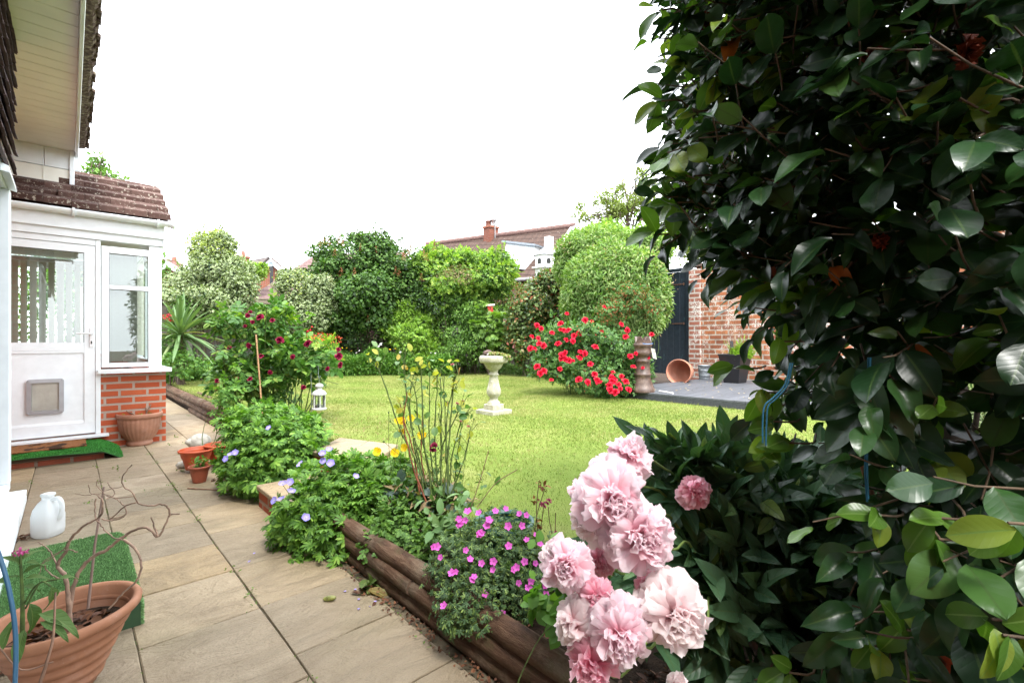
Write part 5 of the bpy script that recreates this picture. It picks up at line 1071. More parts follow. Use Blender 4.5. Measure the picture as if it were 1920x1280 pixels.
# ================================================================== plants
BARK = twig_mat('shrub_bark', (.13, .095, .065)); DARKBARK = twig_mat('dark_bark', (.06, .042, .03))
def B(px, py, d, rx, ry, depth=None):
    k = d / FOC; return (P(px, py, d), (rx * k, (depth or rx * k), ry * k))
def stems(g, base, blobs, n, r=.012, spread=.15):
    for i in range(n):
        c, rad = random.choice(blobs); e = np.array(c) + rdir(1)[0] * np.array(rad) * random.uniform(.3, .9); b = np.array(base) + np.array([random.gauss(0, spread), random.gauss(0, spread), 0]); b[:2] = b[:2] * .35 + np.array(c)[:2] * .65
        m = b * .45 + e * .55 + rdir(1)[0] * .12 * np.linalg.norm(e - b); q = crv([b, b * .7 + m * .3 + rdir(1)[0] * .03, m, e], 4); tube(g, q, np.linspace(r, r * .3, len(q)), 5, wob=.2)
def shrub(name, label, cat, blobs, layers, base, nst=14, sr=.014, mask=None, zmin=.2, group=None, rough=.35, fs=1.6, shell=.5, bark=None, spread=.2):
    """layers: (count, proto, size, material, options)"""
    t = thing(name, label, cat, tuple(base), group)
    def knobs(bl):
        o = []
        for c, r in bl:
            o.append((c, tuple(np.array(r) * .86)))
            for k in range(9): v = rdir(1)[0]; s = random.uniform(.22, .45); o.append((np.array(c) + v * np.array(r) * (1 - s * .55), tuple(np.array(r) * s)))
        return o
    g = Geo(); mats = []; kb = knobs(blobs)
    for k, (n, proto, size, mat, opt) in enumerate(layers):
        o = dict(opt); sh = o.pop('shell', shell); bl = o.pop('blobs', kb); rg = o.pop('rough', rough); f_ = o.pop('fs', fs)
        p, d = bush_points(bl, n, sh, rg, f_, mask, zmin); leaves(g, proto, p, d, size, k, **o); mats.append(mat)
    if nst and size > 0 and zmin is not None:
        for c, r in blobs:                                 # stray shoots that break the outline
            for k2 in range(int(5 + 9 * min(1, r[0]))):
                v = rdir(1)[0]; v[2] = abs(v[2]); a = np.array(c) + v * np.array(r) * .85; e = a + (v * .6 + (0, 0, .5) + rdir(1)[0] * .5) * random.uniform(.08, .28)
                m_ = random.randint(5, 10); q = a + (e - a) * RNG.random(m_)[:, None] + RNG.normal(size=(m_, 3)) * .012; li = layers[0]; leaves(g, li[1], q, np.tile(e - a, (m_, 1)), li[2] * .9, 0)
    obj('foliage', g, mats, t)
    if nst: g = Geo(); stems(g, base, blobs, nst, sr, spread); obj('branch', g, bark or BARK, t)
    return t
def bloom_mesh(name, npet, R, mats, open_=1.7, width=.55, ruffle=.12, cup=.5, seedv=1, inner=.35, nu=4, nv=4, guard=0):
    """double flower: petals springing from the centre over a cap of directions around +Z"""
    rr = np.random.default_rng(seedv); g = Geo(); ga = math.pi * (3 - math.sqrt(5))
    for i in range(npet):
        f = (i + .5) / npet; th = open_ * math.sqrt(f) + rr.normal() * .08; ph = i * ga + rr.normal() * .2
        d = np.array([math.sin(th) * math.cos(ph), math.sin(th) * math.sin(ph), math.cos(th)]); up = np.array([0, 0, 1.0]) if th > .25 else rr.normal(size=3)
        L = R * (inner + (1 - inner) * f ** .6) * rr.uniform(.85, 1.1); W = width * R * rr.uniform(.7, 1.15) * (.55 + .45 * f); tw = rr.normal() * .5
        x = np.cross(d, up); x /= np.linalg.norm(x) + 1e-9; z = np.cross(x, d); cth, sth = math.cos(tw), math.sin(tw); x, z = x * cth + z * sth, -x * sth + z * cth
        V = []; UV = []; a0 = rr.random() * 6
        for u_ in range(nu + 1):
            u = u_ / nu; w = W * math.sin(min(1, u * 1.15 + .12) * math.pi * .56) ** .8
            for v_ in range(nv + 1):
                v = v_ / nv * 2 - 1; rf = ruffle * R * u * u * math.sin(v * 5 + a0 + u * 2) ; tipj = (rr.random() - .5) * .10 * R if u_ == nu else 0
                lu = L * u * (1 - .13 * v * v * u) + tipj; bend = cup * R * (u * u * .30 * (1 if th < 1.2 else -.8)) + (-abs(v) ** 2 * w * .35)
                V.append(d * lu + x * v * w * .5 + z * (bend + rf)); UV.append((u, v_ / nv))
        k = nv + 1; F = np.array([(a * k + b, a * k + b + 1, (a + 1) * k + b + 1, (a + 1) * k + b) for a in range(nu) for b in range(nv)]); g.add(V, F, 0, UV)
    V = np.concatenate(g.V); me = g.mesh(name)
    for m in (mats if isinstance(mats, list) else [mats]): me.materials.append(m)
    return me
def flat_flower(name, npet, R, mats, wid=.8, cup=.25, notch=0.0, centre=True):
    g = Geo()
    for i in range(npet):
        p = proto_leaf(4, 4, wid, .7, .12, -cup * 1.5, round_=.55, tip=.6); V, F, U = xf(p, 2 * math.pi * i / npet, R); V = V.copy(); V[:, 2] += np.hypot(V[:, 0], V[:, 1]) * cup * .5 + .0006 * (i % 2); g.add(V, F, 0, U)
    if centre: ico(g, (0, 0, .003), R * .13, .1, 2, 1, mi=1)
    me = g.mesh(name)
    for m in mats: me.materials.append(m)
    return me
def put(me, t, pts, dirs=None, name='flower', base=(0, 0, 1), jit=.5, s=(.85, 1.15)):
    for i, p in enumerate(pts):
        d = np.array(base, float) + rdir(1)[0] * jit if dirs is None else np.array(dirs[i]) + rdir(1)[0] * jit * .5
        inst(name, me, t, p, rot_to(tuple(d), random.random() * 6.28), random.uniform(*s))
CAMD = -FW                                               # towards where the photographer stands

# ------------------------------------------------------------------ back border, left to right
M_VARI = leafmat('variegated_leaf', [(0, (.055, .11, .03)), (.5, (.09, .16, .045)), (1, (.16, .23, .08))], .4, .2, margin=(.38, .42, .24))
M_VARY = leafmat('yellow_young_leaf', [(0, (.20, .27, .05)), (1, (.38, .42, .12))], .5, .4)
M_LILAC = leafmat('lilac_leaf', [(0, (.038, .09, .018)), (.6, (.065, .14, .026)), (1, (.12, .20, .045))], .42, .25)
M_LIME = leafmat('lime_leaf', [(0, (.09, .18, .03)), (.4, (.15, .26, .035)), (.8, (.24, .36, .05)), (1, (.36, .44, .09))], .5, .4)
M_MID = leafmat('mid_green_leaf', [(0, (.065, .14, .025)), (.6, (.11, .22, .04)), (1, (.19, .31, .07))], .42, .3)
M_CHOI = leafmat('choisya_leaf', [(0, (.10, .21, .025)), (.5, (.18, .32, .045)), (1, (.32, .46, .08))], .35, .3)
M_PHOT = leafmat('photinia_leaf', [(0, (.06, .10, .03)), (.5, (.11, .17, .05)), (.8, (.18, .24, .08)), (.93, (.26, .12, .05)), (1, (.3, .07, .04))], .35, .25)
M_WILL = leafmat('pale_willow_leaf', [(0, (.11, .19, .05)), (.5, (.19, .29, .085)), (1, (.35, .42, .18))], .5, .35)
M_RUST = leafmat('rusty_seedhead', [(0, (.16, .06, .025)), (1, (.30, .13, .05))], .8, .1)
M_DRY = leafmat('dry_leaf', [(0, (.22, .15, .08)), (1, (.35, .27, .15))], .8, .2)
M_ROSEL = leafmat('rose_leaf', [(0, (.045, .12, .025)), (.6, (.08, .19, .035)), (.9, (.15, .28, .05)), (1, (.22, .30, .06))], .4, .3)
M_ROSED = leafmat('dark_rose_leaf', [(0, (.045, .11, .025)), (.6, (.075, .17, .04)), (1, (.14, .25, .06))], .38, .25)
M_BIRCH = leafmat('olive_tree_leaf', [(0, (.13, .18, .04)), (1, (.24, .29, .08))], .5, .4)
M_SHADE = leafmat('shade_dark_leaf', [(0, (.015, .035, .012)), (1, (.035, .065, .02))], .4, .1)  # shade inside the shrubs and low in the hedge, put into the leaf colour

b = [B(400, 470, 10.90, 38, 45), B(405, 520, 10.90, 62, 45), B(355, 545, 10.70, 52, 45), B(440, 550, 10.70, 42, 50), B(390, 570, 10.50, 70, 40)]
shrub('holly_bush', 'cream variegated evergreen with a pointed top beside the porch', 'shrub', b, [(26000, L_MID, .062, M_VARI, {}), (1600, L_MID, .055, M_VARY, dict(blobs=b[:1])), (5000, L_MID, .06, M_SHADE, dict(shell=.9))], Z(b[4][0], .2), 14, .02, shell=.5)
b = [B(560, 545, 12.00, 50, 38), B(600, 560, 12.00, 42, 45), B(575, 590, 11.80, 55, 35), B(545, 520, 12.00, 25, 16)]
shrub('variegated_shrub', 'rounded pale variegated shrub in front of the fence, left of the lilac', 'shrub', b, [(17000, L_ROUND, .05, M_VARI, {}), (900, L_MID, .045, M_VARY, dict(blobs=b[:1])), (4000, L_MID, .06, M_SHADE, dict(shell=.9))], Z(b[2][0], .2), 12, .02)
b = [B(660, 485, 13.2, 75, 45), B(725, 495, 13.2, 62, 42), B(620, 520, 13.0, 48, 45), B(690, 560, 12.9, 85, 60), B(640, 600, 12.7, 60, 40), B(770, 540, 13.2, 50, 60), B(700, 450, 13.2, 40, 18)]
t = shrub('lilac_bush', 'tall dark green lilac with rusty spent flower heads', 'shrub', b, [(36000, L_ROUND, .075, M_LILAC, {}), (5200, L_ROUND, .08, M_SHADE, dict(shell=.9))], Z(b[3][0], .2), 30, .03, shell=.5)
g = Geo()
for (x, y) in ((600, 458), (608, 452), (616, 457), (635, 455), (637, 440), (643, 460), (578 + 50, 475), (556 + 80, 515), (665, 512), (622, 528), (627, 540), (622, 552), (640, 512), (675, 467), (755, 483), (757, 480), (795, 478), (800, 485), (815, 464), (742, 510), (748, 515), (790, 522), (705, 470), (580 + 110, 600), (765, 475), (770, 470)):
    c = P(x, y, 12.1 + random.random() * .4); n = 55; v = RNG.random(n); p = c + np.stack([RNG.normal(size=n) * .035 * (1 - v), RNG.normal(size=n) * .035 * (1 - v), v * .2 - .05], 1); leaves(g, L_TRI, p, rdir(n), .03)
obj('spent_flower_head', g, M_RUST, t)
g = Geo(); 
for k in range(60):                                       # thin whippy shoots standing out of the crown
    x = random.uniform(600, 800); y0 = 455 if x < 760 else 470; a = P(x, y0, 12.9); e = P(x + random.uniform(-14, 14), y0 - random.uniform(5, 42), 12.9); tube(g, [a, (a + e) / 2 + rdir(1)[0] * .03, e], .005, 4)
    n = 7; leaves(g, L_MID, a + (e - a) * RNG.random(n)[:, None] + RNG.normal(size=(n, 3)) * .03, rdir(n), .055, 1)
obj('shoot', g, [BARK, M_LILAC], t)
b = [B(835, 498, 13.4, 55, 26), B(900, 496, 13.4, 62, 24), B(870, 525, 13.2, 85, 40), B(860, 555, 13.1, 70, 30), B(930, 505, 13.0, 40, 32), B(800, 490, 13.3, 30, 35)]
shrub('climber_hedge', 'bright lime green climber spilling over the hedge below the chimney', 'climber', b, [(6500, L_COMP, .17, M_LIME, dict(flat=.4, rough=.7, fs=2.2)), (24000, L_MID, .065, M_MID, dict(shell=.7)), (6000, L_MID, .06, M_SHADE, dict(shell=.9)), (1500, L_SLIM, .05, M_DRY, dict(blobs=[B(860, 520, 12.4, 40, 20)]))], Z(b[2][0], .2), 30, .02)
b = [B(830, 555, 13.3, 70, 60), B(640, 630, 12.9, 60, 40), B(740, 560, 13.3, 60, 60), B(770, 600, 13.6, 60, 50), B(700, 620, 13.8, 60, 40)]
shrub('dark_hedge', 'shaded bare stemmed hedge bottom between the lilac and the round shrubs', 'hedge', b, [(16000, L_MID, .065, M_SHADE, dict(shell=.9)), (6000, L_MID, .06, M_LILAC, {})], Z(b[0][0], .2), 50, .016, spread=.9)
b = [B(765, 580, 12.90, 27, 22), B(745, 610, 12.80, 32, 24), B(795, 610, 12.80, 30, 26), B(770, 635, 12.60, 50, 30), B(800, 660, 12.50, 38, 25)]
shrub('mexican_orange', 'fresh green glossy shrub with stepped rosettes left of the bird bath', 'shrub', b, [(11000, L_COMP, .10, M_CHOI, dict(flat=.2, jit=.5)), (3000, L_MID, .05, M_SHADE, dict(shell=.9))], Z(b[3][0], .2), 14, rough=.5, fs=3.0)
b = [B(880, 575, 12.90, 55, 38), B(860, 620, 12.80, 55, 45), B(900, 610, 12.70, 55, 55), B(880, 655, 12.60, 60, 35), B(935, 560, 13.10, 35, 40), B(940, 640, 12.80, 35, 45)]
shrub('evergreen_shrub', 'dense mid green small leaved shrub behind the bird bath', 'shrub', b, [(26000, L_MID, .05, M_MID, {}), (4000, L_MID, .06, M_SHADE, dict(shell=.9))], Z(b[2][0], .2), 20)
b = [B(918, 610, 12.20, 34, 35)]
shrub('fatsia', 'bright green hand shaped leaves around the red bird box', 'shrub', b, [(190, proto_palmate(7, 2.9, .30, False), .22, leafmat('fatsia_leaf', [(0, (.08, .17, .03)), (1, (.20, .32, .06))], .35, .35), dict(flat=.5, upmix=1.0))], Z(b[0][0], .2), 8, .012)
b = [B(1010, 560, 11.90, 50, 45), B(990, 600, 11.80, 42, 45), B(1050, 595, 11.90, 45, 50), B(1030, 530, 12.00, 35, 22), B(975, 650, 11.70, 30, 35)]
t = shrub('photinia', 'olive leathery leaved shrub with scattered red young leaves below the dovecote', 'shrub', b, [(13000, L_MID, .085, M_PHOT, {}), (4500, L_MID, .07, M_SHADE, dict(shell=.9))], Z(b[0][0], .2), 20)
b = [B(1120, 470, 10.6, 75, 40), B(1205, 475, 10.4, 50, 45), B(1080, 500, 10.6, 40, 45), B(1150, 530, 9.9, 95, 75), B(1215, 560, 9.6, 42, 70), B(1110, 560, 9.9, 60, 55), B(1180, 600, 9.4, 60, 45)]
shrub('round_bush', 'large clipped round bush of pale narrow leaves beside the blue door', 'bush', b, [(52000, L_SLIM, .10, M_WILL, dict(jit=.9, blobs=b)), (16000, L_SLIM, .11, M_MID, dict(shell=.8, blobs=b)), (3000, L_SLIM, .08, M_DRY, dict(shell=.7))], Z(b[3][0], .2), 20, .02, rough=.16)
b = [B(1100, 458, 11.5, 34, 28), B(1140, 442, 11.5, 52, 20), B(1200, 445, 11.3, 50, 22), B(1240, 460, 11, 30, 22)]
shrub('lime_climber', 'yellow green leafy climber showing along the top of the round bush', 'climber', b, [(6000, L_COMP, .11, M_LIME, dict(rough=.6, fs=3))], Z(b[1][0], .2), 12)
# rose hips and red rose
b = [B(1175, 560, 8.7, 42, 30), B(1150, 585, 8.6, 35, 25), B(1215, 575, 8.8, 25, 30)]
t = shrub('hip_rose', 'wispy rose with rust red heads between the red roses and the round bush', 'rose bush', b, [(1900, L_COMP, .07, M_ROSED, {}), (2600, L_TRI, .028, leafmat('rust_bud', [(0, (.25, .05, .02)), (1, (.40, .14, .05))], .7, .1), {})], Z(b[0][0], .2), 40, .006, bark=GREENST, rough=.6)
b = [B(1040, 640, 7.9, 45, 38), B(1100, 640, 7.8, 60, 42), B(1150, 660, 7.7, 55, 45), B(1120, 700, 7.5, 80, 38), B(1040, 685, 7.8, 45, 28), B(1190, 700, 7.5, 30, 35), B(1150, 725, 7.3, 40, 18)]
t = shrub('red_rose_bush', 'broad rose bush covered in bright red blooms at the lawn edge', 'rose bush', b, [(8500, L_COMP, .085, M_ROSED, {}), (2500, L_MID, .05, M_SHADE, dict(shell=.9)), (900, L_TRI, .032, leafmat('spent_rose_head', [(0, (.22, .05, .02)), (.6, (.36, .12, .05)), (1, (.45, .03, .03))], .7, .1), dict(rough=.7)), (500, L_COMP, .07, M_ROSEL, dict(rough=.7))], Z(b[3][0], .22), 40, .008, bark=GREENST, rough=.45, fs=2.5)
PR = petalmat('red_petal', (.36, .003, .014), (.74, .018, .06), .2, mid=(.60, .009, .035)); RB = bloom_mesh('red_bloom', 34, .050, PR, 1.6, .75, .08, .6, 3, .35, 3, 3)
rp = [(330, 440), (438, 480), (477, 487), (150, 510), (290, 500), (240, 555), (372, 573), (402, 560), (537, 550), (657, 505), (693, 540), (120, 578), (158, 588), (163, 620), (190, 632), (310, 540), (340, 538), (325, 597), (365, 605), (500, 640), (682, 578), (277, 620), (838, 565), (745, 680), (710, 695), (820, 705), (300, 690), (312, 685), (322, 715), (345, 722), (365, 722), (295, 712), (405, 705), (412, 670), (435, 680), (470, 742), (728, 758), (785, 765), (288, 772), (150, 757), (190, 783), (170, 800), (400, 835), (455, 852), (510, 835), (520, 850), (605, 790), (600, 825), (610, 852), (640, 865), (657, 817), (682, 847), (620, 912), (590, 897), (650, 890), (700, 895), (585, 870), (235, 838), (555, 400), (135, 650), (110, 650), (495, 803), (320, 672), (330, 545), (292, 535), (600, 845), (612, 835), (175, 530)]
for (x, y) in rp:
    d = 7.4 if y < 600 else 7.05; p = P(960 + x / 3.2, 450 + y / 3.2, d - .5 * max(0, (y - 750) / 200)); q = CAMD * .7 + rdir(1)[0] * .5 + np.array([0, 0, .6]); inst('bloom', RB, t, p, rot_to(tuple(q), random.random() * 6), random.uniform(.7, 1.2) * (1.0 if 100 < x < 760 else .8))
# pink roses behind the bird bath
for lab, pts, bl in (('small pale pink rose blooms right of the red bird box', [(947, 600), (949, 609), (951, 604)], [B(950, 620, 12.00, 14, 25)]), ('small pale pink rose blooms right of the bird bath bowl', [(965, 650), (968, 657), (970, 652), (1016 - 50, 646)], [B(968, 670, 11.70, 16, 25)])):
    t = shrub('pink_rose', lab, 'rose', bl, [(160, L_COMP, .07, M_ROSEL, {})], Z(bl[0][0], .2), 6, .005, bark=GREENST)
    put(bloom_mesh('pink_bloom', 16, .05, petalmat('rose_pink_petal', (.6, .12, .17), (.75, .35, .38)), 1.5, .9, .05, .5, 5, .45, 3, 3), t, [P(x, y, bl[0][0] @ FW - .25) for x, y in pts], name='bloom', base=CAMD + (0, 0, .4))
# low border plants
def tufty(name, label, cat, poly, n, size, mat, h, proto=L_SLIM, flowers=None, z0=.2, kind=None):
    t = thing(name, label, cat, (poly[0][0], poly[0][1], z0)) ; a = np.array(poly); x0, y0 = a.min(0); x1, y1 = a.max(0)
    x, y = RNG.uniform(x0, x1, n * 2), RNG.uniform(y0, y1, n * 2); k = inpoly(x, y, poly); p = np.stack([x, y, np.zeros(len(x))], 1)[k]; m = len(p)
    hh = h * (.75 + .5 * np.array([noise.noise(Vector((q[0] * 1.4, q[1] * 1.4, 3))) for q in p])); p[:, 2] = z0 + hh * RNG.random(m) ** .6
    g = Geo(); leaves(g, proto, p, rdir(m) * .4 + (0, 0, .8), size); obj('foliage', g, mat, t)
    if flowers:
        for (me, cnt, zz, s) in flowers:
            idx = RNG.integers(0, m, cnt)
            for i in idx: q = p[i].copy(); q[2] = z0 + hh[i] * 1.12 + zz * random.random(); inst('flower', me, t, q, rot_to(tuple(CAMD * .5 + rdir(1)[0] * .4 + (0, 0, .8)), random.random() * 6), random.uniform(.7, 1.2) * s)
    return t
WHP = petalmat('white_petal', (.75, .75, .65), (.8, .8, .78)); YLP = petalmat('yellow_petal', (.75, .50, .01), (.85, .62, .02), .3); YC = plain('yellow_centre', (.6, .4, .02), .7)
DAISY = flat_flower('daisy_flower', 8, .028, [WHP, YC], .5, .1); YEL = flat_flower('small_yellow_flower', 5, .028, [YLP, YC], .9, .3)
M_MEAD = leafmat('meadow_leaf', [(0, (.06, .15, .03)), (.6, (.11, .24, .04)), (1, (.2, .33, .07))], .5, .35)
def poly_px(l, z=.25): return [tuple(G(x, y, z)[:2]) for x, y in l]
back = lambda p, e: [(a[0] + FW[0] * e, a[1] + FW[1] * e) for a in p]
e1 = [(1.7, 12.35), (3.0, 12.75), (3.6, 12.72)]
tufty('border_plants', 'low leafy border plants with white flowers under the variegated evergreen', 'plants', [tuple(P(x, 0, e)[:2]) for x, e in ((300, 9.9), (360, 10.3), (460, 11.0), (560, 11.4), (560, 12.2), (440, 11.9), (300, 10.9))], 11000, .085, M_MEAD, .52, L_MID, [(DAISY, 16, .04, 1.0)])
tufty('meadow_patch', 'fresh green feathery border patch dotted with white and yellow flowers', 'plants', [tuple(P(x, 0, e)[:2]) for x, e in ((615, 11.6), (680, 11.8), (760, 11.9), (850, 11.7), (850, 12.3), (760, 12.8), (615, 12.7))], 24000, .085, M_MEAD, .76, L_SLIM, [(DAISY, 26, .1, 1.1), (YEL, 8, .1, 1.0)])
tufty('ground_cover', 'dark low ground cover under the shrubs behind the bird bath', 'plants', [(7.2, 11.2), (8.1, 10.1), (8.2, 8.4), (7.9, 7.1), (9.2, 7.1), (9.6, 11), (8.0, 12)], 6000, .06, M_MID, .28, L_MID)
b = [B(335, 600, 9.8, 22, 40), B(325, 650, 9.3, 25, 34), B(345, 682, 9.1, 42, 24)]
shrub('rose_shrub', 'leafy shrub with small reddish flowers right beside the porch corner', 'shrub', b, [(2600, L_COMP, .07, M_ROSEL, {}), (200, L_TRI, .03, PR, dict(blobs=[B(322, 595, 9.6, 15, 8)]))], Z(b[0][0], .2), 8)
# yucca
def yucca():
    c = Z(P(338, 640, 9.4), .25); t = thing('yucca', 'spiky sword leaved yucca in front of the fence by the porch', 'yucca', tuple(c)); g = Geo(); sw = proto_leaf(8, 2, .075, .3, .5, .35, tip=.8)
    hub = P(338, 628, 9.4); n = 75; a = RNG.random(n) * 6.283; el = RNG.uniform(-.75, 1.5, n); d = np.stack([np.cos(a) * np.cos(el), np.sin(a) * np.cos(el), np.sin(el)], 1)
    scatter(g, sw, hub + d * .04, frames(d, np.array([[0, 0, 1.0]]) + rdir(n) * .2), RNG.uniform(.6, .98, n)); obj('foliage', g, leafmat('yucca_leaf', [(0, (.08, .15, .05)), (.8, (.17, .26, .11)), (1, (.3, .28, .12))], .45, .15), t)
    g = Geo(); tube(g, [c - (0, 0, .1), (c + hub) / 2, hub], [.06, .055, .05], 8, wob=.2); obj('trunk', g, BARK, t)
yucca()
# orange red flowers behind the dark rose
b = [B(595, 650, 8.6, 36, 22)]
t = shrub('geum', 'hazy patch of small orange red flowers behind the dark red rose', 'plant', b, [(1200, L_MID, .04, M_MEAD, {}), (900, L_TRI, .03, leafmat('coral_petal', [(0, (.55, .06, .03)), (1, (.75, .16, .08))], .6, .3), dict(blobs=[B(598, 640, 8.5, 38, 16)], shell=.9))], Z(b[0][0], .25), 26, .004, bark=GREENST)
g = Geo()
for (x, y) in ((585, 613), (582, 619), (577, 621), (588, 640), (610, 629), (578, 661), (599, 627)): ico(g, P(x, y, 8.4), .022, .1, 2, 1)
obj('bud', g, PR, t)
b = [B(685, 612, 12.75, 28, 24), B(670, 640, 12.7, 28, 24), B(705, 635, 12.7, 24, 26)]
shrub('purple_berberis', 'dark purple leaved shrub in the shade under the lilac', 'shrub', b, [(2600, L_MID, .05, leafmat('purple_leaf', [(0, (.05, .025, .03)), (.8, (.09, .045, .05)), (1, (.2, .09, .08))], .5, .2), {}), (2500, L_MID, .05, M_LILAC, {})], Z(b[0][0], .2), 0)
# trees beyond
def tree(label, blobs, n, size, mat, base, tr=.12, nb=60, group='trees beyond the garden'):
    t = thing('tree', label, 'tree', tuple(base), group); g = Geo(); blobs = list(blobs) + [(np.array(c_) + v_ * np.array(r_) * 1.0, tuple(np.array(r_) * s_)) for c_, r_ in list(blobs) for v_, s_ in [(rdir(1)[0], random.uniform(.15, .38)) for _ in range(10)]]; p, d = bush_points(blobs, n, .9, .5, .9); leaves(g, L_MID, p, d, size); obj('crown', g, mat, t)
    g = Geo(); c = np.mean([x[0] for x in blobs], 0); tube(g, crv([base, (np.array(base) + c) / 2 + (.1, 0, 0), c], 4), np.linspace(tr, tr * .4, 9), 8, wob=.1)
    for k in range(nb):
        bb, r = random.choice(blobs); e = np.array(bb) + rdir(1)[0] * np.array(r) * .95; s = np.array(base) + (c - np.array(base)) * random.uniform(.5, 1); q = crv([s, (s + e) / 2 + rdir(1)[0] * .2, e], 3); tube(g, q, np.linspace(tr * .25, .012, len(q)), 4)
    obj('trunk', g, BARK, t)
b = [B(1180, 385, 18, 38, 26), B(1210, 350, 18, 20, 26), B(1145, 402, 18, 30, 16), B(1240, 400, 18, 40, 45), B(1095, 405, 18, 20, 9), B(1085, 385, 18, 10, 6), B(1160, 350, 18, 12, 10), B(1197, 325, 18, 8, 14), B(1300, 420, 18, 50, 60), B(1130, 370, 18, 20, 12)]
tree('airy olive green tree rising behind the round bush', b, 8000, .105, M_BIRCH, Z(b[0][0], 0))
b = [B(185, 320, 13, 22, 20), B(205, 335, 13, 28, 15), B(180, 300, 13, 9, 22), B(240, 500, 13, 60, 60), B(100, 540, 13, 120, 90), B(130, 380, 13, 60, 40)]
tree('green tree showing above the porch roof', b, 12000, .10, M_MID, Z(b[3][0], 0))
b = [B(480, 510, 22, 22, 16)]
tree('yellow green conifer beyond the fence beside the far gable', b, 1800, .12, M_LIME, Z(b[0][0], 0), .08, 8)
b = [B(1840, 730, 4.6, 110, 70), B(1700, 720, 5.5, 80, 60)]
shrub('side_shrub', 'cream edged shrub glimpsed through the dark leaves on the right', 'shrub', b, [(5000, L_MID, .06, M_VARI, {}), (800, L_MID, .06, M_SHADE, dict(shell=.9))], Z(b[0][0], .2), 14)

# ------------------------------------------------------------------ dark red rose with cane
def dark_rose():
    D = 5.15; b = [B(485, 630, D, 32, 34), B(470, 685, D, 38, 38), B(535, 662, D, 42, 22), B(595, 672, D, 38, 16), B(500, 725, D, 36, 32), B(510, 600, D, 20, 22), B(435, 722, D, 26, 18), B(425, 612, D, 14, 14), B(560, 690, D, 40, 18)]
    t = shrub('dark_red_rose', 'loose upright rose with dark crimson blooms and a bamboo cane', 'rose bush', b, [(430, L_COMP, .19, M_ROSEL, dict(jit=.8)), (150, L_COMP, .16, M_ROSED, dict(jit=.8)), (60, L_COMP, .15, M_LIME, dict(blobs=[B(515, 590, D, 22, 14), B(425, 610, D, 18, 10), B(600, 650, D, 30, 10)]))], Z(P(490, 760, D), .2), 34, .009, bark=GREENST, rough=.5, fs=3, spread=.06)
    PM = petalmat('crimson_petal', (.08, .002, .008), (.26, .006, .05), .15, mid=(.17, .003, .03)); me = bloom_mesh('crimson_bloom', 30, .042, PM, 1.6, .9, .08, .5, 8, .4, 3, 3)
    for (x, y) in ((312, 158), (302, 165), (272, 185), (260, 130), (245, 150), (252, 315), (420, 285), (410, 278), (575, 300), (562, 306), (740, 335), (742, 370), (748, 425), (752, 412), (258, 495), (368, 460), (78, 505), (72, 545), (550, 540), (230, 207), (490, 375), (145, 325), (680, 440), (318, 370), (185, 490), (380, 175)):
        p = P(380 + x / 2.91, 540 + y / 2.91, D - .35); s = 1.05 if (x, y) in ((312, 158), (420, 285), (742, 370), (575, 300)) else random.uniform(.4, .75); inst('bloom', me, t, p, rot_to(tuple(CAMD * .8 + rdir(1)[0] * .6 + (0, 0, .3)), random.random() * 6), s)
    g = Geo()
    for (x, y) in ((635, 720), (570, 722), (405, 715), (640, 660), (636, 690), (420, 600), (610, 650), (500, 580)): a = P(495, 730, D); e = P(x, y, D - .3); tube(g, crv([a, (a + e) / 2 + (0, 0, .12), e], 4), .004, 5)
    obj('cane_shoot', g, GREENST, t)
    g = Geo(); tube(g, [P(492, 780, D - .42), P(486, 700, D - .42), P(480, 627, D - .42)], .008, 8); o = obj('bamboo_cane', g, CANE, origin=P(492, 780, D - .42)); tag(o, 'straight tan bamboo cane standing in front of the dark red rose', 'cane')
    b = [B(425, 750, 4.3, 22, 30)]
    shrub('low_seedling_shrub', 'pale leafy sucker growing over the end of the far logs', 'plant', b, [(130, L_COMP, .10, M_MEAD, {})], Z(b[0][0], .2), 8, .004, bark=GREENST)
dark_rose()

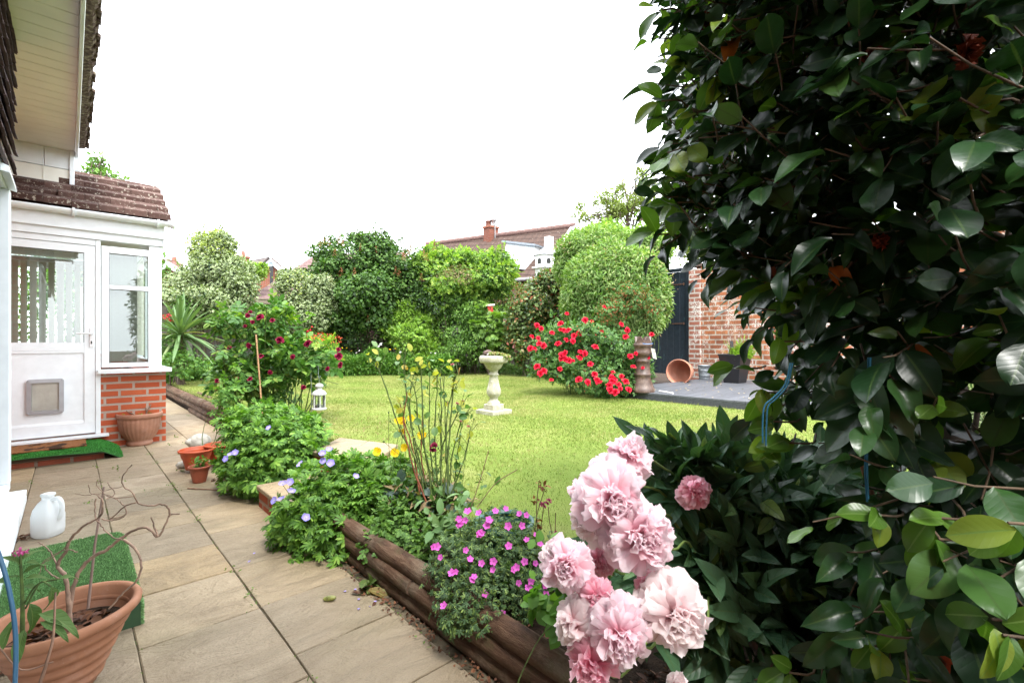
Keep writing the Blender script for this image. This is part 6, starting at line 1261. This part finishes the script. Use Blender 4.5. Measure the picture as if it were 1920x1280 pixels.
# ------------------------------------------------------------------ cranesbill clumps
M_GERA = leafmat('geranium_leaf', [(0, (.045, .12, .014)), (.5, (.08, .19, .02)), (.85, (.15, .30, .035)), (1, (.24, .40, .06))], .45, .3, rib=(.22, .36, .10))
M_GERD = leafmat('grey_geranium_leaf', [(0, (.035, .075, .025)), (.6, (.06, .115, .04)), (.85, (.13, .2, .05)), (1, (.2, .28, .07))], .5, .25)
LIL = petalmat('lilac_blue_petal', (.62, .58, .80), (.28, .24, .72), .3, mid=(.40, .34, .78)); PKP = petalmat('magenta_pink_petal', (.62, .14, .50), (.74, .13, .58), .3)
GF = flat_flower('cranesbill_flower', 5, .0195, [LIL, plain('pale_centre', (.6, .6, .5))], .95, .25); GP = flat_flower('magenta_flower', 5, .0125, [PKP, plain('mauve_centre', (.4, .1, .4))], .78, .35)
def clump(name, label, blobs, n, size, mat, base, flowers, me, mask=None, group=None, proto=L_PALM, dist=.0, fdir=(0, 0, 1), hairy=False):
    t = thing(name, label, 'plant', tuple(base), group); g = Geo(); p, d = bush_points(blobs, n, .55, .3, 4, mask, .01)
    gd = d * .5 + rdir(len(p)) * .55 + (0, 0, -.25); up = d * 1.2 + np.array([0, 0, .9]) + rdir(len(p)) * .35
    scatter(g, proto, p, frames(gd, up), size * RNG.uniform(.5, 1.3, len(p))); obj('foliage', g, mat, t)
    g = Geo(); stems(g, base, blobs, 60, .003, .06)
    for q in flowers: a = q - np.array([0, 0, .07]) + rdir(1)[0] * .02 - CAMD * .03; tube(g, [a, q - (0, 0, .004)], .0012 if not hairy else .0008, 4)
    obj('stem', g, GREENST, t)
    for q in flowers: inst('flower', me, t, q, rot_to(tuple(np.array(fdir) + rdir(1)[0] * .45), random.random() * 6), random.uniform(.85, 1.2))
    return t
b = [B(510, 825, 3.75, 82, 58), B(525, 850, 3.6, 76, 62), B(462, 870, 3.55, 42, 42), B(560, 820, 3.8, 45, 42), B(490, 895, 3.45, 50, 34), B(470, 790, 3.8, 50, 30)]
clump('cranesbill', 'leafy green cranesbill clump with lilac flowers above the lower step', b, 2900, .088, M_GERA, Z(b[0][0], .1), [P(504, 802, 3.25), P(432, 852, 3.15), P(424, 860, 3.12), P(564, 868, 3.15), P(441, 848, 3.2), P(562, 872, 3.2)], GF, fdir=CAMD * .6 + (0, 0, .6))
b = [B(650, 905, 2.85, 80, 48), B(600, 960, 2.7, 70, 55), B(700, 940, 2.75, 65, 55), B(560, 985, 2.6, 42, 40), B(650, 1000, 2.55, 60, 40), B(740, 900, 2.8, 40, 40), B(590, 1020, 2.5, 35, 22)]
clump('cranesbill', 'sprawling cranesbill with lilac flowers spilling over the near end of the logs', b, 3000, .080, M_GERA, Z(b[0][0], .1), [P(x, y, 2.38) for x, y in ((667, 893), (530, 907), (544, 903), (546, 921), (515, 938), (527, 936), (573, 970), (617, 843), (606, 864), (620, 868), (605, 850))], GF, fdir=CAMD * .5 + (0, 0, .7))
b = [B(760, 1000, 2.35, 52, 42), B(720, 1020, 2.3, 40, 35), B(790, 1030, 2.15, 32, 35), B(740, 960, 2.45, 35, 25)]
clump('leafy_herb', 'low dark green leafy herb between the cranesbill and the pink flowers', b, 1500, .038, leafmat('herb_leaf', [(0, (.05, .12, .02)), (.8, (.10, .20, .035)), (1, (.16, .28, .05))], .5, .3), Z(b[0][0], .1), [], GF, proto=proto_compound(5, .9))
b = [B(915, 1040, 1.92, 95, 62), B(860, 1060, 1.88, 60, 60), B(980, 1060, 1.85, 60, 60), B(920, 1110, 1.75, 95, 55), B(860, 1140, 1.68, 45, 40), B(990, 1110, 1.75, 50, 50), B(940, 1000, 1.98, 75, 34)]
fl = [P(760 + x / 4.57, 900 + y / 4.57, 1.62) for x, y in ((535, 270), (632, 283), (770, 267), (858, 247), (980, 290), (1035, 300), (460, 330), (515, 340), (460, 385), (475, 380), (715, 345), (700, 390), (885, 390), (995, 390), (650, 457), (640, 460), (1118, 472), (1040, 513), (1152, 548), (270, 568), (240, 572), (305, 658), (515, 598), (885, 563), (553, 680), (655, 710), (757, 690), (755, 765), (430, 780), (400, 795), (570, 850), (590, 830), (1020, 693), (1112, 712), (925, 765), (970, 875), (1080, 862), (1055, 925), (685, 967), (1203, 982), (332, 1077), (840, 1140), (1195, 900), (1195, 855), (955, 745))]
clump('pink_cranesbill', 'grey green cranesbill covered in small magenta pink flowers above the logs', b, 5200, .030, M_GERD, Z(b[0][0], .1), fl, GP, proto=proto_palmate(5, 2.9, .30), fdir=CAMD * .8 + (0, 0, .6), hairy=True)

# ------------------------------------------------------------------ leggy rose, poppies
def leggy():
    D = 2.5; t = thing('leggy_rose', 'tall leggy rose of bare green and red stems with sparse leaves', 'rose bush', tuple(Z(P(810, 950, D), .14)))
    S = [[(800, 960), (786, 880), (748, 800), (728, 740), (712, 695), (706, 690), (709, 655)], [(790, 950), (775, 850), (755, 780), (750, 755)], [(808, 950), (786, 860), (772, 800), (762, 735), (757, 700), (760, 655)], [(798, 940), (770, 860), (757, 790), (764, 735)],
         [(826, 945), (827, 840), (827, 760), (826, 690)], [(830, 940), (827, 850), (850, 790), (870, 755)], [(842, 950), (846, 870), (862, 800), (872, 775)], [(832, 930), (845, 790), (851, 720), (858, 700)], [(815, 940), (805, 800), (806, 700)], [(822, 950), (815, 820), (820, 720), (818, 700)],
         [(806, 950), (790, 850), (793, 765)], [(812, 940), (795, 820), (790, 700), (786, 690)], [(850, 960), (856, 860), (868, 790)], [(846, 950), (838, 850), (832, 700)], [(800, 930), (780, 850), (768, 760), (775, 700)], [(835, 950), (870, 860), (882, 800)], [(818, 960), (800, 860), (783, 790), (780, 740), (770, 715), (748, 700)], [(840, 940), (836, 800), (846, 740), (853, 705)]]
    g = Geo(); tips = []
    for i, s in enumerate(S):
        dd = D + random.uniform(-.12, .12); q = crv([P(x, y, dd) for x, y in s], 5); q = [v + rdir(1)[0] * .003 for v in q]; tube(g, q, np.linspace(.0046, .0022, len(q)), 6, 1 if i in (1, 3, 4 + 6) else 0, wob=.25); tips.append(q)
        for k in range(5):
            a = q[random.randrange(len(q) // 2, len(q))]; e = a + rdir(1)[0] * .05 + np.array([0, 0, .05]); tube(g, [a, e], .0016, 4); tips.append([a, e])
    obj('stem', g, [GREENST, twig_mat('red_stem', (.22, .065, .03))], t)
    g = Geo(); n = 0
    for q in tips:
        for k in range(random.choice([2, 3, 4]) if len(q) > 3 else 1):
            a = q[-1 - random.randrange(max(1, len(q) // 3))] + rdir(1)[0] * .01; yellow = random.random() < .55; scatter(g, proto_leaf(4, 2, .6, .45, .3, .3, ser=.05), np.array([a]), frames(rdir(1) + (0, 0, .2), rdir(1) + (0, 0, 1)), [random.uniform(.03, .05)], 0 if yellow else 1)
    for (x, y, s_) in ((822, 728, .055), (790, 785, .05), (860, 770, .05), (738, 810, .05), (815, 790, .05), (767, 745, .05), (850, 900, .06), (865, 930, .07), (835, 915, .05)): scatter(g, proto_leaf(6, 4, .72, .5, .25, .4), np.array([P(x, y + 10, D - .05)]), frames(rdir(1) + (0, 0, .6), np.array([CAMD + (0, 0, .4)])), [s_], 1)
    obj('foliage', g, [leafmat('yellow_green_rose_leaf', [(0, (.26, .30, .04)), (.7, (.42, .42, .08)), (1, (.40, .24, .07))], .5, .4), leafmat('grey_green_rose_leaf', [(0, (.06, .14, .04)), (1, (.16, .26, .10))], .4, .3, vein=.3, nv=8)], t)
    me = bloom_mesh('faded_bloom', 14, .02, petalmat('faded_crimson_petal', (.12, .01, .03), (.30, .03, .08)), 1.3, .9, .05, .5, 9, .4, 3, 3); put(me, t, [P(813, 836, D - .1), P(812, 845, D - .1)], name='bloom', base=(0, 0, 1), s=(1, 1.3))
    me2 = bloom_mesh('pink_bud', 10, .013, petalmat('bud_pink_petal', (.45, .12, .14), (.6, .25, .25)), 1.1, .9, .04, .5, 10, .4, 3, 3); put(me2, t, [P(788, 690, D), P(848, 684, D), P(857, 757, D), P(868, 753, D), P(820, 806, D), P(838, 756, D), P(863, 790, D), P(878, 800, D)], name='bud', base=(0, 0, 1), s=(.8, 1.1))
    # thin side stem with small faded flowers
    p = thing('welsh_poppies', 'yellow poppies on thin stems in front of the leggy rose', 'poppies', tuple(Z(P(760, 900, 2.75), .14))); PM = flat_flower('poppy_flower', 4, .026, [YLP, YC], 1.15, .5); g = Geo()
    pts = [P(640 + x / 5.33, 620 + y / 5.33, 2.72) for x, y in ((585, 908), (690, 880), (612, 1022), (800, 1050), (828, 1058), (365, 1208), (528, 1225), (640, 1167), (600, 915))]
    for q in pts: b0 = Z(q, .2) + rdir(1)[0] * .06; tube(g, crv([b0, (b0 + q) / 2 + rdir(1)[0] * .03, q], 4), .0016, 5)
    for k in range(16): b0 = Z(P(random.uniform(720, 880), 900, 2.7), .2); q = P(random.uniform(715, 890), random.uniform(760, 850), 2.7); tube(g, crv([b0, (b0 + q) / 2 + rdir(1)[0] * .03, q], 4), .0014, 5); ico(g, q, .005, .1, 2, 1, (1, 1, 1.8))
    obj('stem', g, GREENST, p); put(PM, p, pts, base=CAMD * .9 + (0, 0, .6), jit=.5, s=(.85, 1.1))
    b = [B(800, 925, 2.6, 55, 30), B(850, 940, 2.5, 40, 30), B(760, 930, 2.6, 30, 25)]
    shrub('dark_undergrowth', 'tangled dark leaves and dry stalks at the foot of the leggy rose', 'undergrowth', b, [(700, L_MID, .045, M_LILAC, {}), (160, L_ROUND, .06, leafmat('purple_green_leaf', [(0, (.03, .05, .04)), (1, (.06, .10, .07))], .35, .1), {}), (250, L_SLIM, .07, M_DRY, {})], Z(b[0][0], .12), 50, .004, bark=TWIG, spread=.12)
    b = [B(830, 985, 2.1, 25, 22)]
    shrub('sage_plant', 'small soft grey green leaved plant left of the magenta flowers', 'plant', b, [(90, proto_leaf(5, 2, .5, .45, .3, .5), .055, leafmat('sage_leaf', [(0, (.10, .19, .07)), (1, (.17, .27, .11))], .6, .25), {})], Z(b[0][0], .12), 8, .003, bark=GREENST)
    # wiry stems, columbine seedheads and small pink flowers right of the magenta cranesbill
    p = thing('columbine', 'wiry columbine stems with faded pink flowers and brown seed heads on the lawn edge', 'plant', tuple(Z(P(1010, 1000, 1.9), .14))); g = Geo(); D2 = 1.95
    for s in ([(1008, 1010), (1006, 950), (1011, 900)], [(1012, 1000), (1018, 960), (1020, 940)], [(1000, 1010), (1008, 960), (1022, 915)], [(1040, 1020), (1042, 960)], [(1035, 1000), (1030, 975), (1028, 950)], [(880, 960), (900, 900), (916, 845)], [(895, 950), (930, 905), (970, 880)]): q = crv([P(x, y, D2) for x, y in s], 4); tube(g, q, .0018, 5)
    obj('stem', g, [TWIG], p); g = Geo()
    for (x, y) in ((1011, 903), (1012, 912), (1022, 918), (1020, 912), (1000, 935), (1004, 940), (1008, 975), (1012, 985)): q = P(x, y, D2) + RNG.normal(size=(5, 3)) * .005; leaves(g, L_MID, q, rdir(5), .018)
    obj('seed_head', g, M_RUST, p); me3 = bloom_mesh('columbine_bloom', 12, .014, petalmat('dusky_pink_petal', (.3, .04, .1), (.55, .12, .22)), 1.7, .7, .05, .5, 12, .5, 3, 3)
    put(me3, p, [P(1016, 945, D2), P(1024, 942, D2), P(1030, 938, D2), P(1021, 949, D2), P(1042, 998, D2), P(1051, 1001, D2)], base=(0, 0, 1), s=(.7, 1.1))
    b = [B(1030, 1130, 1.5, 30, 28), B(1055, 1160, 1.4, 22, 25)]
    shrub('broad_leaf_seedling', 'small broad leaved green plant just behind the top log', 'plant', b, [(60, L_ROUND, .05, M_MEAD, {})], Z(b[0][0], .12), 6, .003, bark=GREENST)
    g = Geo(); c = P(945, 985, 2.15); c[2] = .16; lathe(g, [(.10, 0), (.13, .12), (.137, .13), (.137, .145), (.125, .145), (.12, .13)], 32, c); o = obj('green_rim_pot', g, plain('dark_green_plastic', (.02, .09, .075), .4), origin=c); tag(o, 'dark green plastic pot rim half hidden behind the magenta flowers', 'plant pot')
leggy()

n = 150; t_ = RNG.normal(size=(n, 2)); p = np.array([G(690 + 45 * a_, 805 + 22 * b_, .262) for a_, b_ in t_ if 805 + 22 * b_ > 740]); n = len(p); g = Geo(); scatter(g, L_ROUND, p, frames(rdir(n) * (1, 1, .15), np.array([[0, 0, 1.]]) + rdir(n) * .4), RNG.uniform(.008, .018, n))
o = obj('rose_petals', g, petalmat('dropped_rose_petal', (.12, .02, .03), (.35, .12, .12))); tag(o, 'withered red petals scattered on the lawn beyond the upper step', 'petals', kind='stuff')
# ------------------------------------------------------------------ peony
def peony():
    base = Z(P(1400, 1100, 1.35), .14); t = thing('peony', 'peony plant with huge pale pink double blooms leaning over the logs', 'peony', tuple(base))
    lf = proto_leaf(10, 4, .36, .42, .35, .35, wave=.35, tip=1.1)
    tri = join_protos([xf(lf, 0, 1.0, (0, .25, 0)), xf(lf, .75, .85, (0, .12, .0), rx=.1), xf(lf, -.75, .85, (0, .12, .0), rx=.1)])
    b = [B(1330, 930, 1.42, 110, 75), B(1450, 900, 1.55, 110, 75), B(1420, 1000, 1.38, 120, 90), B(1350, 1080, 1.32, 90, 90), B(1500, 1010, 1.5, 100, 90), B(1400, 1160, 1.25, 100, 90), B(1270, 880, 1.45, 50, 40), B(1210, 1120, 1.35, 70, 60), B(1540, 950, 1.6, 60, 90), B(1190, 1050, 1.3, 50, 50)]
    mask = [(1080, 1280), (1090, 1020), (1180, 880), (1225, 835), (1260, 828), (1300, 815), (1335, 812), (1380, 822), (1440, 835), (1500, 872), (1545, 880), (1580, 890), (1640, 930), (1640, 1400), (1150, 1400)]
    g = Geo(); p, d = bush_points(b, 460, .45, .3, 4, mask, .15); n = len(p); gd = d * .7 + rdir(n) * .6 + (0, 0, .05); up = np.array([0, 0, .9]) + CAMD * .5 + rdir(n) * .35 + d * .3; k = n
    scatter(g, tri, p, frames(gd, up), .132 * RNG.uniform(.75, 1.15, n)); 
    p, d = bush_points(b, 500, .9, .3, 4, mask, .12); n = len(p); scatter(g, tri, p, frames(d + rdir(n), rdir(n) + (0, 0, .5)), .10 * RNG.uniform(.7, 1.1, n))
    obj('foliage', g, leafmat('peony_leaf', [(0, (.04, .095, .048)), (.6, (.062, .14, .070)), (.93, (.09, .18, .085)), (.97, (.16, .25, .06)), (1, (.22, .30, .08))], .35, .22, vein=.35, nv=7, rib=(.09, .15, .06)), t)
    P1 = petalmat('pale_pink_petal', (.95, .33, .43), (.98, .87, .90), .6, mid=(.97, .64, .71), pw=.5); P2 = petalmat('deeper_pink_petal', (.92, .22, .36), (.97, .66, .73), .6, mid=(.95, .42, .54)); P3 = petalmat('cream_pink_petal', (.96, .56, .58), (.98, .91, .90), .6, mid=(.97, .79, .80))
    A = [bloom_mesh('peony_bloom', 120, 1.0, P1, 2.2, .68, .07, .75, s, .38, 6, 6) for s in (21, 22)]; Bm = bloom_mesh('pink_peony_bloom', 80, 1.0, P2, 2.0, .6, .08, .75, 23, .40, 6, 5); Cm = bloom_mesh('cream_peony_bloom', 110, 1.0, P3, 2.2, .75, .06, .75, 24, .36, 6, 6)
    L = [(1182, 850, 44, 1.12, A[0], (0, .1, 1)), (1140, 885, 46, 1.10, A[1], (-.3, .2, .8)), (1150, 938, 70, 1.02, A[0], None), (1110, 975, 50, 1.06, Cm, (-.8, 0, .2)), (1206, 1008, 70, .98, A[1], None), (1060, 1062, 50, .97, A[0], (-.2, -.2, .2)), (1040, 1040, 30, 1.0, Cm, (-.6, 0, .7)), (1120, 1118, 34, .96, Bm, None), (1078, 1175, 48, .95, Cm, (-1, 0, -.1)), (1165, 1192, 62, .90, A[1], (0, -.5, -.2)), (1268, 1155, 70, .92, Cm, (.2, -.6, -.1)), (1110, 1245, 52, .92, Bm, (-.4, -.4, -.3)), (1305, 921, 31, 1.2, Bm, (0, -.3, .5)), (1122, 1055, 30, 1.08, Bm, (-.2, 0, 0)), (1586, 986, 24, 1.4, P and Bm, (-.4, 0, .4)), (1272, 1277, 20, 1.0, Cm, (0, 0, 1)), (1222, 1092, 32, 1.02, Bm, (-.2, 0, .6)), (1608, 838, 14, 1.9, Bm, (0, 0, 1)), (1095, 920, 34, 1.12, A[1], (-.6, 0, .6))]
    g = Geo()
    for (x, y, r, d, me, dr) in L:
        p = P(x, y, d); s = 1.2 * r * d / FOC; q = CAMD * 1.0 + rdir(1)[0] * .25 + (0, 0, .15) if dr is None else (RT * dr[0] + FW * dr[1] + np.array([0, 0, dr[2]])) + CAMD * .7
        inst('bloom', me, t, p, rot_to(tuple(q), random.random() * 6.28), s * 1.0)
        q = q / np.linalg.norm(q); st = crv([base, P(x * .5 + 700, y * .6 + 430, d + .27), P(x + 55, y + 22, d + .13), p + FW * s * .5], 5); tube(g, st[5:], np.linspace(.0034, .0026, len(st) - 5), 7)
    obj('stem', g, plain('light_green_stem', (.17, .25, .06), .5, bump=.05), t)
peony()
b = [(1.1, .9), (1.7, .3), (1.9, -.6), (1.1, -1.5)]
g = Geo(); 
for k in range(900): pass
n = 1500; p = np.stack([RNG.uniform(1.08, 2.1, n), RNG.uniform(-.6, 1.2, n), .14 + RNG.random(n) * .02], 1); scatter(g, L_MID, p, frames(rdir(n) * (1, 1, .4), np.array([[0, 0, 1.]]) + rdir(n) * .7), RNG.uniform(.015, .045, n)); o = obj('bark_mulch', g, DEADL); tag(o, 'reddish brown dead leaves on the soil under the peony', 'leaf litter', kind='stuff')

# ------------------------------------------------------------------ camellia
def camellia():
    base = np.array([1.95, .15, .1]); t = thing('camellia', 'tall camellia of large glossy dark leaves filling the right of the view', 'camellia', tuple(base))
    poly = [(1300, -900), (1300, 40), (1310, 120), (1292, 180), (1295, 250), (1310, 290), (1298, 340), (1296, 420), (1300, 455), (1340, 465), (1400, 480), (1430, 540), (1470, 570), (1505, 600), (1530, 650), (1500, 690), (1500, 735), (1560, 735), (1620, 770), (1670, 860), (1640, 930), (1640, 1030), (1600, 1100), (1560, 1160), (1460, 1220), (1400, 1290), (1400, 1500), (4600, 2600), (4600, -900)]
    n = 29000; x = RNG.uniform(1.0, 2.4, n); y = RNG.uniform(-1.3, 1.45, n); z = RNG.uniform(.12, 3.0, n)
    q = np.stack([x, y, z], 1); e = ((q - np.array([1.95, -.05, 1.5])) / np.array([.92, 1.35, 1.75])); rad = np.sqrt((np.abs(e) ** 2.6).sum(1)); wob = pts_noise(q, 2.2) * .18
    keep = (rad + wob < 1.0) & (rad + wob > .38); u, v, d = proj(q); keep &= inpoly(u, v, poly) & (d > .52)
    hole = inpoly(u, v, [(1755, 700), (1800, 680), (1895, 690), (1890, 760), (1780, 775)]) | inpoly(u, v, [(1420, 250), (1450, 240), (1455, 300), (1400, 310)]); keep &= ~(hole & (RNG.random(n) < np.where(u > 1600, .96, .45)))
    low = (v > 780) & (v < 900) & (u < 1800); keep &= ~(low & (RNG.random(n) < .5))
    # thin out the hidden back of the bush
    keep &= (x < 1.75) | (RNG.random(n) < .75)
    q = q[keep]; e = e[keep]; m = len(q)
    LF = proto_leaf(9, 4, .58, .47, .26, .36, tip=.95, wave=.30, ser=.006); LF2 = proto_leaf(9, 4, .52, .44, .55, .75, tip=1.0, wave=.7); LF3 = proto_leaf(9, 4, .64, .5, .12, .1, tip=.9, wave=.5); LL = proto_leaf(5, 2, .56, .46, .3, .42)
    g = Geo(); tw = Geo(); out = e / np.linalg.norm(e, axis=1)[:, None]
    for i in range(m):
        near = q[i][0] < 1.6; dd = out[i] * .8 + rdir(1)[0] * .6 + np.array([0, 0, -.05]); dd /= np.linalg.norm(dd); L = random.uniform(.07, .15); k = random.choice([2, 3, 3, 4]) ; young = random.random() < (.16 if q[i][1] > .55 else .06)
        a = q[i]; tip = a + dd * L + np.array([0, 0, .01]); 
        s = np.linspace(.25, 1, k); pos = a + dd * (L * s)[:, None]; side = np.cross(dd, (0, 0, 1)); side /= np.linalg.norm(side) + 1e-9; sg = np.array([1 if (j % 2) else -1 for j in range(k)])
        ld = dd * .55 + side * (sg * .8)[:, None] + np.array([0, 0, -.45]) + rdir(k) * .35; ld[-1] = dd + np.array([0, 0, -.2])
        up = out[i] * .8 + np.array([0, 0, .75]) + rdir(k) * .5; sz = random.uniform(.062, .092) * (.85 if young else 1) * (1.05 if q[i][1] < .45 else .92)
        pu, pv, pd = proj(pos + ld / np.linalg.norm(ld, axis=1)[:, None] * sz * .6); ok = (pd > .63)
        if near and ok.all(): tube(tw, [a - dd * .015, a + dd * L * .5 + rdir(1)[0] * .004, tip], [.0022, .0019, .0014], 5, cap=False)
        scatter(g, random.choice((LF, LF2, LF3)) if near else LL, pos[ok], frames(ld, up)[ok], sz * RNG.uniform(.65, 1.15, k)[ok], 1 if young else 0)
        if random.random() < .006: scatter(g, LF2, pos[:1] + dd * .02, frames(ld[:1] + (0, 0, -.4), up[:1]), [sz * .8], 2)
    # young bright leaves at the outer ends of the left hand twigs and low in front
    spots = [(1260, 120), (1240, 190), (1290, 110), (1235, 20), (1480, 80), (1560, 60), (1225, 440), (1270, 380), (1250, 370), (1500, 560), (1490, 560), (1380, 690), (1480, 830), (1440, 830), (1450, 790), (1880, 150), (1850, 190), (1700, 1180), (1640, 1210), (1480, 1260), (1880, 1190), (1860, 1160), (1750, 970), (1760, 1010), (1640, 965), (1300, 330), (1470, 640), (1545, 90), (1890, 980), (1700, 1270), (1425, 735), (1330, 60), (1350, 150), (1300, 210), (1260, 270), (1420, 30), (1560, 30), (1470, 130), (1520, 300), (1440, 120), (1620, 250), (1690, 60), (1390, 100), (1600, 560), (1830, 250), (1280, 60)]
    for (px, py) in spots:
        dn = .62 + .6 * max(0, (1900 - px)) / 700 if py > 900 else .72 + .48 * max(0, 1900 - px) / 700; c = P(px, py, dn); k = 3; ld = rdir(k) * .6 + np.array([0, 0, -.3]) - RT * .2; up = CAMD * .8 + rdir(k) * .4 + (0, 0, .7)
        scatter(g, LF, c + rdir(k) * .01, frames(ld, up), RNG.uniform(.05, .078, k), 1); tube(tw, crv([c + RT * .12 + FW * .1, c + RT * .05, c], 3), .0022, 5)
    dark = leafmat('camellia_leaf', [(0, (.008, .026, .009)), (.6, (.015, .045, .013)), (.9, (.028, .075, .018)), (1, (.05, .11, .022))], .30, .12, vein=.07, nv=8, rib=(.04, .075, .02), spec=.28)
    yg = leafmat('young_camellia_leaf', [(0, (.05, .12, .015)), (.7, (.09, .18, .025)), (1, (.20, .26, .04))], .28, .35, vein=.09, nv=8, rib=(.14, .24, .06)); old = leafmat('aging_camellia_leaf', [(0, (.22, .03, .01)), (1, (.40, .14, .02))], .35, .2)
    obj('foliage', g, [dark, yg, old], t); obj('twig', tw, twig_mat('camellia_twig', (.10, .065, .035)), t)
    g = Geo(); tube(g, crv([base, base + (0, 0, .8), base + (-.1, .05, 1.6), base + (-.05, 0, 2.4)], 5), np.linspace(.05, .02, 16), 10, wob=.1)
    for k in range(40): i = random.randrange(m); s = base + np.array([0, 0, random.uniform(.2, 2.0)]); en = q[i]; c = crv([s, (s + en) / 2 + rdir(1)[0] * .1, en], 4); tube(g, c, np.linspace(.008, .003, len(c)), 6, wob=.2)
    obj('trunk', g, DARKBARK, t)
    ME = bloom_mesh('withered_bloom', 22, .026, petalmat('withered_petal', (.07, .012, .006), (.20, .04, .015), .1), 1.7, .7, .25, .5, 31, .4, 3, 3)
    put(ME, t, [P(1585, 322, .98), P(1330, 40, 1.12), P(1655, 455, .86), P(1815, 95, .74), P(1635, 105, .9)], name='withered_bloom', base=CAMD, jit=.6, s=(.8, 1.1))
    SR = plain('blue_twine', (.005, .10, .17), .7, var=.1, scale=60, bump=.4)
    for lab, strands in (('blue twine looped over the hanging camellia twig on the left', [[(1482, 680), (1472, 720), (1450, 745), (1434, 760), (1430, 790), (1430, 830)], [(1486, 680), (1476, 722), (1454, 748), (1440, 762), (1437, 800), (1436, 835)]]), ('long blue twine hanging straight down through the camellia', [[(1632, 670), (1630, 720), (1626, 800), (1626, 880), (1628, 935)], [(1628, 670), (1627, 730), (1628, 790), (1622, 870), (1626, 940)]])):
        g = Geo(); dn = .93 if 'left' in lab else .86
        for j, s in enumerate(strands): q2 = crv([P(x, y, dn + .004 * j) for x, y in s], 5); tube(g, q2, .0016, 6)
        o = obj('twine', g, SR, origin=P(strands[0][0][0], strands[0][0][1], dn)); tag(o, lab, 'twine')
    g = Geo(); tube(g, [P(1588, 780, 1.3), P(1615, 860, 1.28), P(1660, 1020, 1.22)], .008, 8); o = obj('bamboo_cane', g, plain('reddish_cane', (.26, .10, .05), .6), origin=P(1660, 1020, 1.22)); tag(o, 'reddish slanting cane inside the camellia beside the long blue twine', 'cane')
camellia()
